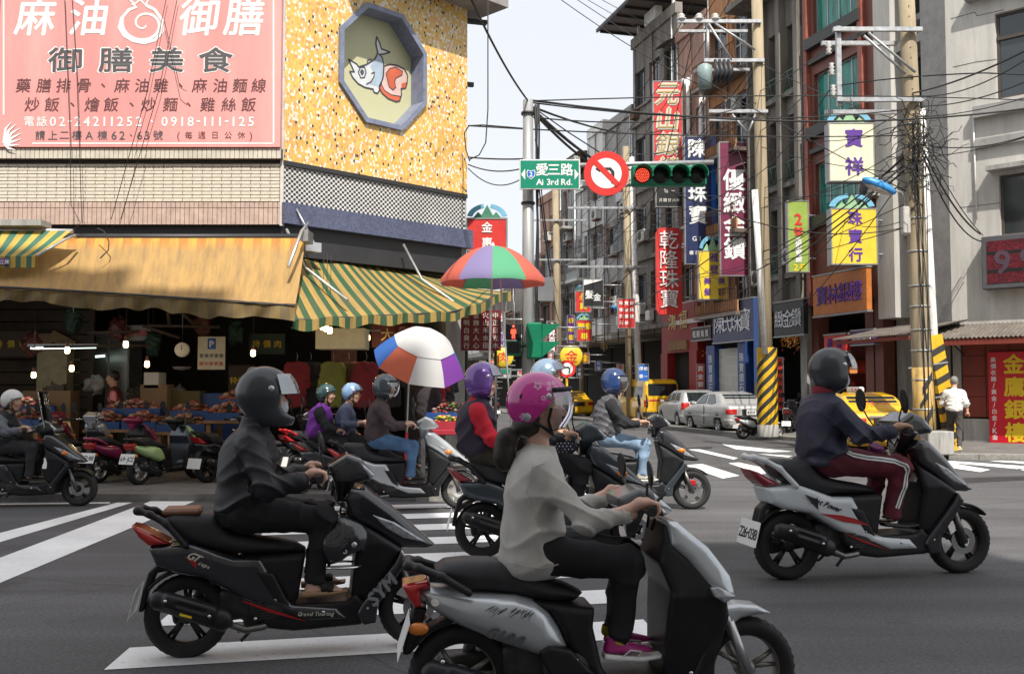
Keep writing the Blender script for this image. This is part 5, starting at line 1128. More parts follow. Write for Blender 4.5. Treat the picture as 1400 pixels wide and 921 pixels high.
def crossarm(t, x0, x1, z, y=-.25, h=.09, mat=None): return MB().box(x0, x1, y, y + .09, z - h / 2, z + h / 2).build('crossarm', mat or M_['steel'], t)
# pole B, near right
b0 = gnd(1266, 626); YB = b0.y; PB = lambda px, py: at(px, py, YB)
t = thing('utility_pole', 'thick leaning concrete utility pole with crossarms and street lamp at the right', 'pole', b0)
top = PB(1237, -60) - b0; bot = Vector((0, 0, .1)); rr = lambda f: .225 - .06 * f
def PBl(f, dx=0, dy=0, dz=0): p = bot.lerp(top, f); return (p.x + dx, p.y + dy, p.z + dz)
MB().tube([PBl(0), PBl(.25), PBl(.5), PBl(.75), PBl(1)], [.225, .21, .195, .18, .165], 18).build('pole', tan, t)
m = MB()
for k in range(26): f = .45 + k * .021; m.tube([PBl(f, -.03, -.205 + .06 * f), PBl(f, -.03, -.235 + .06 * f)], .012, 5)
setkind(m.build('bolt_holes', M_['dark'], t), 'stuff')
for k, py in enumerate((172, 232, 300, 345, 392, 420, 452, 480, 520, 560, 592)):
    f = (PB(1250, py).z - .1) / (top.z - .1); MB().lathe([(rr(f) + .004, 0), (rr(f) + .016, .0), (rr(f) + .016, .03), (rr(f) + .004, .03)], PBl(f), n=16).build('strap', M_['steel'], t)
zh = PB(1262, 502).z; MB().tube([PBl(.015), PBl((zh - .1) / (top.z - .1))], [.231, .222], 18).build('yellow_wrap', pm('worn yellow wrap', (.50, .32, .09), .7, var=.2, scale=4, dirt=.7, dcol=(.25, .2, .15)), t)
for (px, py, s) in ((1262, 524, 1), (1254, 548, .8), (1262, 572, 1.1), (1250, 585, .7)):
    p = PB(px, py) - b0; m = MB(); vs = []
    for i in range(5):
        a = -PI / 2 + (i - 2) * .24 * s + (p.x - PBl(.06)[0]) * 2.5; r = .236; x, y = r * math.cos(a) + PBl(.05)[0], r * math.sin(a); dz = (i - 2) * .09 * s; vs += [(x, y, p.z + dz - .08 * s), (x, y, p.z + dz + .10 * s)]
    m.add(vs, [(2 * i, 2 * i + 2, 2 * i + 3, 2 * i + 1) for i in range(4)], True).build('black_patch', hz_b, t)
for py, x0, x1 in ((46, 1134, 1254), (141, 1139, 1258)): crossarm(t, PB(x0, py).x - b0.x, PB(x1, py).x - b0.x, PB(1190, py).z, -.30); crossarm(t, PB(x0 - 6, py).x - b0.x, PB(x1 - 22, py).x - b0.x, PB(1190, py + 8).z, .22)
x = PB(1142, 0).x - b0.x; MB().box(x - .05, x + .05, -.2, -.1, PB(0, 148).z, PB(0, 40).z).build('hanger', M_['steel'], t)
for (a, b_) in (((1180, 52), (1245, 104)), ((1174, 56), (1232, 106))): p, q = PB(*a) - b0, PB(*b_) - b0; MB().tube([(p.x, -.33, p.z), (q.x, -.26, q.z)], .03, 6).build('brace', M_['steel'], t)
ins = pm('porcelain', (.55, .53, .5), .25, var=.05)
for px, py in ((1130, 66), (1134, 95), (1136, 125)):
    p = PB(px, py) - b0; MB().lathe([(.02, -.2), (.07, -.16), (.03, -.12), (.07, -.08), (.03, -.04), (.07, 0), (.03, .04), (.06, .08), (.015, .1)], (p.x, -.15, p.z), n=10).build('insulator', ins, t)
# tangle of cables round the pole
m = MB(); rnd = random.Random(3)
for k in range(70):
    p = Vector(PBl(.60 + rnd.uniform(-.07, .06))) + Vector((rnd.uniform(-.25, .25), -.2 - rnd.random() * .2, 0)); pts = [p]
    d = Vector((rnd.uniform(-1, 1), rnd.uniform(-.3, .3), rnd.uniform(-1, 1))).normalized()
    for i in range(7): d = (d + Vector((rnd.uniform(-1, 1), rnd.uniform(-.4, .4), rnd.uniform(-1, 1))) * .8).normalized(); pts.append(pts[-1] + d * .14)
    m.tube(pts, rnd.uniform(.006, .013), 4)
setkind(m.build('cable_tangle', M_['wire'], t), 'stuff')
m = MB()
for k in range(5):
    m.tube([PBl(.03 + i * .09, .12 * math.cos(k + i * .4) + .05, -.22 + .02 * math.sin(i + k)) for i in range(8)], .011, 5)
setkind(m.build('cable_bundle', M_['wire'], t), 'stuff')
MB().cbox(0, .55, 0, .45, 0, .5, .02).build('utility_box', M_['concrete'], tag(thing('utility_box', 'small grey concrete box at the foot of the thick leaning pole', 'box', gnd(1270, 629) + Vector((0, 0, .11)))))
# conduit with hazard sleeve right of pole B
b1 = gnd(1304, 622); P1 = lambda px, py: at(px, py, b1.y)
t = thing('conduit_pole', 'slender white conduit pole with yellow and black hazard sleeve beside the thick pole', 'pole', b1)
tp = P1(1259, 150) - b1; md = P1(1276, 458) - b1
MB().tube([(.0, 0, .1), (md.x, 0, md.z), (tp.x, 0, tp.z)], [.1, .1, .1], 14).build('pipe', M_['white'], t)
e = bpy.data.objects.new('hazard_sleeve', None); C.objects.link(e); e.parent = t; e.location = (0, 0, .1); v = Vector((md.x, 0, md.z)) ; e.rotation_euler = (0, math.atan2(v.x, v.z), 0)
hl = v.length - .1
MB().box(-.15, .15, -.1, .1, .0, hl).build('sleeve', hz_y, e); k = 0; z = .2
while z < hl - .2: MB().prism([(-.153, z), (.153, z + .12), (.153, z + .27), (-.153, z + .15)], -.104, .104).build('black_band', hz_b, e); z += .33
for z in (.5, 1.25, 2.0): MB().box(-.75, .16, -.115, -.105, z, z + .03).build('strap', M_['steel'], e)
MB().tube([(-.17, 0, .1), (-.21, 0, 1.5)], .03, 6).build('small_pipe', M_['steel'], t)
# street lamp on its arm
p = PB(1195, 258) ; t = thing('street_lamp', 'street lamp head with blue top on a curved arm from the thick pole', 'street lamp', (p.x, YB - .3, p.z))
f = F((-.5, -.25, -.25), (.5, .25, .25), .012); f.U(f.ell((0, 0, 0), (.40, .16, .12), -.42)); f.I(f.poly([(-.5, -.06 + .2), (.5, -.06 - .23), (.5, .4), (-.5, .4)], .3, .01))
f.build('lamp_cover', pm('blue lamp cover', (.05, .28, .65), .35), t)
f = F((-.5, -.25, -.3), (.5, .25, .25), .012); f.U(f.ell((0, 0, -.01), (.39, .155, .13), -.42)); f.I(f.poly([(-.5, .13), (.5, -.30), (.5, -.6), (-.5, -.6)], .3, .01)); f.build('lamp_bowl', pm('lamp bowl', (.50, .45, .40), .4), t)
q = PB(1234, 292) - Vector((p.x, YB - .3, p.z)); MB().tube([(.28, 0, -.1), (.5, .05, -.12), (q.x - .03, .1, -.25), (q.x, .15, q.z + .1)], .022, 8).build('arm', M_['steel'], t); MB().cbox(q.x - .08, q.x + .08, .05, .25, q.z - .48, q.z + .12, .02).build('control_box', pm('lamp box', (.5, .48, .44), .5, dirt=.3), t)
# pole C
b2 = gnd(1050, 601); P2 = lambda px, py: at(px, py, b2.y)
t = thing('utility_pole', 'tan concrete utility pole with diagonal yellow and black stripes at its base', 'pole', b2)
tc_ = P2(1033, -70) - b2; MB().tube([(0, 0, .1), (tc_.x * .5, 0, tc_.z * .5), (tc_.x, 0, tc_.z)], [.21, .185, .16], 18).build('pole', tan, t)
hazard_band(t, .30, .45, P2(0, 475).z, .33, .95, .5)
MB().lathe([(.31, .1), (.31, .45), (.2, .46)], n=18).build('plinth', M_['concrete'], t)
q = P2(1029, 262) - b2; q2 = P2(1043, 480) - b2; MB().tube([(q2.x, -.25, q2.z - .1), (q.x, -.25, q.z)], .095, 12).build('white_pipe', M_['white'], t)
for py, x0, x1 in ((33, 925, 1038), (86, 960, 1041), (155, 966, 1045)): crossarm(t, P2(x0, 0).x - b2.x, P2(x1, 0).x - b2.x, P2(990, py).z, -.26, .1); crossarm(t, P2(x0, 0).x - b2.x + .1, P2(x1 - 14, 0).x - b2.x, P2(990, py + 6).z, .2, .08)
for (a, b_) in (((966, 37), (998, 86)), ((975, 37), (1030, 72)), ((998, 160), (1020, 185)), ((1020, 185), (1030, 160))): p, q = P2(*a) - b2, P2(*b_) - b2; MB().tube([(p.x, -.29, p.z), (q.x, -.24, q.z)], .035, 6).build('brace', M_['steel'], t)
for px in (930, 954, 976):
    p = P2(px, 28) - b2; MB().lathe([(.02, -.1), (.13, -.06), (.15, -.02), (.08, .02), (.12, .06), (.05, .13), (0, .14)], (p.x, -.2, p.z), n=12).build('insulator', ins, t)
p = P2(962, 105) - b2; MB().lathe([(0, -.42), (.2, -.4), (.22, 0), (.22, .25), (.1, .32), (0, .33)], (p.x, -.2, p.z), n=14).build('transformer', pm('transformer grey green', (.25, .33, .33), .5, dirt=.4), t)
for k in range(4): p = P2(975 + k * 6, 100) - b2; MB().tube([(p.x, -.3, p.z + .3), (p.x + .05, -.45, p.z - .1), (p.x - .05, -.3, p.z - .38)], [.05, .09, .05], 8).build('fuse_cutout', M_['dark'], t)
MB().tube([P2(966, 38) - b2 + Vector((0, -.2, 0)), P2(966, 88) - b2 + Vector((0, -.2, 0))], .05, 6).build('hanger', M_['steel'], t)
# pole D, far slim pole with lamp
b3 = gnd(875, 578); P3 = lambda px, py: at(px, py, b3.y); t = thing('utility_pole', 'slim pale pole behind the small blue parking sign', 'pole', b3)
MB().tube([(0, 0, .1), (-.12, 0, P3(0, 440).z), (-.3, 0, P3(0, 215).z)], [.16, .15, .12], 12).build('pole', M_['white'], t); MB().tube([(-.45, .1, .1), (-.55, .1, P3(0, 200).z)], .15, 10).build('concrete_post', tan, t)
for py in (285, 365): crossarm(t, -3.2, .4, P3(0, py).z, -.2, .1)
p = P3(850, 424) - b3; f = F((-.6, -.25, -.3), (.6, .25, .3), .03); f.U(f.ell((0, 0, 0), (.5, .16, .13), -.35)); f.build('lamp_head', pm('blue lamp cover', (.05, .28, .65), .35), t, loc=p); MB().tube([p + Vector((.3, 0, -.1)), p + Vector((.8, 0, 0)), (-.1, 0, p.z + .2)], .04, 6).build('lamp_arm', M_['steel'], t)
b4 = gnd(797, 566); t = thing('utility_pole', 'distant tan utility pole at the bend of the street', 'pole', b4); MB().tube([(0, 0, .1), (-.2, 0, 15)], [.2, .16], 10).build('pole', tan, t); 
for z in (9, 11.5, 13.5): crossarm(t, -1.6, 1.6, z)
b4 = at(765, 530, 50); b4.z = 0; t = thing('utility_pole', 'distant concrete utility pole right of the narrow crimson sign', 'pole', b4); MB().tube([(0, 0, .1), (-.2, 0, 12.6)], [.2, .16], 10).build('pole', tan, t)
for z in (8, 10, 12): crossarm(t, -1.4, 1.4, z)
# no turn sign and yellow post beyond the taxi
t = thing('no_left_turn_sign', 'small distant no left turn sign right of the light blue helmet', 'sign', at(775, 504, 33)); r = .29
MB().lathe([(0, .03), (r, .03), (r, 0), (0, 0)], ax='y', n=24, smooth=False).build('disc', MATS['sign red'], t); MB().lathe([(0, -.002), (r * .68, -.002), (r * .68, -.005), (0, -.005)], ax='y', n=24, smooth=False).build('white_face', LC['white'], t)
MB().prism([(r * a, r * b) for a, b in ((.22, -.50), (.22, .02), (-.28, .14), (-.28, .04), (-.5, .19), (-.28, .34), (-.28, .26), (.2, .26), (.36, .08), (.36, -.50))][::-1], -.009, -.0055).build('arrow', LC['black'], t)
pz = at(775, 504, 33).z; MB().tube([(0, .06, .0), (0, .06, -pz + .1)], .04, 8).build('post', hz_y, t)
# ================================================================ overhead cables
CG = 'overhead cables strung across the junction'
def endn(p): x, y = p; return 'the top of the picture' if y < 0 else 'the right edge' if x > 1400 else 'the LED display' if x > 1335 else 'the thick leaning pole' if x > 1130 else 'the tan striped pole' if x > 935 else 'the slim pale pole' if x > 850 else 'the far street' if x > 735 else 'the signal pole' if x > 700 else 'the corner building'
def cable(a, b, sag=.0, r=.012, lab=None, n=12, extra=None):
    a, b = Vector(a), Vector(b); pts = []
    for i in range(n + 1): s = i / n; p = a.lerp(b, s); p.z -= sag * 4 * s * (1 - s); pts.append(p)
    if extra: pts = [Vector(p) for p in extra]
    o = MB().tube([p - a for p in pts], r, 5).build('overhead_cable', M_['wire'], None, loc=a)
    return tag(o, lab or 'thin black cable strung across the street junction', 'cable', CG)
T0 = at(722, 138, 16.6); TB = lambda py: at(1242, py, YB); TC = lambda py: at(1038, py, b2.y)
cable(T0, at(640, -10, 12), .1, .016, 'thick black cable rising from the signal pole over the corner building')
for (pa, Ya, pb_, Yb, sg, r) in [((722, 137), 16.6, (1420, 146), YB, .35, .02), ((722, 140), 16.6, (1250, 148), YB, .25, .014), ((730, 138), 16.6, (1420, 138), YB, -.1, .012), ((722, 144), 16.6, (905, 178), 42, .3, .022), ((722, 142), 16.6, (1242, 310), YB, .9, .012),
      ((726, 148), 16.6, (830, 228), 30, .1, .035), ((726, 150), 16.6, (826, 232), 30, .15, .03), ((640, 172), 18, (1242, 185), YB, .1, .014), ((640, 225), 18, (722, 228), 16.6, .1, .012), ((640, 230), 18, (722, 238), 16.6, .25, .01), ((640, 215), 18, (722, 217), 16.6, .02, .014),
      ((740, -20), 30, (1050, 160), b2.y, .3, .014), ((760, -20), 30, (1240, 262), YB, .2, .012), ((700, -70), 30, (940, 60), 45, .1, .012), ((660, -90), 30, (950, 78), 45, .2, .012), ((990, -20), b2.y, (735, 330), 55, .6, .014), ((1010, -20), b2.y, (748, 345), 55, .8, .012), ((960, -20), b2.y, (790, 250), 50, .4, .014),
      ((1245, 128), YB, (1420, 60), 15, .1, .018), ((1245, 130), YB, (1420, 70), 15, .25, .012), ((1250, 145), YB, (1420, 104), 16, .15, .012), ((1139, 118), YB, (1345, 100), YB - 3, -.05, .014), ((1345, 100), YB - 3, (1420, 103), YB - 4, 0, .014), ((1255, 190), YB, (1340, 320), 26, .3, .022), ((1255, 195), YB, (1342, 330), 26, .5, .018), ((1255, 175), YB, (1344, 322), 26, .25, .012),
      ((1240, 210), YB, (1040, 345), b2.y, .3, .018), ((1240, 222), YB, (1030, 372), b2.y, .2, .018), ((1240, 230), YB, (1010, 400), 36, .2, .022), ((1238, 215), YB, (1000, 375), 36, .3, .014), ((1195, 262), YB, (1040, 420), 36, .1, .014), ((1230, 250), YB, (1060, 452), 36, .3, .012), ((1240, 300), YB, (1150, 300), 30, .2, .01),
      ((1035, 140), b2.y, (722, 160), 16.6, .3, .014), ((1035, 158), b2.y, (860, 210), 43, .4, .018), ((1040, 235), b2.y, (868, 290), 43, .5, .018), ((1040, 250), b2.y, (868, 300), 43, .7, .014), ((1040, 300), b2.y, (800, 440), 50, .5, .02), ((868, 285), 43, (765, 345), 50, .4, .02), ((868, 300), 43, (768, 365), 50, .5, .016), ((868, 365), 43, (770, 420), 50, .5, .02), ((868, 240), 43, (795, 280), 55, .3, .014), ((980, 85), b2.y, (868, 290), 43, .8, .014), ((945, 60), b2.y, (868, 330), 43, .9, .014),
      ((1135, 62), YB, (1038, 125), b2.y, .1, .012), ((1136, 90), YB, (1038, 180), b2.y, .15, .012), ((1136, 120), YB, (1034, 240), b2.y, .2, .012), ((1250, 195), YB, (1420, 180), 18, .2, .012), ((1250, 215), YB, (1420, 182), 20, .1, .01), ((1250, 160), YB, (1420, 128), 18, .1, .01), ((730, 150), 16.6, (760, 430), 48, .4, .012), ((732, 190), 16.6, (762, 400), 48, .5, .012), ((735, 240), 16.6, (765, 440), 48, .5, .014)]:
    cable(at(*pa, Ya), at(*pb_, Yb), sg, r, ('thick' if r > .016 else 'thin') + (' slack' if sg > .3 else ' taut') + ' black cable from ' + endn(pa) + ' to ' + endn(pb_))
r_ = random.Random(11)
for k in range(26):
    pa, Ya = ((1038, 30 + r_.random() * 260), b2.y) if k % 2 else ((868, 220 + r_.random() * 170), 43); pb_, Yb = [((1245, 120 + r_.random() * 190), YB), ((770 + r_.random() * 40, 250 + r_.random() * 200), 54), ((985, 70 + r_.random() * 320), 37)][k % 3]
    cable(at(*pa, Ya), at(*pb_, Yb), .1 + r_.random() * .6, .011, 'thin sagging black cable from ' + endn(pa) + ' to ' + endn(pb_))
cable((0, 0, 0), (1, 0, 0), lab='loose black cable drooping off the corner building roof', r=.012, extra=[at(667, -20, 18), at(667, 150, 18), at(664, 195, 18), at(655, 212, 18), at(642, 218, 18)])
cable((0, 0, 0), (1, 0, 0), lab='black cable looping round the corner building edge', r=.012, extra=[at(720, 176, 17), at(660, 171, 18), at(641, 172, 18.4), at(635, 182, 18.5), at(637, 205, 18.5), at(642, 220, 18)])
cable((0, 0, 0), (1, 0, 0), lab='pale looped cable hanging beside the thick pole', r=.01, extra=[at(1262, 150, YB - .3), at(1280, 152, YB - .3), at(1287, 172, YB - .3), at(1280, 188, YB - .3), at(1265, 196, YB - .3)])
for k, (a, b_, c_) in enumerate((((88, -10), (96, 190), (97, 280)), ((98, -10), (105, 100), (112, 305)), ((228, -5), (200, 130), (152, 300)), ((243, -5), (218, 120), (165, 300)), ((97, 280), (110, 305), (95, 320)), ((225, 30), (246, 120), (255, 125)))):
    cable((0, 0, 0), (1, 0, 0), r=.006, lab='thin black wire hanging down over the pink billboard', extra=[at(*a, 15.75), at(*b_, 15.72), at(*c_, 15.7)])['group'] = 'wires hanging over the billboard'
cable((0, 0, 0), (1, 0, 0), r=.010, lab='bent black hose end poking over the yellow awning', extra=[at(133, 312, 15.5), at(142, 316, 15.3), at(149, 330, 15.2), at(148, 342, 15.1), at(137, 353, 15.0)])
# ================================================================ scooters
def zc_(ox, oy, k, X0, Z0, S): return lambda P: [((ox + u / k - X0) / S, (Z0 - (oy + v / k)) / S) for u, v in P]
a1, a2, a3 = zc_(180, 660, 3.53, 262, 897, 244), zc_(380, 658, 3.5, 262, 897, 242), zc_(380, 480, 3.5, 262, 897, 242)
q1, q2 = zc_(540, 720, 4.375, 631, 980, 299), zc_(800, 640, 3.277, 636, 977, 298)
SPORT = dict(
    seat=a1([(185, 172), (198, 144), (230, 135), (420, 148), (450, 193), (490, 232), (600, 262), (720, 282), (800, 300), (850, 330), (840, 350), (640, 352), (520, 345), (400, 320), (300, 285), (210, 235)]),
    body=a1([(110, 292), (230, 288), (310, 278), (520, 352), (640, 354), (720, 495), (790, 578), (1000, 600), (1060, 665), (870, 668), (700, 605), (560, 550), (380, 445), (230, 420), (150, 385)]),
    lamp=a1([(32, 190), (80, 205), (225, 284), (118, 290), (70, 250)]), rail=a1([(34, 124), (120, 140), (200, 185), (290, 285)]),
    under=a1([(520, 353), (850, 345), (815, 560), (780, 600), (715, 500), (640, 420)]),
    floor=a2([(-60, 630), (60, 585), (330, 580), (375, 548), (470, 645), (400, 700), (90, 712), (-60, 690)]),
    shield=a2([(318, 112), (345, 170), (480, 262), (600, 345), (470, 560), (440, 600), (352, 562), (374, 350)]),
    band=a2([(588, 345), (625, 392), (482, 600), (472, 690), (410, 698), (380, 640), (400, 600), (560, 402)]),
    cowl=a2([(318, 88), (345, 40), (420, 45), (560, 150), (778, 345), (730, 358), (590, 345), (460, 245), (345, 175)]),
    light=a2([(445, 168), (560, 213), (728, 326), (600, 292), (520, 240)]),
    bar=a3([(238, 560), (330, 503), (400, 530), (465, 605), (440, 632), (372, 642), (335, 745), (288, 745), (268, 640)]), lens=a3([(385, 528), (467, 606), (440, 634), (400, 580)]),
    fender=None, grip=(.735, 1.005), wf=1.3, wing=a1([(600, 400), (700, 430), (780, 590), (700, 560)]), cw=.17)
CLASSIC = dict(
    seat=q1([(238, 205), (300, 165), (420, 155), (560, 160), (680, 188), (780, 232), (920, 288), (1010, 310), (1110, 360), (1060, 405), (900, 415), (760, 372), (560, 332), (440, 326), (300, 272)]),
    body=q1([(145, 325), (200, 303), (440, 335), (700, 350), (820, 385), (900, 450), (960, 540), (1012, 650), (830, 688), (640, 622), (380, 520), (220, 430)]),
    lamp=q1([(52, 285), (200, 260), (222, 300), (160, 322), (172, 410), (130, 415), (90, 360)]), rail=q1([(50, 180), (150, 190), (280, 235), (430, 318)]),
    under=q1([(760, 375), (1160, 430), (1150, 540), (1200, 760), (1240, 835), (1150, 835), (1010, 665), (960, 545), (900, 450)]),
    floor=q1([(900, 805), (1150, 800), (1240, 830), (1700, 835), (1760, 870), (1700, 920), (1100, 925), (900, 900)]),
    shield=q2([(335, 215), (360, 290), (480, 400), (590, 500), (600, 610), (560, 745), (480, 880), (420, 935), (330, 940), (322, 830), (335, 600), (345, 500), (300, 380)]),
    band=q2([(590, 500), (606, 610), (566, 745), (490, 885), (440, 935), (420, 925), (500, 740), (560, 560)]),
    cowl=q2([(340, 205), (392, 212), (520, 318), (612, 440), (628, 515), (585, 545), (500, 470), (420, 370), (350, 310)]), light=q2([(505, 480), (540, 474), (622, 518), (570, 545), (520, 515)]),
    bar=q2([(130, 110), (230, 68), (285, 75), (380, 165), (350, 200), (260, 180), (235, 300), (200, 290), (170, 180), (135, 150)]), lens=q2([(290, 85), (380, 165), (345, 192), (262, 150)]),
    fender=q2([(590, 600), (700, 590), (780, 598), (842, 632), (770, 638), (700, 652), (640, 695), (570, 738), (585, 660)]), grip=(.80, .985), wf=1.3, wing=q1([(832, 650), (880, 620), (1010, 648), (1150, 790), (900, 808), (840, 700)]), cw=.16)
MC = {}
def taper(x0, w0, x1, w1): return lambda X, Z: w0 + (w1 - w0) * np.clip((X - x0) / (x1 - x0), 0, 1)
def sdfpart(poly, wid, k, h, cut=None, shell=None, hollow=None):
    xs, zs = [p[0] for p in poly], [p[1] for p in poly]; W = .27
    f = F((min(xs) - .03, -W, min(zs) - .03), (max(xs) + .03, W, max(zs) + .03), h); f.U(f.poly(poly, wid, k)); return f
def wheel_mesh(kind):
    r = .23; out = {}
    m = MB(); prof = [(.155, -.04), (.175, -.052), (.20, -.058), (.220, -.048), (.229, -.028), (.2315, 0), (.229, .028), (.220, .048), (.20, .058), (.175, .052), (.155, .04)]; m.lathe(prof, (0, 0, 0), 'y', 48)
    for k in range(36):
        a = 2 * PI * k / 36
        for s in (-1, 1):
            c, s_ = math.cos(a), math.sin(a); c2, s2 = math.cos(a + .07 * 1), math.sin(a + .07); rr = .2335; m.add([(rr * c, s * .006, rr * s_), (rr * c2, s * .006, rr * s2), (.226 * c2 * 1.0, s * .044, .226 * s2), (.226 * math.cos(a + .02), s * .044, .226 * math.sin(a + .02))], [(0, 1, 2, 3)])
    out['tyre'] = m.mesh('tyre')
    m = MB(); m.lathe([(.158, -.038), (.150, -.034), (.146, -.01), (.146, .01), (.150, .034), (.158, .038)], ax='y', n=36)
    m.lathe([(0, -.05), (.035, -.048), (.045, -.03), (.045, .03), (.035, .048), (0, .05)], ax='y', n=16)
    for k in range(5 if kind else 3):
        a = 2 * PI * k / (5 if kind else 3) + .3
        for da in ((-.10, .10) if kind else (-.22, .22)): m.tube([(.03 * math.cos(a), -.005, .03 * math.sin(a)), (.149 * math.cos(a + da), -.005, .149 * math.sin(a + da))], [.016, .011], 6)
    out['rim'] = m.mesh('rim')
    m = MB().lathe([(.05, -.062), (.092, -.062), (.092, -.058), (.05, -.058)], ax='y', n=28, smooth=False); out['brake_disc'] = m.mesh('brake_disc'); return out
WM = {k: wheel_mesh(k) for k in (0, 1)}
def scooter_meshes(st, h):
    D = SPORT if st == 'sport' else CLASSIC; M = {}
    cl = st == 'classic'
    s = sdfpart(D['seat'], taper(.0, .125, .62, .095), .075, h); M['seat'] = s.mesh('seat')
    bw = taper(-.3, .10, .15, .175)
    s = sdfpart(D['body'], bw if not cl else lambda X, Z: .10 + .08 * np.clip((X + .25) / .4, 0, 1) - .05 * np.clip((X - .35) / .3, 0, 1), .09 if cl else .045, h)
    if not cl: s.d = smax(s.d, -s.poly(a1([(330, 410), (560, 480), (760, 585), (740, 600), (540, 505), (330, 425)]), .5, .0) , .012) if 0 else s.d
    M['side_body'] = s.mesh()
    M['tail_lamp'] = sdfpart(D['lamp'], .115 if not cl else .11, .035, h * .8).mesh()
    rl = D['rail']; s = F((min(p[0] for p in rl) - .05, -.2, min(p[1] for p in rl) - .05), (max(p[0] for p in rl) + .05, .2, max(p[1] for p in rl) + .05), h * .8)
    for sd_ in (-1, 1):
        pts = [(p[0] + (.03 if i == 0 else 0), sd_ * (.07 + .028 * i), p[1]) for i, p in enumerate(rl)]
        for a, b in zip(pts[:-1], pts[1:]): s.U(s.caps(a, b, .018, .018), .02)
    s.U(s.caps((rl[0][0] + .03, -.07, rl[0][1]), (rl[0][0] + .03, .07, rl[0][1]), .018), .03); M['grab_rail'] = s.mesh()
    M['seat_base'] = sdfpart(D['under'], .145, .04, h).mesh()
    M['floorboard'] = sdfpart(D['floor'], taper(.5, .17, 1.0, .15), .03, h).mesh()
    shw = (lambda X, Z: .13 + .05 * np.clip(1 - abs(Z - .62) / .35, 0, 1)) if not cl else (lambda X, Z: .15 + .08 * np.clip(1 - abs(Z - .6) / .4, 0, 1))
    s = sdfpart(D['shield'], shw, .04, h)
    if not cl: s.d = smax(s.d, -s.poly([(p[0] - .015, p[1]) for p in a2([(330, 185), (380, 230), (560, 350), (455, 520), (360, 540), (385, 350)])], .15, .03) - 0, .02) if 0 else s.d
    M['leg_shield'] = s.mesh()
    M['shield_band'] = sdfpart(D['band'], taper(.85, .16, 1.2, .20), .02, h * .8).mesh()
    cw = (lambda X, Z: .065 + .125 * np.clip((1.36 - X) / .42, 0, 1)) if not cl else (lambda X, Z: .165 + .085 * np.clip(1 - abs(Z - .6) / .4, 0, 1) - .05 * np.clip((X - 1.12) / .2, 0, 1))
    s = sdfpart(D['cowl'], cw, .05, h * .8); M['front_cowl'] = s.mesh()
    s2 = sdfpart(D['light'], lambda X, Z: cw(X, Z) + .007, .008, .005); M['headlight'] = s2.mesh()
    bwid = lambda X, Z: .05 + .10 * np.clip((Z - .86) / .12, 0, 1)
    M['handlebar_cover'] = sdfpart(D['bar'], bwid, .045, h * .8).mesh(); M['front_lens'] = sdfpart(D['lens'], lambda X, Z: bwid(X, Z) + .001, .03, .006).mesh()
    gx, gz = D['grip']; m = MB()
    for k_, P_, r_, n_ in (('grip', ((.006, .235, 0), (-.016, .345, 0), (-.017, .346, 0), (-.019, .365, 0)), [.018, .018, .023, .021], 10), ('brake_lever', ((.04, .19, .005), (.055, .26, -.005), (.04, .345, -.01)), [.008, .006, .007], 6), ('mirror_stem', ((.03, .16, .02), (0, .2, .12), (-.01, .25, .22)), .006, 6), ('hose', ((.04, .15, .0), (.09, .17, .06), (.10, .10, .05), (.06, .04, -.12)), .006, 6)):
        M[k_] = [MB().tube([(gx + a, s * b, gz + c) for a, b, c in P_], r_, n_).mesh() for s in (-1, 1)]
    M['fork'] = [MB().tube([(1.12, s * .07, .66), (1.2, s * .085, .46), (1.205, s * .088, .44)], .014, 8).tube([(1.2, s * .088, .46), (1.292, s * .09, .225)], .024, 10).tube([(1.285, s * .05, .23), (1.295, s * .1, .23)], .018, 8).mesh() for s in (-1, 1)]
    M['bolt'] = [MB().lathe([(0, -.006), (.008, -.005), (.010, 0)], (x, y, z), 'y', 8).mesh() for x, y, z in ((-.09, -.243, .36), (.14, -.243, .27), (.43 + .06, -.172, .33), (.43 - .05, -.172, .23), (.75, -.172, .25), (1.0, -.172, .26))]
    for sd_ in (-1, 1):
        m.tube([(gx + .03, sd_ * .13, gz), (gx + .01, sd_ * .2, gz), (gx - .02, sd_ * .36, gz)], [.012, .012, .012], 8)
    M['handlebar'] = m.mesh()
    if D['fender']: M['front_fender'] = sdfpart(D['fender'], .075, .03, h * .8).mesh()
    else:
        arc = [(1.3 + .262 * math.cos(t), .23 + .262 * math.sin(t)) for t in np.linspace(.75, 2.3, 10)]; inn = [(1.3 + .242 * math.cos(t), .23 + .242 * math.sin(t)) for t in np.linspace(2.3, .75, 10)]
        M['front_fender'] = sdfpart(arc + inn, .07, .012, .008).mesh()
    M['wing_panel'] = sdfpart(D['wing'], .18 if cl else .178, .02, h * .8).mesh()
    # engine, transmission and muffler
    s = F((-.12, -.18, .08), (.66, .2, .52), .01)
    s.U(s.box((.10, .12, .25), (.20, .045, .07), .03, .15)); s.U(s.box((.33, .03, .30), (.15, .11, .09), .03, .1), .03); s.U(s.caps((.48, -.10, .28), (.48, .1, .28), .085), .02); s.U(s.box((.45, 0, .20), (.14, .08, .05), .02), .02)
    s.U(s.box((.22, .02, .44), (.10, .08, .045), .02), .02)
    for k in range(6): s.U(s.box((.30 + k * .022, -.02, .39), (.004, .11, .05), 0))
    M['engine'] = s.mesh()
    m = MB(); m.lathe([(0, -.165), (.07, -.165), (.082, -.155), (.085, -.12), (.085, -.08)], (.43, 0, .29), 'y', 24)
    for k in range(9): z = .29 + (k - 4) * .015; w_ = math.sqrt(max(0, .07 ** 2 - (z - .29) ** 2)); m.box(.43 - w_, .43 + w_, -.172, -.164, z - .003, z + .003)
    M['fan_cover'] = m.mesh()
    s = F((-.22, -.30, .1), (.32, -.08, .46), .009); p0, p1 = (-.13, -.185, .355), (.20, -.175, .235)
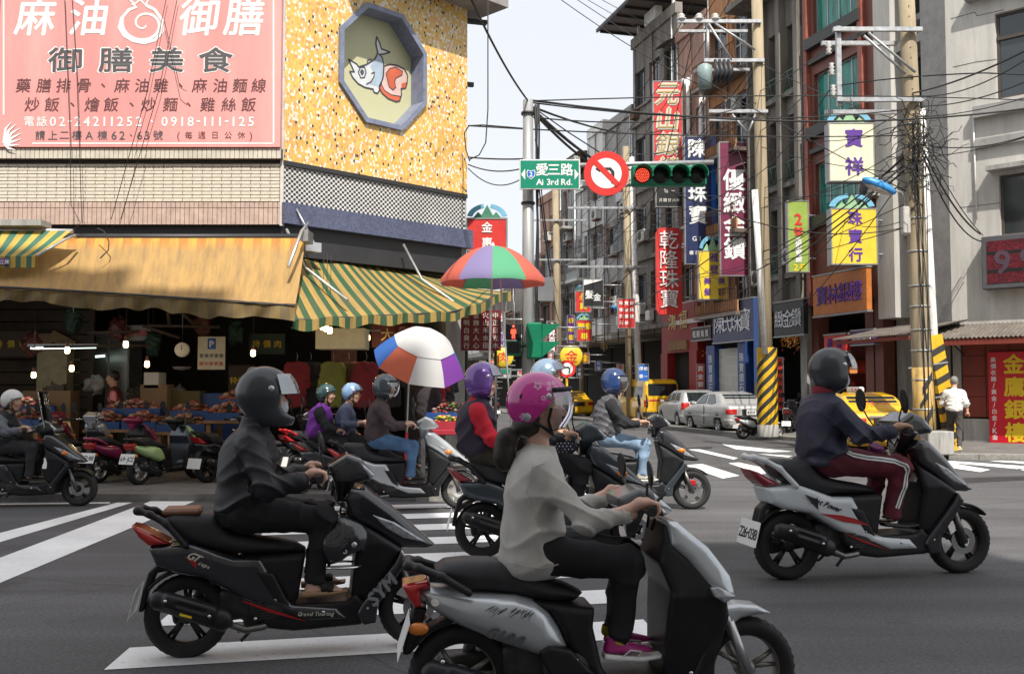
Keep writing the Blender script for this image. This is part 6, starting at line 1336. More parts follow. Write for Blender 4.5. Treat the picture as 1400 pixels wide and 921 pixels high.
    if cl: p0, p1 = (-.13, -.19, .30), (.26, -.18, .17)
    s.U(s.caps(p0, p1, .052, .062, (1, .8, 1))); s.U(s.box(((p0[0] + p1[0]) / 2, -.205, (p0[1 + 1] + p1[2]) / 2 + .025), (.15, .04, .04), .03, -.32), .02); s.S(s.box(((p0[0] + p1[0]) / 2 + .01, -.252, (p0[2] + p1[2]) / 2 + .02), (.085, .02, .012), .01, -.32), .01); M['muffler'] = s.mesh()
    M['exhaust_pipe'] = MB().tube([(p1[0] + .02, -.17, p1[2] - .02), (.33, -.17, .17), (.42, -.16, .18), (.52, -.10, .21), (.55, -.03, .24)], .02, 8).mesh()
    # hugger and plate arm
    pa = a1([(150, 385), (222, 400), (215, 415), (150, 425), (118, 500), (92, 606), (68, 608), (88, 500), (110, 420)]) if not cl else q1([(120, 415), (200, 430), (180, 500), (150, 640), (100, 690), (60, 690), (90, 560), (110, 470)])
    M['plate_bracket'] = sdfpart(pa, .055, .012, .009).mesh()
    arc = [(.27 * math.cos(t), .23 + .27 * math.sin(t)) for t in np.linspace(.6, 2.5, 12)]; inn = [(.250 * math.cos(t), .23 + .250 * math.sin(t)) for t in np.linspace(2.5, .6, 12)]; M['rear_hugger'] = sdfpart(arc + inn, .065, .01, .009).mesh()
    M['shock'] = MB().tube([(.02, .12, .28), (.05, .12, .33), (.10, .11, .52)], [.015, .03, .028], 8).mesh()
    M['stand'] = MB().tube([(.40, .10, .2), (.30, .12, .1), (.27, .15, .09)], .01, 6).tube([(.40, -.10, .2), (.30, -.12, .1)], .01, 6).mesh()
    f = F((-.07, -.1, -.1), (.07, .1, .1), .006); f.U(f.ell((0, 0, 0), (.022, .062, .092) if not cl else (.022, .058, .075))); f.I(f.box((.035 - .003, 0, 0), (.03, .2, .2))); M['mirror'] = f.mesh()
    M['mirror_glass'] = MB().lathe([(0, 0), (.8, 0), (1, .001)], ax='x', n=20).mesh()
    return M, D
def scooter(label, loc, rz, st='sport', sc=1.0, paint=None, accent=None, h=.009, steer=0.0, plate='', rim=None, seat2=None, group=None, decals=None, shieldm=None, lampm=None, mirror_yaw=0, cal=None, lean=0, sig=True, mz=.27, ms=(1, 1, 1)):
    key = (st, h)
    if key not in MC: MC[key] = scooter_meshes(st, h)
    M, D = MC[key]; bl = blackpl; cl = st == 'classic'
    t = thing('scooter', label, 'scooter', loc, rz, group or 'motor scooters at the junction'); t.scale = (sc,) * 3; t.rotation_euler[0] = lean
    mt = dict(seat=seatm, side_body=paint, tail_lamp=lampm or lampr, grab_rail=accent or bl, seat_base=bl, floorboard=bl, leg_shield=shieldm or bl, shield_band=accent if not cl else bl, front_cowl=paint, headlight=lensm, handlebar_cover=paint if not cl else (accent or bl), front_lens=lensm if not cl else paint,
              handlebar=M_['chrome'], grip=M_['rubber'], brake_lever=M_['alu'], front_fender=paint if cl else bl, wing_panel=bl, engine=engm, fan_cover=engm, muffler=mufm, exhaust_pipe=pipem, plate_bracket=bl, rear_hugger=bl, fork=M_['alu'] if cl else pipem, shock=pipem, stand=M_['dark'], mirror_stem=M_['dark'], hose=M_['wire'], bolt=M_['chrome'])
    if not cl: mt['shield_band'] = paint if accent is None else accent
    po = {}
    for k, m in mt.items():
        for me_ in (M[k] if isinstance(M[k], list) else [M[k]]): po[k] = link(k, me_, m, t)
        if k == 'mirror_stem' and mz < .25:
            for o in t.children[-1:] if 0 else [c_ for c_ in t.children if c_.name.startswith('mirror_stem')]: kk = (mz - .03) / .24; o.scale.z = kk; o.location.z = D['grip'][1] * (1 - kk)
    for i, x in enumerate((0, 1.3)):
        w_ = bpy.data.objects.new('wheel', None); C.objects.link(w_); w_.parent = t; w_.location = (x, 0, .23); 
        for k, mm in (('tyre', M_['rubber']), ('rim', rim or (blackrim if not cl else M_['alu'])), ('brake_disc', M_['chrome'])):
            if k == 'brake_disc' and (i == 0 or cl): continue
            link(k, WM[0 if cl else 1][k], mm, w_)
        if i and cal: MB().cbox(-.04, .04, -.085, -.05, .05, .12, .01).build('caliper', cal, w_)
    gx, gz = D['grip']
    for s in (-1, 1):
        e = link('mirror', M['mirror'], bl, t, (gx - .012, s * .27, gz + mz)); e.scale = ms; e.rotation_euler = (0, -.1, s * .12)
        g = link('mirror_glass', M['mirror_glass'], mirm, e, (.003, 0, 0)); g.scale = (1, .052 if not cl else .048, .082 if not cl else .066); g.rotation_euler = (0, 0, 0); g.location.x = -.0235
        g.location.x = .0035
    for s in ((-1, 1) if cl or sig else ()):
        o = link('turn_signal', TS, amber, t, (1.16 if not cl else -.19, s * (.155 if not cl else .12), .70 if not cl else .47))
    # plate
    pc = (a1([(70, 560)])[0] if not cl else q1([(95, 590)])[0])
    p_ = MB().cbox(-.15, .15, -.004, 0, -.085, .085, .003).build('number_plate', LC['white'], t, loc=(pc[0] - .02, 0, pc[1])); p_.rotation_euler = (.28 if not cl else -.15, 0, -PI / 2)
    p_.rotation_euler = (math.radians(-14 if not cl else -18), 0, -PI / 2)
    if plate: letters('lettering', rowp(plate, -.135, .135, 0, .075), LC['black'], p_, y=-.006, bold=.015)
    for d in decals or []: d(t)
    return t, po
blackpl = pm('satin black plastic', (.013, .013, .015), .45, spec=.35, var=.15, scale=6, bump=.05, bscale=200, dirt=.15, dcol=(.06, .055, .05)); seatm = pm('seat vinyl', (.020, .020, .023), .5, var=.2, scale=7, bump=.35, bscale=260)
lampr = pm('red lamp lens', (.42, .012, .012), .12, coat=.8, var=.15); lensm = pm('clear lamp lens', (.42, .44, .46), .10, .35, var=.35, scale=30, coat=1); engm = pm('grimy engine metal', (.07, .068, .065), .5, .6, var=.3, scale=12, dirt=.5); mufm = pm('black muffler', (.022, .022, .024), .4, .2, var=.2, scale=9); pipem = pm('dull steel pipe', (.20, .19, .18), .42, .8, var=.3, scale=10)
blackrim = pm('black alloy rim', (.035, .035, .037), .35, .5); mirm = pm('mirror glass', (.75, .78, .80), .03, 1.0, var=0); amber = pm('amber lens', (.70, .20, .02), .2, coat=.6, var=.1)
_f = F((-.06, -.04, -.04), (.06, .04, .04), .006); _f.U(_f.ell((0, 0, 0), (.045, .022, .028))); TS = _f.mesh()
def sticker(name, P, mat, y, both=True): 
    def f(t):
        MB().prism(P, -y - .002, -y).build(name, mat, t)
        if both: MB().prism(P, y, y + .002).build(name, mat, t)
    return f
def decal_text(txt, x, z, size, mat, y, ang=0, shear=.25, bold=.06, w_=None):
    def f(t):
        L = w_ or size * .75 * len(txt); o = letters('lettering', rowp(txt, -L / 2, L / 2, 0, size), mat, t, y=0, bold=bold, shear=shear); o.location = (x, -y - .003, z); o.rotation_euler = (0, ang, 0)
    return f
# ================================================================ people
skin = pm('skin', (.64, .39, .29), .5, var=.08, scale=14, sss=.15); skin2 = pm('tanned skin', (.52, .30, .20), .55, var=.1, scale=14, sss=.12); hairm = pm('dark brown hair', (.022, .014, .011), .38, var=.4, scale=40, bump=.25, bscale=350); greyhair = pm('grey hair', (.22, .21, .20), .6, var=.3, scale=30, bump=.6, bscale=120)
eyew = pm('eye white', (.6, .58, .55), .2, var=0); eyeb = pm('eye iris', (.02, .012, .01), .1, var=0); lipm = pm('lip', (.42, .14, .12), .4, var=.05); maskm = pm('face mask cloth', (.55, .60, .64), .8, var=.08, bump=.3, bscale=80); strapm = pm('black strap', (.012, .012, .012), .7)
def fabric(name, c, rough=.85, bump=.5, bs=180, var=.12): return pm(name, c, rough, var=var, scale=5, bump=bump * .45, bscale=bs * 2.2)
def folds(f, A, fx=26, seed=0.0, mask=None):
    X, Y, Z = f.X, f.Y, f.Z
    w1 = np.sin(fx * (Z + .45 * X) + 2.6 * np.sin(8 * X + 5 * Z + seed) + 1.8 * np.sin(10 * Y + 4 * Z + seed * 2)); w2 = np.sin(fx * .62 * (X - .6 * Z + .3 * Y) + 2.2 * np.sin(7 * Z + 6 * Y + seed * 3))
    d = A * (1.1 * (1 - np.abs(w1)) ** 1.9 + .9 * (1 - np.abs(w2)) ** 1.9 - .35)
    if mask is not None: d = d * mask
    f.d = f.d - d.astype(np.float32); return f
def head_mesh(hc, h, pitch=0.0, male=True, nape=None, ear=True):
    """skin of head and neck; +x is forward"""
    f = F((hc[0] - .16, -.13, hc[2] - .30), (hc[0] + .16, .13, hc[2] + .15), h); R = lambda x, y, z: (hc[0] + x, y, hc[2] + z)
    f.U(f.ell(R(-.01, 0, .025), (.098, .077, .102))); f.U(f.ell(R(.028, 0, -.04), (.066, .058, .078)), .03); f.U(f.caps(R(.045, -.018, -.095), R(.045, .018, -.095), .024, .024), .03)
    f.U(f.caps(R(-.0, -.045, -.075), R(.045, -.02, -.1), .018, .018), .02); f.U(f.caps(R(-.0, .045, -.075), R(.045, .02, -.1), .018, .018), .02)
    f.U(f.caps(R(.082, -.03, .028), R(.082, .03, .028), .014, .014), .02)
    for s in (-1, 1): f.S(f.ell(R(.098, s * .032, .004), (.022, .018, .013)), .012); f.U(f.ell(R(.078, s * .032, .004), (.016, .016, .012)), .003); f.U(f.ell(R(.066, s * .04, -.03), (.025, .022, .022)), .02)
    f.U(f.caps(R(.088, 0, .012), R(.109, 0, -.022), .009, .0135), .010); f.U(f.caps(R(.095, -.013, -.026), R(.095, .013, -.026), .009, .009), .006)
    f.U(f.caps(R(.088, -.018, -.052), R(.088, .018, -.052), .0075), .006); f.U(f.caps(R(.086, -.015, -.066), R(.086, .015, -.066), .008), .006); f.S(f.caps(R(.101, -.02, -.0585), R(.101, .02, -.0585), .0025), .003)
    if ear:
        for s in (-1, 1): f.U(f.ell(R(-.012, s * .080, -.012), (.018, .010, .031)), .006); f.S(f.ell(R(-.006, s * .091, -.01), (.009, .006, .018)), .005)
    nk = nape or (hc[0] - .06, 0, hc[2] - .24); f.U(f.caps(R(-.022, 0, -.06), nk, .056 if male else .047, .062 if male else .052), .02); return f.mesh('head')
def hand_mesh(B, elbow, s, h=.0048):
    """closed hand on a grip whose axis runs along y; s=-1 right side"""
    B = np.array(B); e = np.array(elbow); dr = (e - B) / np.linalg.norm(e - B); wr = B + dr * .10 + np.array([-.01, 0, .012])
    f = F((B[0] - .17, B[1] - .10, B[2] - .09), (B[0] + .09, B[1] + .10, B[2] + .13), h); A = lambda x, y, z: (B[0] + x, B[1] + s * y, B[2] + z)
    f.U(f.caps(wr, wr + dr * .07, .027, .029, (1, 1, .85))); f.U(f.caps(A(-.045, .0, .03), wr, .024, .024), .02)
    f.U(f.caps(A(-.012, -.028, .036), A(-.05, -.012, .03), .017, .02), .015); f.U(f.caps(A(-.012, .026, .034), A(-.05, .014, .03), .016, .02), .015)
    for k, (yo, L) in enumerate(((-.034, .95), (-.012, 1.06), (.011, 1.0), (.032, .84))):
        k0, k1, k2, k3 = A(-.008, yo, .036), A(.026 * L, yo, .026), A(.032 * L, yo * 1.02, -.004), A(.012 * L, yo, -.026)
        f.U(f.caps(k0, k1, .0105, .0095), .007); f.U(f.caps(k1, k2, .0093, .0085), .003); f.U(f.caps(k2, k3, .0085, .0075), .003)
    f.U(f.caps(A(-.045, -.035, .02), A(-.02, -.055, .004), .014, .011), .01); f.U(f.caps(A(-.02, -.055, .004), A(.012, -.05, -.014), .0105, .009), .003)
    return f.mesh('hand')
def helmet(t, hc, kind, mat, h, pitch=0.0, visor=None, band=None):
    e = bpy.data.objects.new('helmet', None); C.objects.link(e); e.parent = t; e.location = hc; e.scale = (1.05 if kind == 'full' else .93 if kind == 'half' else 1.0,) * 3; e.rotation_euler = (0, pitch, 0)
    f = F((-.22, -.17, -.2), (.24, .17, .22), h)
    f.U(f.ell((-.012, 0, .03), (.156, .126, .150))); inner = f.ell((-.01, 0, .02), (.136, .108, .134))
    if kind == 'full': f.U(f.ell((.034, 0, -.105), (.114, .100, .088)), .06); inner = smin(inner, f.ell((.034, 0, -.11), (.098, .084, .12)), .03); cut = [(.078, .052), (.3, .068), (.3, -.108), (.135, -.106), (.10, -.085), (.075, -.04)]
    elif kind == 'jet': f.U(f.ell((-.01, 0, -.05), (.125, .12, .085)), .04); cut = [(.085, .062), (.3, .07), (.3, -.4), (.035, -.4), (.045, -.11), (.06, -.06), (.06, -.0)]
    else: cut = [(.09, .052), (.3, .055), (.3, -.4), (-.05, -.4), (-.062, -.10), (-.045, -.055), (.0, -.01), (.04, .03)]
    f.S(f.poly(cut, .3, .01), .012); f.S(inner, .006); f.I(f.poly([(-.4, -.12 if kind == 'full' else -.135 if kind != 'half' else -.105), (.4, -.27 if kind == 'full' else -.2 if kind != 'half' else -.09), (.4, .4), (-.4, .4)], .4, .01), .012)
    if kind == 'full': f.U(f.ell((-.075, 0, .162), (.022, .018, .016)), .012)
    f.build('shell', mat, e)
    g = F((-.2, -.15, -.18), (.2, .15, .2), h * 1.3); g.U(g.ell((-.012, 0, .02), (.138, .112, .136))); g.S(g.ell((-.0, 0, .01), (.118, .092, .12))); cc = [(p[0] + .004, p[1]) for p in cut]
    g.S(g.poly(cc, .3, .01), .01); g.I(g.poly([(-.4, -.13 if kind != 'half' else -.125), (.4, -.13), (.4, .4), (-.4, .4)], .4, .01)); g.build('lining', strapm, e)
    for s in (-1, 1): MB().lathe([(0, .006), (.014, .005), (.017, 0)], ax='y', n=12).build('pivot', M_['alu'], e, loc=(.03, s * .119, .055)).rotation_euler = ((PI if s < 0 else 0), 0, 0)
    if kind != 'full':
        x0 = (.0 if kind == 'half' else .04)
        MB().tube([(-.05, -.100, -.06), (-.0, -.088, -.095), (.04, -.05, -.128), (.055, 0, -.14), (.04, .05, -.128), (0, .088, -.095), (-.05, .100, -.06)], .008, 6).build('strap', strapm, e)
        MB().tube([(.04, -.09, .0), (.02, -.088, -.06), (.04, -.05, -.128)], .007, 6).build('strap', strapm, e)
    if visor:
        rx, p0, p1, th = {'down': (.172, -48, 22, 72), 'mid': (.186, 0, 42, 62), 'up': (.180, 14, 50, 66)}[visor[0]]; V = []; nu, nv = 20, 8
        for j in range(nv + 1):
            for i in range(nu + 1):
                a, b = math.radians(p0 + (p1 - p0) * j / nv), math.radians(-th + 2 * th * i / nu) * (1 - .12 * (j / nv - .5) ** 2); V.append((-.008 + rx * math.cos(a) * math.cos(b), .136 * math.sin(b) * (.6 + .4 * math.cos(a)), .02 + .168 * math.sin(a)))
        MB().add(V, [(j * (nu + 1) + i, j * (nu + 1) + i + 1, (j + 1) * (nu + 1) + i + 1, (j + 1) * (nu + 1) + i) for j in range(nv) for i in range(nu)], True).build('visor', visor[1], e)
        V2 = [Vector(V[k]) for k in range(nu + 1)]; MB().tube(V2, .0025, 5).build('visor_edge', strapm, e)
        if visor[0] == 'down': V2 = [Vector(V[nv * (nu + 1) + k]) * 1.01 for k in range(nu + 1)]; MB().tube(V2, [.012] * (nu + 1), 8).build('visor_hinge', strapm, e)
    if band: band(e)
    return e
def person(label, loc, rz, sc, J, jm, pm_, shoe, hel, h=.012, face_h=.007, sk=None, male=True, mask=False, hands=True, hair=None, extra=None, group=None, nm='person', vest=None, vh=None, jA=.010, sleeve_r=.056, fat=1.0, collar=True, ph=None, cuff=True, hemz=0.0, short=False, hemw=0):
    """J: hip, sh, head, (elbow, hand, knee, ankle, toe) as (x, y, z) of the right side (-y); left is mirrored unless given with a trailing 2"""
    sk = sk or skin; t = thing(nm, label, 'person', loc, rz, group or 'riders waiting and crossing at the junction'); t.scale = (sc,) * 3; g = dict(J)
    mir = lambda p: (p[0], -p[1], p[2])
    L = {k: g.get(k + '2', mir(g[k])) for k in ('elbow', 'hand', 'knee', 'ankle', 'toe')}
    hip, sh, hd = g['hip'], g['sh'], g['head']; sy = g.get('sy', .17)
    ms = [head_mesh(hd, face_h, male=male, nape=(sh[0] + .01, 0, sh[2] + .03))]
    for s, q in ((-1, {k: g[k] for k in L}), (1, L)):
        if hands:
            ms.append(hand_mesh(q['hand'], q['elbow'], s, .0048 if h < .013 else .0065))
        f = F([min(a, b) - .06 for a, b in zip(q['elbow'], q['hand'])], [max(a, b) + .06 for a, b in zip(q['elbow'], q['hand'])], .012); dv = np.array(q['elbow']) - np.array(q['hand']); f.U(f.caps(np.array(q['hand']) + dv * .3, q['elbow'], .028, .038)); ms.append(f.mesh())
        f = F([min(a, b) - .06 for a, b in zip(q['knee'], q['ankle'])], [max(a, b) + .06 for a, b in zip(q['knee'], q['ankle'])], .012); f.U(f.caps(q['ankle'], q['knee'], .034, .05)); ms.append(f.mesh())
        if shoe[0] == 'sandal':
            a, b = np.array(q['ankle']), np.array(q['toe']); f = F(np.minimum(a, b) - .1, np.maximum(a, b) + .1, .006); d = (b - a); f.U(f.caps(a + (-.02, 0, -.045), a, .03, .034)); f.U(f.caps(a + (.0, 0, -.03), b + (-.03, 0, -.0), .034, .028, (1, 1.1, .8)), .02)
            for k in range(5): f.U(f.caps(b + (-.03, (k - 2) * .017, -.004), b + (.022 - abs(k - 1) * .008, (k - 2) * .018, -.008), .011 - .0008 * k, .009), .004)
            ms.append(f.mesh())
    body_ = link('body', joinm(ms, 'body'), sk, t)
    for s in (-1, 1): MB().lathe([(0, .0125), (.006, .0115), (.0105, .008), (.0125, 0)], ax='x', n=10).build('eye', eyew, t, loc=(hd[0] + .0825, s * .032, hd[2] + .004)); MB().lathe([(0, .0138), (.005, .012)], ax='x', n=8).build('iris', eyeb, t, loc=(hd[0] + .0828, s * .032, hd[2] + .004))
    if not mask: MB().tube([(hd[0] + .094, -.02, hd[2] - .059), (hd[0] + .099, 0, hd[2] - .0585), (hd[0] + .094, .02, hd[2] - .059)], [.003, .006, .003], 6).build('lips', lipm, t)
    for s in (-1, 1): MB().tube([(hd[0] + .088, s * .018, hd[2] + .028), (hd[0] + .084, s * .035, hd[2] + .033), (hd[0] + .072, s * .052, hd[2] + .027)], [.003, .0035, .002], 5).build('eyebrow', hairm, t)
    if mask:
        f = F((hd[0] - .02, -.09, hd[2] - .13), (hd[0] + .15, .09, hd[2] + .02), .005); f.U(f.ell((hd[0] + .045, 0, hd[2] - .052), (.078, .064, .066))); f.S(f.ell((hd[0] + .04, 0, hd[2] - .052), (.073, .060, .062))); f.I(f.poly([(hd[0] + .02, hd[2] - .10), (hd[0] + .2, hd[2] - .12), (hd[0] + .2, hd[2] - .005), (hd[0] + .035, hd[2] - .02)], .2, .01)); f.build('face_mask', maskm, t)
    # ---- trousers
    al = [hip, g['knee'], g['ankle'], L['knee'], L['ankle']]; lo = [min(p[i] for p in al) - .17 for i in range(3)]; hi = [max(p[i] for p in al) + .15 for i in range(3)]; lo[1] = min(lo[1], -.25); hi[1] = max(hi[1], .25)
    f = F(lo, hi, ph or h); f.U(f.ell((hip[0] + .01, 0, hip[2] + .02), (.135 * fat, .165 * fat, .13)))
    for s, q in ((-1, {k: g[k] for k in L}), (1, L)):
        hp = (hip[0] + .02, s * .085, hip[2]); f.U(f.caps(hp, q['knee'], .094 * fat, .070), .05); kn = np.array(q['knee']); an = np.array(q['ankle']); f.U(f.caps(kn, kn + (an - kn) * (.93 if shoe[0] == 'slip' else .88), .068, .050), .03)
    pe = np.exp(-((f.X - g['knee'][0]) ** 2 + (f.Z - g['knee'][2]) ** 2) / .035) + .7 * np.exp(-((f.X - g['ankle'][0]) ** 2 + (f.Z - g['ankle'][2]) ** 2) / .02) + .5
    folds(f, .011, 30, 1.0, pe)
    for q in (g, L): an = np.array(q['ankle']); kn = np.array(q['knee']); c = kn + (an - kn) * .97; f.S(f.caps(c, c + (an - kn) * .2, .036), .004)
    tr = f.build('trousers', pm_, t)
    # ---- jacket
    al = [hip, sh, g['elbow'], g['hand'], L['elbow'], L['hand']]; lo = [min(p[i] for p in al) - .17 for i in range(3)]; hi = [max(p[i] for p in al) + .12 for i in range(3)]; lo[1] = min(lo[1], -.30); hi[1] = max(hi[1], .30); lo[2] = hip[2] - .12 + hemz
    f = F(lo, hi, h); hp = np.array((hip[0] - .0, 0, hip[2] + .03)); sv = np.array(sh); mid = hp * .5 + sv * .5 + np.array([-.025, 0, 0])
    f.U(f.ell(hp + (0, 0, .03), (.145 * fat, .175 * fat, .13))); f.U(f.ell(mid, (.125 * fat, .165 * fat, .20)), .08); f.U(f.ell(sv + (-.0, 0, -.09), (.125 * fat, .175, .16)), .07); f.U(f.caps((sh[0] - .005, -sy + .05, sh[2] - .015), (sh[0] - .005, sy - .05, sh[2] - .015), .068, .068), .05)
    f.U(f.caps((sh[0] + .0, 0, sh[2]), (sh[0] + .02, 0, sh[2] + .06), .075, .062), .04)
    def arms(f, only=False, r=sleeve_r):
        for s, q in ((-1, {k: g[k] for k in L}), (1, L)):
            S_ = np.array((sh[0], s * sy, sh[2] - .03)); e = np.array(q['elbow']); wv_ = np.array(q['hand']); wv_ = wv_ + (e - wv_) / np.linalg.norm(e - wv_) * .105
            if short: wv_ = e + (wv_ - e) * .25
            f.U(f.caps(S_, e, r * 1.22, r), .04); f.U(f.caps(e, wv_, r, r * (.78 if cuff else 1)), .03)
            if cuff and not short: f.U(f.caps(wv_ + (e - wv_) * .06, wv_, r * .80, r * .80), .006)
            f.S(f.caps(wv_, wv_ + (wv_ - e) * .3, .026), .004)
    if vest is None or not vest[1]: arms(f)
    else: arms(f)
    me_ = np.exp(-((f.X - g['elbow'][0]) ** 2 + (f.Z - g['elbow'][2]) ** 2) / .02) + .9 * np.exp(-((f.X - hip[0]) ** 2 + (f.Z - hip[2] - .08) ** 2) / .02) + .45
    me_ = me_ * (1 - .85 * np.exp(-((f.X - g['hand'][0] + .09) ** 2 + (f.Z - g['hand'][2]) ** 2) / .006))
    if hemz: f.U(f.ell((hip[0] - .005, 0, hip[2] - .03), (.158, .180, .105)), .04)
    folds(f, jA, 27, 2.0 + sc * 7, me_)
    if collar: f.U(f.caps((sh[0] + .005, 0, sh[2] + .04), (sh[0] + .03, 0, sh[2] + (.095 if collar is True else .125)), .068 + .012 * (collar is not True), .070 + .014 * (collar is not True)), .012)
    f.S(f.caps((sh[0] + .02, 0, sh[2] + .055), (hd[0] - .01, 0, hd[2] - .05), .055, .062), .008)
    f.I(f.box((hip[0], 0, hip[2] - .04 + hemz + .5), (1.5, 1, .5)), .015)
    if hemw: f.U(f.box((hip[0], 0, hip[2] - .01), (.15, .18, .025), .02), .02)
    jk = f.build('jacket', jm, t)
    if h < .012:    # seams, zip and pockets follow the cloth surface
        v = np.empty(len(jk.data.vertices) * 3, np.float32); jk.data.vertices.foreach_get('co', v); v = v.reshape(-1, 3)
        def seam(name, P, r, m_):
            Q = []
            for a, b in zip(P[:-1], P[1:]):
                for s in range(6): x, z = a[0] + (b[0] - a[0]) * s / 6, a[1] + (b[1] - a[1]) * s / 6; d = (v[:, 0] - x) ** 2 + (v[:, 2] - z) ** 2; c = v[d < d.min() + .0003]; Q.append((x, float(c[:, 1].min()) - r * .3, z))
            MB().tube(Q, r, 4).build(name, m_, t)
        e_, h_ = g['elbow'], g['hand']; seam('seam', [(sh[0] - .075, sh[2] - .12), (sh[0] - .05, sh[2] - .0), (sh[0] + .02, sh[2] + .02)], .0022, jm); seam('seam', [(sh[0] - .075, sh[2] - .12), (sh[0] - .05, sh[2] - .2)], .0022, jm)
        seam('hem_seam', [(hip[0] - .12, hip[2] + .05 + hemz), (hip[0], hip[2] + .03 + hemz), (hip[0] + .12, hip[2] + .05 + hemz)], .0025, jm)
        w_ = [h_[k] + (e_[k] - h_[k]) * .42 for k in range(3)]; MB().lathe([(sleeve_r * .86, -.006), (sleeve_r * .88, 0), (sleeve_r * .86, .006)], n=20).build('cuff_seam', jm, t, loc=w_).rotation_euler = (0, math.atan2(h_[0] - e_[0], h_[2] - e_[2]), 0)
        if collar: seam('pocket_zip', [(hip[0] + .02, hip[2] + .20), (hip[0] + .07, hip[2] + .10)], .003, M_['dark'])
    if vest is not None:
        f = F((min(hip[0], sh[0]) - .2, -.26, hip[2] - .08), (max(hip[0], sh[0]) + .22, .26, sh[2] + .14), h)
        f.U(f.ell(hp + (0, 0, .03), (.168 * fat, .198 * fat, .14))); f.U(f.ell(mid, (.152 * fat, .188 * fat, .20)), .08); f.U(f.ell(sv + (-.0, 0, -.09), (.150 * fat, .190, .165)), .07); f.U(f.caps((sh[0] - .005, -sy + .06, sh[2] - .01), (sh[0] - .005, sy - .06, sh[2] - .01), .075, .075), .05)
        f.U(f.caps((sh[0] + .005, 0, sh[2] + .03), (sh[0] + .03, 0, sh[2] + .085), .076, .075), .02); folds(f, .012, 22, 5.0)
        for s in (-1, 1): f.S(f.caps((sh[0] + .015, s * (sy + .03), sh[2] - .02), (sh[0] + .02, s * (sy + .05), sh[2] - .15), .065, .06), .02)
        f.S(f.caps((sh[0] + .02, 0, sh[2] + .05), (hd[0], 0, hd[2] - .05), .060, .066), .008); f.I(f.box((hip[0], 0, hip[2] + .46), (1.5, 1, .5)), .015); f.build('vest', vest[0], t)
    # ---- shoes
    for q in (g, L):
        a, b = np.array(q['ankle']), np.array(q['toe']); f = F(np.minimum(a, b) + (-.13, -.08, -.12), np.maximum(a, b) + (.10, .08, .07), .006 if h < .013 else .009)
        base = [(a[0] - .065, a[2] - .062), (a[0] - .03, a[2] - .066), (b[0] - .04, b[2] - .034), (b[0] + .05, b[2] - .022), (b[0] + .055, b[2] - .005), (b[0] - .03, b[2] - .012), (a[0] - .065, a[2] - .035)]
        if shoe[0] == 'sandal':
            f.U(f.poly(base, .046, .012, y0=a[1])); f.build('sole', pm('cork sole', (.36, .22, .12), .8), t)
            for fr in (.42, .68):
                c = a + (b - a) * fr; f = F(c - .09, c + .09, .006); f.U(f.caps(c + (0, 0, -.01), c + (.02, 0, -.014), .044, .040, (1, 1.08, .9))); f.S(f.caps(c + (-.05, 0, -.012), c + (.08, 0, -.02), .036, .034, (1, 1.1, .9))); f.I(f.box(tuple(c + (.0, 0, .02)), (.022, .1, .06), 0, .2)); f.build('sandal_strap', strapm, t)
        else:
            up = F(f.lo, f.lo + f.h * (np.array(f.n) - 1), f.h); up.U(up.caps(a + (-.025, 0, -.03), a + (-.01, 0, .03), .042, .040, (1, .9, 1))); up.U(up.caps(a + (.02, 0, -.02), b + (-.01, 0, -.0), .040, .032, (1, 1.05, .85)), .03); up.I(up.box((a[0], a[1], a[2] + .0), (1, 1, .034 if shoe[0] != 'slip' else .01)), .01); up.S(up.caps(a, a + (-.0, 0, .1), .035), .006); up.build('shoe', shoe[1], t)
            if shoe[0] == 'trainer':
                m = MB()
                for k in range(4): c = a + (b - a) * (.25 + .15 * k); m.tube([c + (0, -.030, .012 - .012 * k), c + (.012, 0, .030 - .012 * k), c + (0, .030, .012 - .012 * k)], .0035, 5)
                m.build('lace', shoe[2], t); c = a + (b - a) * .35
                for s in (-1, 1): MB().tube([c + (-.03, s * .041, -.03), c + (.0, s * .044, -.005), c + (.05, s * .043, -.012), c + (.03, s * .045, -.035)], .004, 5).build('side_flash', shoe[2], t)
            f.U(f.poly(base, .044, .014, y0=a[1])); f.build('sole', shoe[2], t)
    if hel: helmet(t, (hd[0], 0, hd[2]), hel[0], hel[1], hel[2] if len(hel) > 2 else face_h, hel[3] if len(hel) > 3 else 0, hel[4] if len(hel) > 4 else None, hel[5] if len(hel) > 5 else None)
    if hair:
        f = F((hd[0] - .25, -.14, hd[2] - .35), (hd[0] + .1, .14, hd[2] + .18), .007); 
        if hair == 'ponytail': f.U(f.ell((hd[0] - .06, 0, hd[2] - .075), (.07, .078, .06))); f.U(f.ell((hd[0] - .150, 0, hd[2] - .13), (.048, .045, .045)), .02); f.U(f.ell((hd[0] - .165, 0, hd[2] - .205), (.052, .045, .08)), .03); f.U(f.caps((hd[0] - .01, -.072, hd[2] + .0), (hd[0] - .05, -.07, hd[2] - .08), .016), .02); f.U(f.caps((hd[0] - .01, .072, hd[2] + .0), (hd[0] - .05, .07, hd[2] - .08), .016), .02)
        elif hair == 'tail': f.U(f.ell((hd[0] - .07, 0, hd[2] - .13), (.06, .07, .06))); f.U(f.caps((hd[0] - .10, 0, hd[2] - .15), (hd[0] - .11, 0, hd[2] - .30), .045, .03), .03)
        elif hair == 'short': f.U(f.ell((hd[0] - .02, 0, hd[2] + .04), (.108, .088, .105))); f.S(f.poly([(hd[0] + .055, hd[2] + .05), (hd[0] + .3, hd[2] + .09), (hd[0] + .3, hd[2] - .3), (hd[0] - .05, hd[2] - .3), (hd[0] - .03, hd[2] - .06)], .3, .01), .01)
        elif hair == 'nape': f.U(f.ell((hd[0] - .05, 0, hd[2] - .06), (.065, .078, .07)))
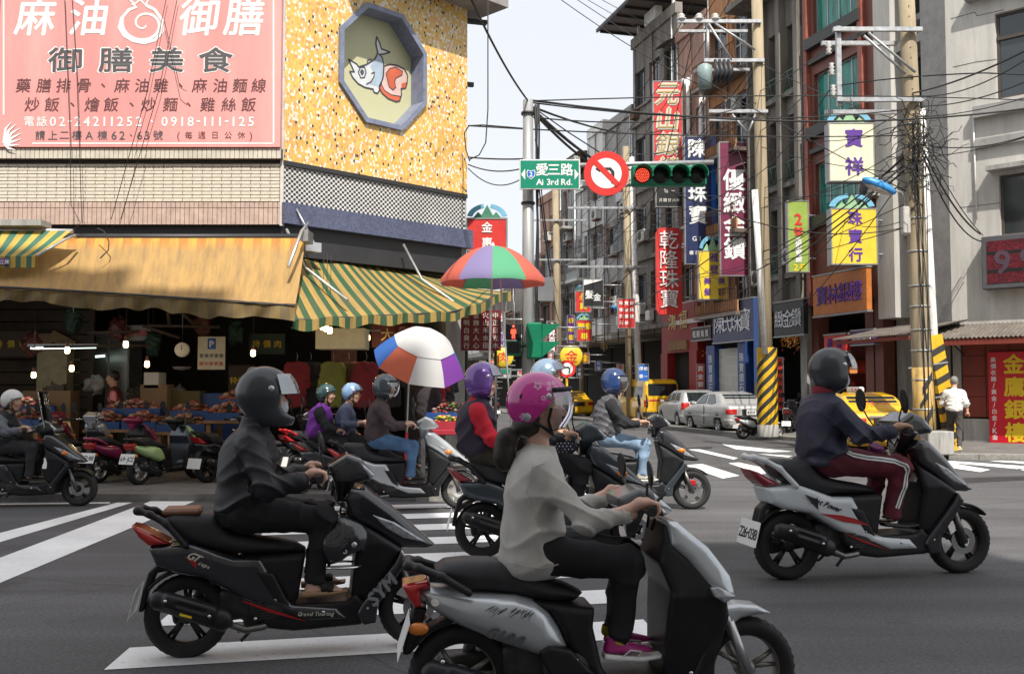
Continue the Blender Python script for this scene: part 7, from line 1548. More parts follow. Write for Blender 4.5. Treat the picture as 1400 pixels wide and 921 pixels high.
        folds(f, .0012, 60, 3.0); f.build('hair', greyhair if (extra or {}).get('grey') else hairm, t)
    return t
# ================================================================ who rides what
silver = pm('metallic silver paint', (.56, .59, .61), .3, .5, var=.08, scale=3, coat=.8, dirt=.12, dcol=(.16, .16, .16)); gunm = pm('gloss black paint', (.018, .019, .023), .22, var=.2, coat=1.0, dirt=.12, dcol=(.05, .05, .05)); whitep = pm('pearl white paint', (.62, .66, .68), .3, var=.06, coat=.9, dirt=.08); slate = pm('slate grey paint', (.05, .062, .075), .3, .4, var=.1, coat=.9); lime = pm('lime green paint', (.42, .60, .26), .35, var=.06, coat=.7); magenta = pm('magenta paint', (.28, .02, .09), .3, var=.1, coat=.8)
redd = pm('red decal', (.40, .012, .015), .35, var=.05); greyd = pm('grey decal', (.36, .37, .38), .35, .4); jean = fabric('blue denim', (.08, .16, .30), .9, .5, 300, .35); jean2 = fabric('light blue denim', (.22, .32, .44), .9, .5, 300, .35)
def place(px_r, Yr, px_f, Yf):
    a = Vector(((px_r - 700) / FPX * Yr, Yr, 0)); b = Vector(((px_f - 700) / FPX * Yf, Yf, 0)); return a, math.atan2(b.y - a.y, b.x - a.x), (b - a).length / 1.3
def Yg(py): return gnd(700, py).y
DEF = dict(hip=(.29, 0, .84), sh=(.33, 0, 1.255), head=(.405, 0, 1.50), elbow=(.47, -.27, 1.02), hand=(.725, -.29, 1.01), knee=(.73, -.13, .76), ankle=(.69, -.13, .40), toe=(.83, -.13, .375), sy=.175)
def JJ(**k): d = dict(DEF); d.update(k); return d
bodyY = .176
# --- rider in black on the black scooter
p, rz, sc = place(262, Yg(897), 577, Yg(897) + .27); sc = 1.0
D1 = [sticker('red_stripe', a1([(290, 335), (330, 345), (420, 405), (560, 452), (420, 430), (345, 400)]), redd, .158), sticker('red_stripe', a1([(560, 548), (700, 600), (860, 660), (800, 645), (690, 612), (560, 555)]), redd, .178),
      decal_text('GT', a1([(335, 340)])[0][0], a1([(335, 338)])[0][1], .042, LC['cream'], .165, .42, .5), decal_text('super', a1([(385, 372)])[0][0], a1([(385, 378)])[0][1], .022, LC['cream'], .168, .42, .4),
      decal_text('SYM', a2([(497, 520)])[0][0], a2([(497, 520)])[0][1], .075, greyd, .212, -.80, .2, .10, .20), decal_text('Grand Touring', a2([(190, 628)])[0][0], a2([(190, 630)])[0][1], .022, LC['cream'], .172, .03, .3, .05, .20), sticker('yellow_label', a1([(278, 582), (332, 600), (330, 610), (276, 594)]), LC['yellow'], .246, False)]
s1, po = scooter('black scooter with red stripe and SYM lettering in front at the left', p, rz, 'sport', sc, gunm, None, .009, plate='', decals=D1, sig=False, mz=.19, ms=(1, 1.1, .62))
rear_pad = MB().cbox(-.135, .07, -.10, .10, .80, .835, .012).build('seat_pad', pm('brown seat pad', (.22, .10, .06), .5, var=.15), s1)
blk = fabric('black padded nylon', (.012, .0115, .015), .5, .5, 90, .25); blkp = fabric('black trousers cloth', (.010, .010, .012), .8)
person('rider in black padded jacket, face mask and matt black full face helmet', p, rz, sc, JJ(hip=(.30, 0, .80), sh=(.34, 0, 1.225), head=(.42, 0, 1.445), elbow=(.44, -.30, .96), sy=.185, hand=(.725, -.29, 1.01), knee=(.75, -.14, .765)), blk, blkp, ('sandal',), ('full', pm('matt black helmet', (.032, .035, .042), .3, var=.1, coat=.25), .006, -.05, ('mid', glassm('smoke visor', (.35, .35, .37), .9))), .009, .006, skin, True, True, jA=.012, sleeve_r=.066, fat=1.15, collar=2, hemz=-.04)
# spare helmet hanging from the hook
q = a2([(310, 315)])[0]; t = thing('spare_helmet', 'glossy black spare helmet hanging behind the front shield of the black scooter', 'helmet', p + Vector((q[0] * math.cos(rz), q[0] * math.sin(rz), q[1])) + Vector((.10 * math.sin(rz), -.10 * math.cos(rz), 0)), rz)
hm = helmet(t, (0, 0, 0), 'jet', gunm, .007, .9); MB().tube([(-.02, 0, .13), (-.01, 0, .2), (.01, .02, .27)], .006, 6).build('strap', strapm, t); MB().lathe([(.118, 0), (.126, .0), (.126, .012), (.118, .012)], (-.0, .0, -.125), n=24).build('rim_trim', M_['chrome'], t)
letters('lettering', rowp('evo', -.04, .04, 0, .035), LC['cream'], t, y=-.124, bold=.08).rotation_euler = (0, .9, 0)
# --- woman in grey cardigan on the silver scooter
p, rz, sc = place(631, 4.49, 1015, 4.64); sc = 1.0
def emblem(t): MB().lathe([(.018, -.003), (.018, 0), (0, -.003)], (q1([(242, 365)])[0][0], -.152, q1([(242, 365)])[0][1]), 'y', 20, False).build('round_badge', LC['white'], t)
scr = pm('scuff mark', (.09, .09, .09), .7)
def scuffs(t):
    m = MB(); r = random.Random(5)
    for k in range(26):
        u, v = 560 + r.random() * 240, 380 + r.random() * 15 + (k % 3) * 4; P = q1([(u, v + (u - 560) * .15), (u - 25 - r.random() * 30, v + 18 + r.random() * 25 + (u - 560) * .15)]); a, b = P; w_ = .0012 + .001 * r.random(); m.add([(a[0], -.1815, a[1] - w_), (a[0], -.1815, a[1] + w_), (b[0], -.1815, b[1] + w_), (b[0], -.1815, b[1] - w_)], [(0, 1, 2, 3)])
    setkind(m.build('scuff_marks', scr, t), 'stuff')
s2, po = scooter('silver scooter with scuffed side panel nearest the camera', p, rz, 'classic', sc, silver, M_['black'], .007, plate='', mz=.15, ms=(1, 1, .85), decals=[decal_text('G100', q1([(640, 560)])[0][0], q1([(640, 560)])[0][1], .045, scr, .1795, .30, .5, .1, .17), emblem, scuffs], rim=pm('bronze grey rim', (.30, .28, .25), .4, .6, dirt=.3))
po['handlebar_cover'].material_slots[0].material = pm('dark grey cover', (.085, .087, .095), .35, coat=.4)
knit = fabric('grey wool knit', (.52, .50, .46), .95, .9, 130, .16)
J2 = JJ(hip=(.33, 0, .77), sh=(.345, 0, 1.165), head=(.36, 0, 1.415), elbow=(.52, -.24, .93), hand=(.795, -.29, .985), knee=(.74, -.10, .735), ankle=(.69, -.09, .375), toe=(.83, -.09, .335), knee2=(.76, .10, .74), ankle2=(.73, .09, .375), toe2=(.87, .09, .335), sy=.145)
pinkh = pm('glossy pink helmet', (.62, .02, .30), .15, var=.25, scale=5, coat=1.0)
def flowers(e):
    m = MB(); r = random.Random(4)
    for cx, cz, s in ((.05, .10, .035), (-.02, .11, .022), (.085, .04, .02), (.0, .05, .015), (-.10, -.03, .02)):
        for k in range(5):
            a = 2 * PI * k / 5 + cx * 20; x, z = cx + s * .6 * math.cos(a), cz + s * .6 * math.sin(a)
            v = []
            for j in range(8):
                b = 2 * PI * j / 8; xx, zz = x + s * .35 * math.cos(b), z + s * .35 * math.sin(b); q = max(0., 1 - ((xx + .012) / .1575) ** 2 - ((zz - .03) / .1515) ** 2); v.append((xx, -.1272 * math.sqrt(q), zz))
            m.add(v, [tuple(range(8))])
    m.build('flower_print', pm('pale pink print', (.75, .35, .55), .3), e); q = MB(); v = []
    MB().lathe([(0, -.002), (.02, -.002), (.021, 0)], (-.085, -.108, -.035), 'y', 16).build('round_badge', greyd, e); MB().lathe([(0, -.001), (.012, -.001)], (-.10, -.099, .065), 'y', 12).build('vent', M_['black'], e)
t = person('woman in grey wool cardigan and glossy pink helmet on the silver scooter', p, rz, sc, J2, knit, pm('black leggings', (.008, .008, .010), .8, bump=.3, bscale=200), ('trainer', pm('magenta trainer mesh', (.42, .02, .20), .5, var=.2, scale=40), LC['white']), ('half', pinkh, .005, -.08, ('down', glassm('clear visor', (.93, .91, .92), .5)), flowers), .008, .0048, skin, False, False, hair='ponytail', jA=.009, hemz=-.07, sleeve_r=.046, fat=.94, collar=False, cuff=True)
for s in (-1, 1):
    MB().lathe([(.036, 0), (.042, .012), (.040, .03), (.036, .045)], (.695, s * .09, .372), n=16).build('yellow_sock', pm('yellow black sock', (.55, .45, .03), .9), t)
for k in range(2): MB().lathe([(0, .006), (.012, .005), (.014, 0)], n=12).build('button', M_['black'], t, loc=(.455, -.115, .82 - .12 * k)).rotation_euler = (PI / 2, 0, .9)
# --- woman with maroon trousers
p, rz, sc = place(1072, Yg(793) + .05, 1305, Yg(785) + .1); sc = sc * .995
D3 = [sticker('black_graphic', a1([(330, 330), (520, 400), (610, 440), (700, 500), (480, 420), (430, 440)]), M_['black'], .172), sticker('red_stripe', a1([(420, 440), (560, 455), (640, 475), (740, 520), (560, 490)]), redd, .177), sticker('red_stripe', a1([(560, 550), (700, 604), (860, 664), (690, 612)]), redd, .178),
      decal_text('Jet Power', a1([(470, 385)])[0][0], a1([(470, 392)])[0][1], .036, M_['black'], .174, .36, .5, .08, .22)]
s3, po = scooter('white and black scooter with red graphics carrying the woman in maroon track trousers', p, rz, 'sport', sc, whitep, None, .009, plate='226-038', decals=D3, sig=False, mz=.20, lampm=pm('deep red lamp', (.25, .01, .02), .15, coat=.8))
for k in ('grab_rail',): po[k].material_slots[0].material = whitep
for k in ('front_cowl', 'shield_band', 'handlebar_cover'): po[k].material_slots[0].material = gunm
navy = fabric('navy nylon jacket', (.022, .022, .048), .6, .4, 100, .2); mar = fabric('maroon track cloth', (.115, .012, .024), .8)
J3 = JJ(hip=(.28, 0, .80), sh=(.28, 0, 1.185), head=(.36, 0, 1.395), elbow=(.42, -.26, .98), knee=(.79, -.13, .755), ankle=(.70, -.13, .42), toe=(.84, -.13, .375))
t = person('woman in navy jacket and maroon track trousers with matt black helmet and mask', p, rz, sc, J3, navy, mar, ('slip', M_['black'], M_['black']), ('jet', pm('matt black helmet', (.035, .038, .045), .42), .007, -.05, ('mid', glassm('amber visor', (.75, .62, .45), .8))), .011, .0065, skin2, False, True, hair='tail', jA=.012, sleeve_r=.06, fat=1.1, hemw=1)
f = F((.1, -.2, 1.15), (.5, .2, 1.4), .01); f.U(f.caps((.29, 0, 1.265), (.325, 0, 1.325), .078, .074)); f.S(f.caps((.30, 0, 1.2), (.34, 0, 1.4), .062, .064), .006); f.I(f.box((.31, 0, 1.30), (.2, .2, .045), 0, .4)); f.build('collar', fabric('red plaid collar', (.20, .02, .03), .9), t)
# stripes laid on the outside of the leg: project to the cloth
tr = [o for o in t.children if o.name.startswith('trousers')][0]
vs_ = np.empty(len(tr.data.vertices) * 3, np.float32); tr.data.vertices.foreach_get('co', vs_); vs_ = vs_.reshape(-1, 3)
def on_leg(x, z): d = (vs_[:, 0] - x) ** 2 + (vs_[:, 2] - z) ** 2 + np.where(vs_[:, 1] > -.03, 9, 0); i = np.argsort(d)[:8]; return float(vs_[i, 1].min())
for w0, w1, mt_ in ((0, .012, LC['white']), (.012, .019, M_['black']), (.019, .031, LC['white'])):
    cl = [(.33, .88), (.40, .845), (.50, .825), (.60, .815), (.70, .80), (.765, .77), (.785, .73), (.775, .66), (.755, .58), (.735, .52), (.72, .48)]; m = MB(); V = []
    fine = []
    for a, b in zip(cl[:-1], cl[1:]): fine += [(a[0] + (b[0] - a[0]) * s / 5, a[1] + (b[1] - a[1]) * s / 5) for s in range(5)]
    fine.append(cl[-1])
    for i, c in enumerate(fine):
        a, b = fine[max(0, i - 1)], fine[min(len(fine) - 1, i + 1)]; d = Vector((b[0] - a[0], b[1] - a[1])).normalized(); n = Vector((d.y, -d.x))
        for w_ in (w0, w1): x, z = c[0] + n.x * (w_ - .015), c[1] + n.y * (w_ - .015); V.append((x, on_leg(x, z) - .004, z))
    m.add(V, [(2 * i, 2 * i + 2, 2 * i + 3, 2 * i + 1) for i in range(len(fine) - 1)], True).build('side_stripe', mt_, t)
t = thing('carrier_bag', 'small purple bag and white pouch hanging on the hook of the white and black scooter', 'bag', p, rz); t.scale = (sc,) * 3
f = F((.8, -.2, .55), (1.12, .1, .85), .008); f.U(f.ell((.93, -.10, .68), (.055, .035, .035))); folds(f, .012, 60); f.build('pouch', pm('crinkled silver bag', (.5, .49, .46), .3, .3, var=.3, scale=20), t); MB().tube([(.86, -.1, .84), (.88, -.11, .76), (.9, -.1, .7)], .006, 5).build('cord', redd, t)
f = F((.5, -.3, .75), (.75, .1, .98), .008); f.U(f.ell((.62, -.10, .86), (.05, .05, .055))); folds(f, .014, 50); f.build('purple_bag', pm('purple bag', (.16, .02, .12), .5), t)
# --- man in jeans on the black scooter
p, rz, sc = place(795, 12.55, 932, 12.6); sc = 1.06
scooter('black scooter with red brake caliper ridden by the man in jeans and grey vest', p, rz, 'sport', sc, gunm, slate, .013, cal=redd, rim=pm('chrome grey rim', (.25, .25, .25), .3, .8), plate='')
person('man in grey quilted vest, light jeans and dark blue helmet', p, rz, sc, JJ(head=(.40, 0, 1.49)), fabric('black sweater', (.014, .014, .016)), jean2, ('trainer', pm('beige trainer', (.40, .38, .32), .7), LC['cream']), ('jet', pm('dark blue helmet', (.02, .05, .16), .15, coat=1, var=.3, scale=6), .0105, 0, ('down', glassm('bronze visor', (.65, .5, .35), .8))), .015, .0105, skin2, vest=(fabric('grey quilted vest', (.085, .085, .095), .5, .6, 60), 1), hair='nape')
# --- man in brown jacket on the silver scooter
p, rz, sc = place(483, 12.5, 621, 12.65); sc = 1.03
scooter('silver scooter of the man in the brown jacket under the golf umbrella', p, rz, 'sport', sc, silver, blackpl, .013, rim=pm('bright alloy rim', (.6, .6, .6), .25, .9), plate='')
person('man in brown jacket, blue jeans and dark grey helmet with clear visor', p, rz, sc, JJ(head=(.40, 0, 1.47)), fabric('brown jacket', (.055, .032, .035), .7), jean, ('slip', M_['black'], M_['black']), ('jet', pm('metallic grey helmet', (.07, .085, .10), .2, .5, coat=1), .009, 0, ('down', glassm('clear visor', (.93, .91, .92), .5))), .015, .0105, skin)
# --- pair on the slate scooter behind the woman
p, rz, sc = place(660, 9.0, 843, 9.1); sc = 1.07
scooter('slate grey scooter carrying two people behind the woman in the cardigan', p, rz, 'sport', sc, slate, blackpl, .013, plate='', rim=blackrim, decals=[sticker('white_stripe', a1([(420, 300), (700, 460), (640, 440), (420, 312)]), LC['cream'], .172)], lampm=pm('deep red lamp', (.25, .01, .02), .15))
person('rider in black jacket and light blue helmet in front of the passenger with red sleeves', p, rz, sc, JJ(hip=(.44, 0, .84), sh=(.46, 0, 1.26), head=(.56, 0, 1.50), elbow=(.54, -.28, 1.0), hand=(.735, -.29, 1.01), knee=(.83, -.14, .76), ankle=(.76, -.13, .42), toe=(.9, -.13, .375)), blk, blkp, ('slip', M_['black'], M_['black']), ('half', pm('light blue helmet', (.25, .36, .48), .2, .3, coat=1, var=.1), .008, -.15, ('up', glassm('violet visor', (.6, .5, .58), .8))), .015, .009, skin2, jA=.012)
dots = pm('polka dot sleeve', (.012, .013, .03), .7)
tt = thing('handlebar_muff', 'navy polka dot arm cover over the grip in front of the rider in black', 'sleeve', p, rz); f = F((.5, -.4, .85), (.85, -.15, 1.15), .009); f.U(f.caps((.56, -.29, 1.01), (.76, -.29, 1.0), .062, .058)); folds(f, .008, 40); f.build('sleeve', dots, tt); m = MB()
for i in range(7):
    for j in range(5):
        a = -PI / 2 + (j - 2) * .42; x = .55 + i * .033 + .016 * (j % 2); r = .0645; m.lathe([(0, 0), (.0045, -.001)], (x, -.29 + r * math.sin(a) * 1.0, 1.006 + r * math.cos(a) * 1.0 - .0), 'y', 6, False)
setkind(m.build('white_dots', LC['white'], tt), 'stuff')
person('passenger in purple helmet, dark purple vest and bright red sleeves', p, rz, sc, JJ(hip=(-.03, 0, .88), sh=(-.05, 0, 1.24), head=(.01, 0, 1.455), elbow=(.07, -.24, .98), hand=(.25, -.20, 1.0), knee=(.33, -.17, .80), ankle=(.36, -.19, .42), toe=(.49, -.19, .38)), fabric('red sweater', (.55, .012, .03), .85), fabric('olive corduroy', (.045, .038, .025), .9), ('slip', M_['black'], M_['black']), ('jet', pm('purple helmet', (.15, .06, .32), .18, .2, coat=1, var=.2), .008, 0, ('up', glassm('smoke visor', (.45, .45, .47), .9))), .015, .009, skin, False, vest=(fabric('dark purple quilted vest', (.028, .018, .04), .7, .6, 60), 1))
# --- pair with purple vest near the market
p, rz, sc = place(432, 14.1, 566, 14.1); sc = 1.0
scooter('dark scooter carrying the pair with the green and pale blue helmets', p, rz, 'sport', sc, gunm, blackpl, .013, plate='')
person('driver in blue grey jacket and pale blue helmet by the market', p, rz, sc, JJ(hip=(.42, 0, .82), sh=(.44, 0, 1.2), head=(.52, 0, 1.43)), fabric('blue grey jacket', (.07, .085, .14), .8), blkp, ('slip', M_['black'], M_['black']), ('half', pm('pale blue helmet', (.22, .36, .55), .25, coat=1), .01, 0, ('up', glassm('clear visor', (.93, .91, .92), .5))), .019, .012, skin2)
person('passenger in bright purple vest and dark green helmet by the market', p, rz, sc, JJ(hip=(.05, 0, .85), sh=(.09, 0, 1.2), head=(.16, 0, 1.42), elbow=(.22, -.25, .98), hand=(.42, -.22, .90), knee=(.42, -.17, .78), ankle=(.42, -.19, .42), toe=(.55, -.19, .38)), fabric('black sweater', (.014, .014, .016)), blkp, ('slip', M_['black'], M_['black']), ('half', pm('dark green helmet', (.02, .06, .06), .2, coat=1, var=.2), .01), .019, .012, skin2, vest=(fabric('bright purple vest', (.19, .03, .33), .7, .5, 60), 1), hair='nape')
# --- man with white helmet at the left edge
p, rz, sc = place(-24, 12.9, 116, 12.95); sc = .98
s7, po = scooter('black scooter with tall windscreen at the left edge of the road', p, rz, 'sport', sc, gunm, blackpl, .013, plate='')
g = F((.6, -.25, .95), (1.1, .25, 1.6), .008); g.U(g.poly([(.88, 1.02), (.90, 1.02), (.86, 1.2), (.80, 1.5), (.785, 1.5), (.845, 1.2)], .17, .02)); g.build('windscreen', glassm('clear windscreen', (.8, .82, .84), .9), s7)
person('man in grey shirt and dark vest with a white half helmet', p, rz, sc, JJ(hip=(.32, 0, .78), sh=(.32, 0, 1.14), head=(.41, 0, 1.365), elbow=(.45, -.25, .98)), fabric('grey long shirt', (.13, .14, .16), .9), fabric('dark grey trousers', (.03, .03, .033)), ('slip', M_['black'], M_['black']), ('half', pm('white helmet', (.62, .62, .60), .35, var=.08), .009), .016, .0105, skin2, vest=(fabric('black vest', (.018, .018, .02), .8), 1), hair='nape')
# --- parked scooters
t1, po = scooter('parked lime green scooter with plate 69-JCZ by the meat stall', Vector((-5.5, 14.75, .1)), math.radians(66), 'classic', .92, lime, M_['black'], .013, plate='69-JCZ', shieldm=slate); po['shield_band'].material_slots[0].material = LC['cream']; po['front_fender'].material_slots[0].material = blackpl
t1, po = scooter('parked magenta scooter with chrome mirrors left of the lime green one', Vector((-6.2, 15.0, .1)), math.radians(70), 'classic', .92, magenta, magenta, .013, plate='JCZ-88')
scooter('parked white scooter beside the striped pole and silver car', gnd(1012, 600) + Vector((.1, .1, .0)), math.radians(20), 'classic', .95, whitep, blackpl, .013, plate='')
scooter('parked dark scooter between the striped pole and the yellow taxi', gnd(1078, 598) + Vector((.2, .8, .11)), math.radians(65), 'sport', .95, gunm, M_['chrome'], .013, plate='')
scooter('parked black scooter behind the shoulder of the rider in black', Vector((-3.9, 15.0, .1)), math.radians(35), 'sport', .95, gunm, M_['chrome'], .013, plate='')
scooter('second parked dark scooter in the shade by the stall table', Vector((-3.3, 15.3, .1)), math.radians(48), 'sport', .95, gunm, redd, .013, plate='')
scooter('parked silver scooter half hidden behind the magenta one', Vector((-6.95, 15.2, .1)), math.radians(72), 'sport', .92, silver, blackpl, .013, mz=.2)
scooter('parked red scooter at the left by the far stall table', Vector((-7.6, 15.4, .1)), math.radians(75), 'sport', .92, pm('dull red paint', (.2, .015, .03), .3, coat=.8), blackpl, .013, mz=.2)
scooter('parked black scooter in front of the blue tray table', Vector((-4.6, 15.1, .1)), math.radians(60), 'sport', .92, gunm, blackpl, .013, mz=.2)
for k, (x, y, a) in enumerate(((1.9, 38, 100), (1.2, 45, 95), (.2, 52, 100), (3.6, 60, 100), (-1.6, 40, 80), (-.6, 44, 60))): scooter(['distant dark scooter in the side street', 'distant silver scooter in the side street'][k % 2] + [' beside the taxi', ' behind the taxi', ' near the far umbrellas', ' right of the taxi', ' left of the taxi', ' by the left kerb'][k], Vector((x - 1, y, 0)), math.radians(a), 'sport', 1, gunm if k % 2 == 0 else silver, blackpl, .014, plate='')
# --- old man walking on the far pavement (seen from behind)
p = gnd(1306, 624) + Vector((0, 0, .11))
person('grey haired old man in white T-shirt walking away on the far pavement', p, math.radians(62), .98, dict(hip=(0, 0, .93), sh=(.10, 0, 1.36), head=(.20, 0, 1.58), elbow=(-.02, -.26, 1.10), hand=(.02, -.28, .84), elbow2=(.14, .26, 1.10), hand2=(.32, .2, 1.12), knee=(.05, -.10, .50), ankle=(-.12, -.10, .12), toe=(.02, -.10, .07), knee2=(.20, .10, .52), ankle2=(.24, .10, .09), toe2=(.38, .10, .07), sy=.17),
       fabric('white cotton', (.68, .67, .64), .9, .3), fabric('grey brown trousers', (.07, .06, .058)), ('slip', LC['white'], LC['white']), None, .015, .0105, skin2, hair='short', extra=dict(grey=1), short=True, collar=False, sleeve_r=.065, cuff=False, group='people on foot')
# --- stall keeper and shoppers
def walker(label, x, y, a, jm, pmm, hair='short', z=.1, sc=1.0, h=.018): 
    return person(label, Vector((x, y, z)), math.radians(a), sc, dict(hip=(0, 0, .93), sh=(.02, 0, 1.38), head=(.05, 0, 1.60), elbow=(.03, -.25, 1.12), hand=(.20, -.22, 1.0), knee=(.03, -.10, .50), ankle=(-.03, -.10, .10), toe=(.11, -.10, .06), sy=.17), jm, pmm, ('slip', M_['black'], M_['black']), None, h, .011, skin2, hair=hair, collar=False, group='people on foot')
c = at(157, 560, 18.2); walker('stall keeper with dark hair bending over the meat trays', c.x, 18.2, 200, fabric('dark red apron', (.10, .02, .02)), blkp)
c = at(560, 530, 16.5); walker('shopper in dark coat behind the golf umbrella pole', c.x + .25, 16.9, 60, fabric('charcoal coat', (.03, .022, .028)), blkp)
c = at(618, 535, 22); walker('distant shopper in mauve coat beside the flower stall', c.x, 22, 80, fabric('mauve coat', (.10, .06, .10)), blkp)
c = at(606, 535, 20); walker('distant woman in pale jacket at the market corner', c.x, 20, 110, fabric('pale pink jacket', (.35, .24, .24)), blkp)
c = at(440, 540, 18.5); walker('shopper in red jacket deep inside the clothes stall', c.x, 18.6, 150, fabric('red jacket', (.20, .015, .02)), blkp)
# ================================================================ cars
carglass = pm('car glass', (.015, .02, .022), .04, var=0, spec=1.0); blkt = pm('car black trim', (.015, .015, .015), .5)
def car(label, loc, rz, prof, roof, W, H, L, paint, wheels, wr, name='parked_car', cat='car', van=False, plate='', extra=None, taxi=False):
    """prof: lower body outline; roof: greenhouse outline (x,z), x forward from the rear bumper"""
    t = thing(name, label, cat, loc, rz, 'cars parked along the right kerb' if name == 'parked_car' else None); h = .034
    f = F((-.1, -W / 2 - .08, .1), (L + .1, W / 2 + .08, H + .1), h)
    bw = lambda X, Z: W / 2 - .05 * np.clip((.45 - Z) / .25, 0, 1) - .03 * np.clip((Z - .75) / .3, 0, 1) - .16 * np.clip((X - L + .6) / .6, 0, 1) ** 2 - .10 * np.clip((.5 - X) / .5, 0, 1) ** 2
    gw = lambda X, Z: W / 2 - .05 - (.20 if not van else .09) * np.clip((Z - .9) / (H - .9), 0, 1) - .05 * np.clip((X - L * .65) / .5, 0, 1)
    lower = f.poly(prof, bw, .10); upper = f.poly(roof, gw, .12); f.U(lower); f.U(upper, .05)
    for wx in wheels: f.S(np.sqrt((f.X - wx) ** 2 + (f.Z - wr) ** 2) - (wr + .05) + 0 * f.Y + np.where(abs(f.Y) < W / 2 - .32, 9, 0), .02)
    sm_ = lambda o: setattr(o.modifiers.new('smooth', 'SMOOTH'), 'iterations', 8); sm_(f.build('body', paint, t))
    def shell(name, poly, mat, side=True, off=.008, ymax=None, ymin=None):
        g = F((-.1, -W / 2 - .08, .1), (L + .1, W / 2 + .08, H + .1), h * .8); a = smin(g.poly(prof, bw, .10), g.poly(roof, gw, .12), .05) - off; a = smax(a, -(a + .04), 0); r = g.poly(poly, W, 0); a = np.maximum(a, r)
        if ymax is not None: a = np.maximum(a, abs(g.Y) - ymax)
        if ymin is not None: a = np.maximum(a, ymin - abs(g.Y))
        g.d = a; o = g.build(name, mat, t); o.modifiers.new('smooth', 'SMOOTH').iterations = 3; return o
    extra(shell, t)
    for wx in wheels:
        for s in (-1, 1):
            w_ = bpy.data.objects.new('wheel', None); C.objects.link(w_); w_.parent = t; w_.location = (wx, s * (W / 2 - .12), wr)
            for nm_, me_, mm_ in WC: o = link(nm_, me_, mm_, w_); o.scale = (wr / .3, s * -1 * -1, wr / .3)
            if s > 0: w_.rotation_euler = (0, 0, PI)
    if plate: p_ = MB().box(-.17, .17, -.01, 0, -.08, .08).build('number_plate', LC['white'], t, loc=(-.035, 0, extra.pz)); p_.rotation_euler = (0, 0, -PI / 2); letters('lettering', rowp(plate, -.14, .14, 0, .09), LC['red' if taxi else 'black'], p_, y=-.013, bold=.04)
    return t
WC = [('tyre', MB().lathe([(.2, -.09), (.25, -.1), (.29, -.08), (.3, 0), (.29, .08), (.25, .1), (.2, .09)], ax='y', n=28).mesh(), M_['rubber'])]
m = MB().lathe([(.205, -.09), (.19, -.07), (.185, .05)], ax='y', n=24).lathe([(0, -.06), (.05, -.06), (.06, -.04)], ax='y', n=12)
for k in range(6): a = PI * k / 3; m.tube([(.04 * math.cos(a), -.05, .04 * math.sin(a)), (.19 * math.cos(a), -.07, .19 * math.sin(a))], [.03, .025], 6)
WC.append(('rim', m.mesh(), M_['alu'])); WC.append(('hub', MB().lathe([(0, -.02), (.18, -.02)], ax='y', n=16).mesh(), M_['dark']))
sed = [(.02, .32), (.0, .55), (.04, .88), (.1, .97), (.75, 1.0), (3.2, .95), (4.1, .80), (4.3, .62), (4.35, .35), (4.2, .2), (.2, .2)]; sroof = [(.45, .95), (1.1, 1.36), (1.6, 1.43), (2.2, 1.42), (2.7, 1.30), (3.35, .93)]
def ex_sedan(tl, wag=False):
    def f(shell, t):
        shell('rear_window', [(.3, .99), (.45, .99), (1.10, 1.33), (.95, 1.40), (.2, 1.2)], carglass, ymax=.58, off=.012)
        shell('side_window', [(1.05, 1.0), (1.95, .99), (1.95, 1.34), (1.45, 1.33)], carglass, ymin=.5, off=.010); shell('side_window', [(2.02, .99), (2.95, .98), (2.55, 1.28), (2.02, 1.34)], carglass, ymin=.5, off=.010); shell('windscreen', [(2.8, 1.25), (3.5, .95), (3.2, .96), (2.6, 1.3)], carglass, ymax=.6, off=.012)
        shell('tail_light', [(-.1, .66), (.22, .68), (.22, .86), (-.1, .86)], tl, ymin=.46, off=.012); shell('bumper', [(-.1, .3), (.3, .3), (.3, .52), (-.1, .52)], MATS.get('_b') or paint_cur, off=.02)
        bx('plate_recess', blkt, t, -.025, .02, -.3, .3, .64, .84)
        for s in (-1, 1): MB().cbox(2.75, 2.95, s * .93 - .08, s * .93 + .08, .95, 1.08, .03).build('door_mirror', paint_cur, t); MB().box(1.25, 1.42, s * .865 - .012, s * .865 + .012, .80, .83).build('handle', paint_cur, t)
        for s in (-1, 1): MB().box(.6, 3.9, s * .862 - .014, s * .862 + .014, .56, .62).build('side_moulding', paint_cur, t); MB().box(1.98, 1.99, s * .858 - .01, s * .858 + .01, .3, .95).build('door_gap', blkt, t)
    f.pz = .74; return f
redtl = pm('red amber tail light', (.45, .02, .015), .15, coat=.8, var=.2); csil = pm('silver car paint', (.45, .45, .44), .42, .4, var=.05, coat=.6); cyel = pm('taxi yellow paint', (.75, .42, .01), .3, var=.05, coat=1)
paint_cur = csil; hd_ = math.atan2(DR.y, DR.x)
car('silver saloon car parked left of the striped pole', (7.9, 33.0, 0), math.radians(101), sed, sroof, 1.7, 1.43, 4.35, csil, (.85, 3.4), .3, plate='8D-2237', extra=ex_sedan(redtl))
wprof = [(.02, .32), (.0, .55), (.04, .9), (.1, 1.0), (.75, 1.0), (3.0, .95), (3.7, .80), (3.9, .62), (3.95, .35), (3.8, .2), (.2, .2)]; wroof = [(.05, .95), (.35, 1.40), (.9, 1.48), (2.0, 1.46), (2.4, 1.32), (3.05, .93)]
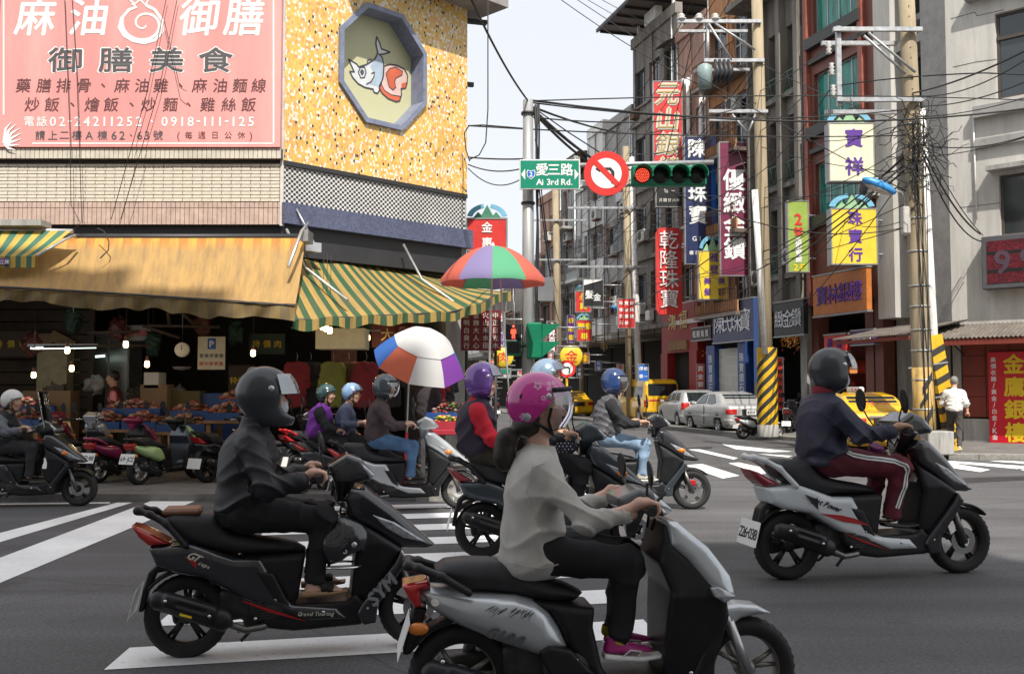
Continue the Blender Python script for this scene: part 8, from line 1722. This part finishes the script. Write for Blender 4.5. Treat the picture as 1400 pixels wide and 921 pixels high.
def ex_w(shell, t):
    shell('rear_window', [(-.1, 1.02), (.3, 1.02), (.42, 1.38), (-.1, 1.42)], carglass, ymax=.56, off=.012); shell('side_window', [(.55, 1.0), (1.25, .99), (1.25, 1.38), (.7, 1.38)], carglass, ymin=.5, off=.01); shell('side_window', [(1.3, .99), (1.9, .99), (1.9, 1.37), (1.3, 1.38)], carglass, ymin=.5, off=.01); shell('side_window', [(1.95, .99), (2.75, .98), (2.3, 1.28), (1.95, 1.36)], carglass, ymin=.5, off=.01)
    shell('tail_light', [(-.1, .72), (.22, .72), (.22, 1.0), (-.1, 1.0)], redtl, ymin=.5, off=.012); shell('bumper', [(-.1, .3), (.3, .3), (.3, .52), (-.1, .52)], csil, off=.02)
    for s in (-1, 1): MB().cbox(2.4, 2.6, s * .93 - .08, s * .93 + .08, .95, 1.08, .03).build('door_mirror', csil, t)
ex_w.pz = .7
car('silver estate car parked behind the silver saloon', (7.3, 38.2, 0), math.radians(96), wprof, wroof, 1.7, 1.48, 3.95, csil, (.7, 3.1), .3, extra=ex_w)
vprof = [(.02, .35), (.0, .6), (.03, 1.0), (1, 1.05), (4.2, 1.0), (4.5, .8), (4.55, .35), (4.4, .22), (.2, .22)]; vroof = [(.02, .95), (.1, 1.7), (.25, 1.9), (.6, 1.96), (3.4, 1.95), (3.8, 1.7), (4.3, 1.0)]
def ex_v(shell, t):
    shell('rear_window', [(-.1, 1.2), (.3, 1.2), (.3, 1.75), (-.1, 1.75)], carglass, ymax=.66, off=.012)
    for a, b in ((.4, 1.35), (1.45, 2.4), (2.5, 3.4)): shell('side_window', [(a, 1.15), (b, 1.15), (b, 1.65), (a, 1.65)], carglass, ymin=.55, off=.010)
    shell('tail_light', [(-.1, .75), (.15, .75), (.15, 1.05), (-.1, 1.05)], redtl, ymin=.68, off=.012); shell('red_band', [(-.1, .98), (.12, .98), (.12, 1.08), (-.1, 1.08)], redd, ymax=.66, off=.011); shell('bumper', [(-.1, .32), (.25, .32), (.25, .55), (-.1, .55)], M_['dark'], off=.02)
ex_v.pz = .8
car('yellow van parked in front of the crimson portal', (6.5, 42.9, 0), math.radians(102), vprof, vroof, 1.75, 1.96, 4.5, cyel, (.8, 3.5), .32, van=True, extra=ex_v)
paint_cur = cyel
def roofsign(t, x=1.9):
    s_ = MB().cbox(x, x + .16, -.2, .2, 1.43, 1.56, .03).build('roof_sign', LC['white'], t); letters('lettering', rowp('TAXI', -.15, .15, 1.495, .07), LC['red'], s_, y=0, bold=.06).rotation_euler = (0, 0, -PI / 2); 
    s_.children[0].location = (x - .004, 0, 0)
    for s in (-1, 1):
        for k in range(2): MB().cbox(1.75 + k * .85, 1.85 + k * .85, s * .36 - .12, s * .36 + .12, 1.0, 1.16, .04).build('head_rest', pm('grey head rest', (.3, .33, .32), .8), t)
t = car('yellow taxi parked behind the woman with the maroon trousers', (8.5, 22.6, 0), math.radians(91), sed, sroof, 1.74, 1.45, 4.4, cyel, (.9, 3.45), .32, 'taxi', 'taxi', plate='256-3D', taxi=True, extra=ex_sedan(redtl)); roofsign(t)
l_ = letters('lettering', rowp('2256-3D', -.34, .34, 0, .10), LC['red'], t, y=0, bold=.05); l_.location = (.70, 0, 1.16); l_.rotation_euler = (math.radians(-55), 0, -PI / 2); l_.location = (.66, 0, 1.18)
bx('chrome_bar', M_['chrome'], t, -.02, .03, -.42, .42, .86, .90)
t = car('distant yellow taxi with a white roof sign in the side street', (3.5, 52, 0), math.radians(103), sed, sroof, 1.74, 1.45, 4.4, cyel, (.9, 3.45), .32, 'taxi', 'taxi', extra=ex_sedan(redtl)); roofsign(t)
# ================================================================ market interior
bulbm = pm('glowing bulb', (.9, .8, .5), .4, emit=(1, .72, .32), estr=9); tubem = pm('glowing tube', (.9, .95, .9), .4, emit=(.75, 1, .9), estr=4)
for k, (px, py, Y, lab) in enumerate(((92, 478, 15.6, 'near the long tube lamp'), (172, 470, 15.6, 'above the two parked scooters'), (98, 503, 16.8, 'lower one left of the refrigerator'), (201, 497, 16.2, 'right of the stall keeper'), (46, 512, 17.2, 'lowest at the left'), (346, 482, 15.8, 'just above the black full face helmet'),
                                       (441, 446, 15.6, 'first of three under the striped awning'), (446, 448, 15.6, 'second of three under the striped awning'), (451, 451, 15.6, 'third of three under the striped awning'), (496, 464, 18, 'in the corner shop, left of a pair'), (503, 461, 18, 'in the corner shop, right of a pair'))):
    c = at(px, py, Y); t = thing('hanging_bulb', 'lit bare bulb on a cord, ' + lab, 'light bulb', c, 0, 'bare bulbs over the stalls')
    MB().tube([(0, 0, .1), (.01, 0, 1.2)], .005, 4).build('cord', M_['wire'], t); MB().lathe([(0, .13), (.022, .12), (.03, .06), (.032, .045)], n=10).build('socket', pm('brown socket', (.18, .09, .05), .5), t)
    MB().lathe([(.026, .045), (.036, .03), (.04, -.03), (.03, -.055), (0, -.06)], n=12).build('bulb', bulbm, t)
    if k in (0, 3, 5, 7, 10): l_ = bpy.data.lights.new('bulb_light', 'POINT'); l_.energy = 3.5; l_.color = (1, .70, .40); l_.shadow_soft_size = .06; o = bpy.data.objects.new('bulb_light', l_); C.objects.link(o); o.parent = t; o.location = (0, 0, -.12)
for px0, px1, py, Y, lab in ((42, 131, 476, 18.5, 'long lit fluorescent tube at the back of the meat market'), (120, 143, 488, 20, 'short lit fluorescent tube behind the hanging bulbs')):
    a, b_ = at(px0, py, Y), at(px1, py, Y); t = thing('tube_lamp', lab, 'lamp', a); MB().tube([(0, 0, 0), (b_.x - a.x, 0, .02)], .018, 8).build('tube', tubem, t); MB().box(-.05, b_.x - a.x + .05, -.03, .03, .035, .08).build('fitting', M_['steel'], t)
def rect(px0, px1, py0, py1, Y): a, b_ = at(px0, py1, Y), at(px1, py0, Y); return a.x, b_.x, a.z, b_.z
x0, x1, z0, z1 = rect(120, 176, 455, 590, 20.5); t = thing('refrigerator', 'tall steel refrigerator with two doors at the back of the market', 'refrigerator', (x0, 20.5, 0)); W_ = x1 - x0
MB().cbox(0, W_, .03, .8, .1, z1, .02).build('body', M_['steel'], t)
for k in range(2): MB().cbox(k * W_ / 2 + .01, (k + 1) * W_ / 2 - .01, 0, .029, .2, z1 - .1, .01).build('door', pm('brushed door', (.22, .21, .19), .3, .7), t); bx('handle', M_['chrome'], t, W_ / 2 + (k - .5) * .12 - .01, W_ / 2 + (k - .5) * .12 + .01, -.04, -.001, 1.0, 1.6)
x0, x1, z0, z1 = rect(48, 92, 475, 590, 19.5); bx('panel', pm('yellowed panel', (.42, .36, .22), .7, dirt=.4), thing('cabinet', 'yellowed cabinet with boxes on top at the back left', 'cabinet', (0, 0, 0)), x0, x1, 19.5, 20.1, .1, z1)
card = pm('brown cardboard', (.26, .17, .09), .8, var=.1)
for k, (px, py, s, lab) in enumerate(((58, 466, .5, 'left'), (80, 462, .4, 'tilted'), (90, 470, .35, 'right'))):
    c = at(px, py + 9, 19.7); o = MB().cbox(-s / 2, s / 2, -.15, .15, 0, s * .55, .01).build('cardboard_box', card, None, loc=c, rz=.2 * k); tag(o, f'brown cardboard box on the yellowed cabinet, {lab} one', 'box', 'boxes on the cabinet'); o.rotation_euler[1] = [0, .5, 0][k]
c = at(249, 478, 17); t = thing('hanging_scale', 'round white dial scale hanging over the meat', 'scale', c); MB().lathe([(0, -.04), (.11, -.04), (.125, -.02), (.125, .03), (0, .03)], ax='y', n=24).build('dial', LC['cream'], t); MB().tube([(0, 0, .12), (0, 0, .9)], .006, 4).build('cord', M_['wire'], t); MB().lathe([(0, 0), (.12, .02), (.16, .06)], (0, 0, -.35), n=16).build('pan', M_['steel'], t); MB().box(-.005, .005, -.045, -.041, -.005, .08).build('needle', M_['black'], t)
x0, x1, z0, z1 = rect(270, 308, 460, 505, 18.5); t = thing('poster', 'pale parking notice board with blue square and two text rows', 'sign', (x0, 18.5, z0)); W_ = x1 - x0; H = z1 - z0; bx('panel', SCOL['cream'], t, 0, W_, 0, .02, 0, H); bx('blue_square', SCOL['blue'], t, W_ * .36, W_ * .66, -.006, -.001, H * .62, H * .95)
letters('lettering', [('P', W_ * .51, H * .78, H * .2)], LC['white'], t, y=-.009, bold=.08); letters('lettering', row('營業停車場', W_ * .05, W_ * .95, H * .42), SCOL['navy'], t, y=-.004); letters('lettering', row('請勿停車謝', W_ * .05, W_ * .95, H * .18), LC['red'], t, y=-.004)
plank = pm('dark stained planks', (.07, .05, .035), .8, var=.3, dirt=.3)
t = thing('plank_wall', 'wall of dark horizontal planks at the left end of the market', 'wall', (XL + .6, 19.8, 0))
for k in range(16): MB().cbox(0, 2.6, 0, .03, .1 + k * .25, .33 + k * .25, .005).build('plank', plank, t)
MB().box(.0, .1, -.06, -.001, .1, 4).box(2.5, 2.6, -.06, -.001, .1, 4).build('batten', plank, t)
t = thing('roof_frame', 'dark timber frame hanging under the market ceiling', 'frame', (0, 0, 0))
for a, b_ in (((205, 445), (300, 447)), ((228, 415), (232, 447)), ((240, 420), (268, 445)), ((195, 445), (245, 462)), ((120, 455), (190, 453)), ((60, 474), (205, 472))): MB().tube([at(*a, 18), at(*b_, 18)], .035, 4).build('beam', plank, t)
# stalls
blue_t = pm('blue plastic tray', (.02, .07, .24), .4, dirt=.2); meat_m = [pm('raw pork', (.34, .15, .11), .35, var=.3, scale=20, coat=.3), pm('fatty pork', (.42, .27, .20), .4, var=.2, scale=20), pm('dark meat', (.28, .07, .05), .35, var=.3, scale=20)]; clearbag = pm('shiny plastic bag', (.32, .23, .19), .2, var=.4, scale=30, bump=.8, bscale=40, coat=.6)
def pile(name, parent, x0, x1, y0, y1, z, mats, n, s, hgt):
    ms = [MB() for _ in mats]; r = random.Random(n)
    for i in range(n):
        m = ms[i % len(mats)]; x, y = r.uniform(x0, x1), r.uniform(y0, y1); q = 1 - abs(2 * (x - x0) / (x1 - x0) - 1) ** 3; zz = z + r.random() * hgt * q; a = s * r.uniform(.6, 1.3); b = a * r.uniform(.4, .8); c_ = a * r.uniform(.35, .6); V = []
        for k in range(3):
            for j in range(6): an = j * PI / 3 + r.random() * .5; f = (.6, 1, .55)[k] * r.uniform(.85, 1.15); V.append((x + a * f * math.cos(an), y + b * f * math.sin(an), zz + c_ * (k - .5)))
        m.add(V, [tuple(range(5, -1, -1)), tuple(range(12, 18))] + [(k * 6 + j, k * 6 + (j + 1) % 6, k * 6 + 6 + (j + 1) % 6, k * 6 + 6 + j) for k in range(2) for j in range(6)], True)
    for k, m in enumerate(ms): setkind(m.build(name, mats[k], parent), 'stuff')
def tray(lab, x, y, z, w_, d, mats, n, s=.05, hg=.12, m=None, grp='trays on the market stalls'):
    t = thing('tray', lab, 'tray', (x, y, z), 0, grp); mb = MB().box(-w_ / 2, w_ / 2, -d / 2, d / 2, 0, .02)
    for a in ((-w_ / 2, w_ / 2, -d / 2, -d / 2 + .02), (-w_ / 2, w_ / 2, d / 2 - .02, d / 2), (-w_ / 2, -w_ / 2 + .02, -d / 2 + .021, d / 2 - .021), (w_ / 2 - .02, w_ / 2, -d / 2 + .021, d / 2 - .021)): mb.box(*a, .021, .13)
    mb.build('rim', m or blue_t, t); pile('contents', t, -w_ / 2 + .05, w_ / 2 - .05, -d / 2 + .04, d / 2 - .04, .08, mats, n, s, hg)
def table(lab, x, y, z, w_, d, mat):
    t = thing('stall_table', lab, 'table', (x, y, .1)); MB().cbox(-w_ / 2, w_ / 2, -d / 2, d / 2, z - .15, z - .1, .005).build('table_top', mat, t)
    for a in (-1, 1):
        for b in (-1, 1): MB().box(-.035, .035, -.035, .035, 0, z - .151).build('leg', mat, t, loc=(a * (w_ / 2 - .08), b * (d / 2 - .08), 0))
    MB().box(-w_ / 2 + .1, w_ / 2 - .1, -.02, .02, .3, .36).build('rail', mat, t)
for k, (px0, px1, Y, z, lab, tl) in enumerate(((128, 225, 17.3, .82, 'wooden stall table behind the parked scooters', 'left'), (222, 292, 17.2, .78, 'low wooden stall table heaped with bagged meat', 'middle'), (288, 345, 17.0, .98, 'tall raw wood stall table with a blue tray', 'right'), (-20, 70, 17.8, .85, 'stall table behind the rider with the white helmet', 'far left'))):
    x0, x1 = at(px0, 500, Y).x, at(px1, 500, Y).x; table(lab, (x0 + x1) / 2, Y, z, x1 - x0, .8, M_['wood'])
    n = 2 if x1 - x0 > .9 else 1; wd = (x1 - x0) / n
    for i in range(n): tray(f'blue tray of meat on the {tl} stall table, {"left" if i == 0 and n > 1 else "right" if n > 1 else "only"} one', x0 + wd * (i + .5), Y - .12, z, wd * .94, .45, meat_m[:2] + ([clearbag] if k == 1 else [meat_m[2]]), 90, .06, .2)
    tray(f'raised blue tray of meat at the back of the {tl} stall table', (x0 + x1) / 2, Y + .33, z + .22, (x1 - x0) * .8, .35, meat_m, 90, .06, .18); bx('box_stand', card, None, (x0 + x1) / 2 - .3, (x0 + x1) / 2 + .3, Y + .2, Y + .45, z - .0, z + .215); tag(C.objects[-1], f'cardboard box propping the raised tray on the {tl} table', 'box', 'boxes on the stall tables')
for k, (px, py, Y, w_, h_) in enumerate(((215, 540, 18.6, .5, .4), (212, 520, 18.6, .28, .3), (245, 545, 18.8, .9, .3), (300, 548, 18.9, .9, .3), (70, 545, 18.6, .9, .3))):
    c = at(px, py, Y); o = MB().cbox(-w_ / 2, w_ / 2, -.2, .2, -1.0 if k != 1 else -h_ / 2, h_ / 2, .01).build('storage_box', [card, LC['cream'], pm('olive tarpaulin', (.13, .11, .04), .8), blue_t, card][k], None, loc=c); tag(o, ['brown box stacked behind the meat trays', 'white tub standing on the brown box behind the meat', 'olive bundle behind the middle meat stall', 'blue crate stack behind the tall raw wood table', 'brown crate stack behind the white helmeted rider'][k], 'box', 'boxes behind the stalls')
bagm = [pm('white plastic bag', (.25, .24, .22), .35, var=.2, bump=.6, bscale=30), pm('red white bag', (.16, .05, .04), .4, var=.4, scale=8), pm('dull cloth bundle', (.10, .08, .06), .9), pm('green crate', (.02, .06, .04), .5)]
r_ = random.Random(8)
for k in range(20):
    px = 20 + k * 28 + r_.uniform(-8, 8); py = r_.uniform(436, 470) if k % 2 else r_.uniform(520, 548); Y = 18.3 + r_.random() * 1.5; c = at(px if px < 340 else px + 60, py, Y)
    f = F((-.3, -.2, -.3), (.3, .2, .3), .03); f.U(f.ell((0, 0, -.03), (.13 + .08 * r_.random(), .12, .15 + .1 * r_.random()))); folds(f, .05, 18, k); o = f.build('bag', bagm[k % 4], None, loc=c); tag(o, ['white plastic', 'red and white', 'brown cloth', 'green plastic'][k % 4] + ' bag ' + ('hanging under the market ceiling' if k % 2 else 'heaped behind the stalls'), 'bag', 'bags around the market stalls')
    if k % 2: MB().tube([(0, 0, .1), (0, 0, 1.0)], .006, 4).build('string', M_['wire'], o)
for k, (px, py, w_, h_, cc) in enumerate(((330, 520, .5, .6, 2), (365, 470, .7, .4, 3), (15, 470, .8, .5, 2), (190, 455, .5, .3, 0), (470, 500, .5, .9, 1), (545, 470, .6, .5, 3))):
    c = at(px, py, 19.4); t = thing('price_board', ['narrow brown', 'green', 'wide brown', 'small white', 'tall red', 'square green'][k] + ' notice board at the back of the market', 'sign', c, 0, 'boards at the back of the market'); bx('panel', bagm[cc], t, -w_ / 2, w_ / 2, 0, .02, -h_ / 2, h_ / 2); letters('lettering', row('特價肉', -w_ * .45, w_ * .45, 0, min(.15, w_ * .28)), LC['yellow' if cc != 0 else 'red'], t, y=-.004)
# corner clothes and fruit shop under the striped awning
t = thing('shop_light_box', 'cream light box hanging under the striped awning', 'sign', at(431, 477, 17)); MB().cbox(0, .85, 0, .5, 0, .36, .01).build('panel', SCOL['cream'], t)
x0, x1, z0, z1 = rect(630, 685, 424, 479, 18.2); t = thing('menu_board', 'dark red board with columns of white characters behind the parasol poles', 'sign', (x0, 18.2, z0)); W_ = x1 - x0; H = z1 - z0; bx('panel', SCOL['dred'], t, 0, W_, 0, .05, 0, H)
for k, tx in enumerate(('三明白貨行', '金飾大人心', '火山禾水田', '中正日光木')): letters('lettering', col(tx, W_ * (.14 + .24 * k), H * .97, H * .03, W_ * .15), LC['cream'], t, y=-.004)
for x in (.1, W_ - .1): MB().tube([(x, .1, -2.3), (x, .1, .0)], .03, 6).build('post', M_['dark'], t)
x0, x1, z0, z1 = rect(508, 560, 442, 475, 19); t = thing('shop_board', 'dark red hanging board with one big character deep in the corner shop', 'sign', (x0, 19, z0)); bx('panel', SCOL['dred'], t, 0, x1 - x0, 0, .05, 0, z1 - z0); letters('lettering', [('大', .3, .25, .25)], LC['gold'], t, y=-.004)
gc = [fabric('hanging red jacket', (.22, .02, .03)), fabric('hanging dark coat', (.03, .03, .035)), fabric('hanging green shirt', (.20, .22, .05)), fabric('hanging brown dress', (.15, .09, .06))]
gl = ['left end of the rail', 'beside the dark red one', 'third on the rail', 'middle of the rail', 'right of the middle', 'near the right end', 'by the umbrella pole', 'right of the umbrella pole']
for k, px in enumerate((405, 424, 455, 476, 500, 535, 596, 608)):
    c = at(px, 520 if k < 6 else 525, 17.6 + .2 * (k % 2)); t = thing('hanging_garment', ['dark red', 'black', 'olive green', 'brown'][(k + (2 if k > 5 else 0)) % 4] + ' garment hanging in the corner shop, ' + gl[k], 'garment', c, .3, 'garments on the rail'); f = F((-.3, -.12, -.55), (.3, .12, .42), .025); f.U(f.caps((-.14, 0, .28), (.14, 0, .28), .05)); f.U(f.box((0, 0, -.1), (.17, .06, .38), .05), .05)
    for s in (-1, 1): f.U(f.caps((s * .16, 0, .26), (s * .22, 0, -.1), .05, .045), .03)
    folds(f, .02, 14, k); f.build('cloth', gc[(k + (2 if k > 5 else 0)) % 4], t); MB().tube([(0, 0, .34), (.02, 0, .42), (.0, 0, .5)], .005, 4).build('hanger', M_['steel'], t)
MB_r = tag(MB().tube([at(398, 448, 17.7), at(520, 452, 17.7)], .015, 6).build('clothes_rail', M_['steel'], None), 'thin steel clothes rail under the striped awning', 'rail')
redcl = pm('red table cloth', (.32, .015, .03), .6)
c = at(620, 580, 15.6); t = thing('stall_table', 'red covered fruit table between the two umbrellas', 'table', (c.x - .1, 15.6, .1)); MB().cbox(-.42, .40, -.30, .30, .70, .78, .01).build('table_top', redcl, t)
for a in (-.35, .35): MB().box(a - .03, a + .03, -.27, -.22, 0, .699).build('leg', M_['steel'], t)
fr = [pm('red fruit', (.45, .02, .05), .35), pm('yellow fruit', (.60, .45, .04), .35), pm('green leaves', (.08, .16, .03), .6)]
tray('shallow tray of red and yellow fruit on the red covered table', c.x - .1, 15.55, .88, .75, .45, fr, 140, .035, .12, m=redcl, grp='trays of fruit'); tray('raised tray of pink fruit behind the red covered table', c.x, 16.1, 1.0, .9, .5, [fr[0], clearbag, fr[2]], 160, .035, .2, m=blue_t, grp='trays of fruit')
for o in list(C.objects):   # no part keeps a stray empty data block
    if o.type == 'MESH' and len(o.data.polygons) == 0: bpy.data.objects.remove(o)
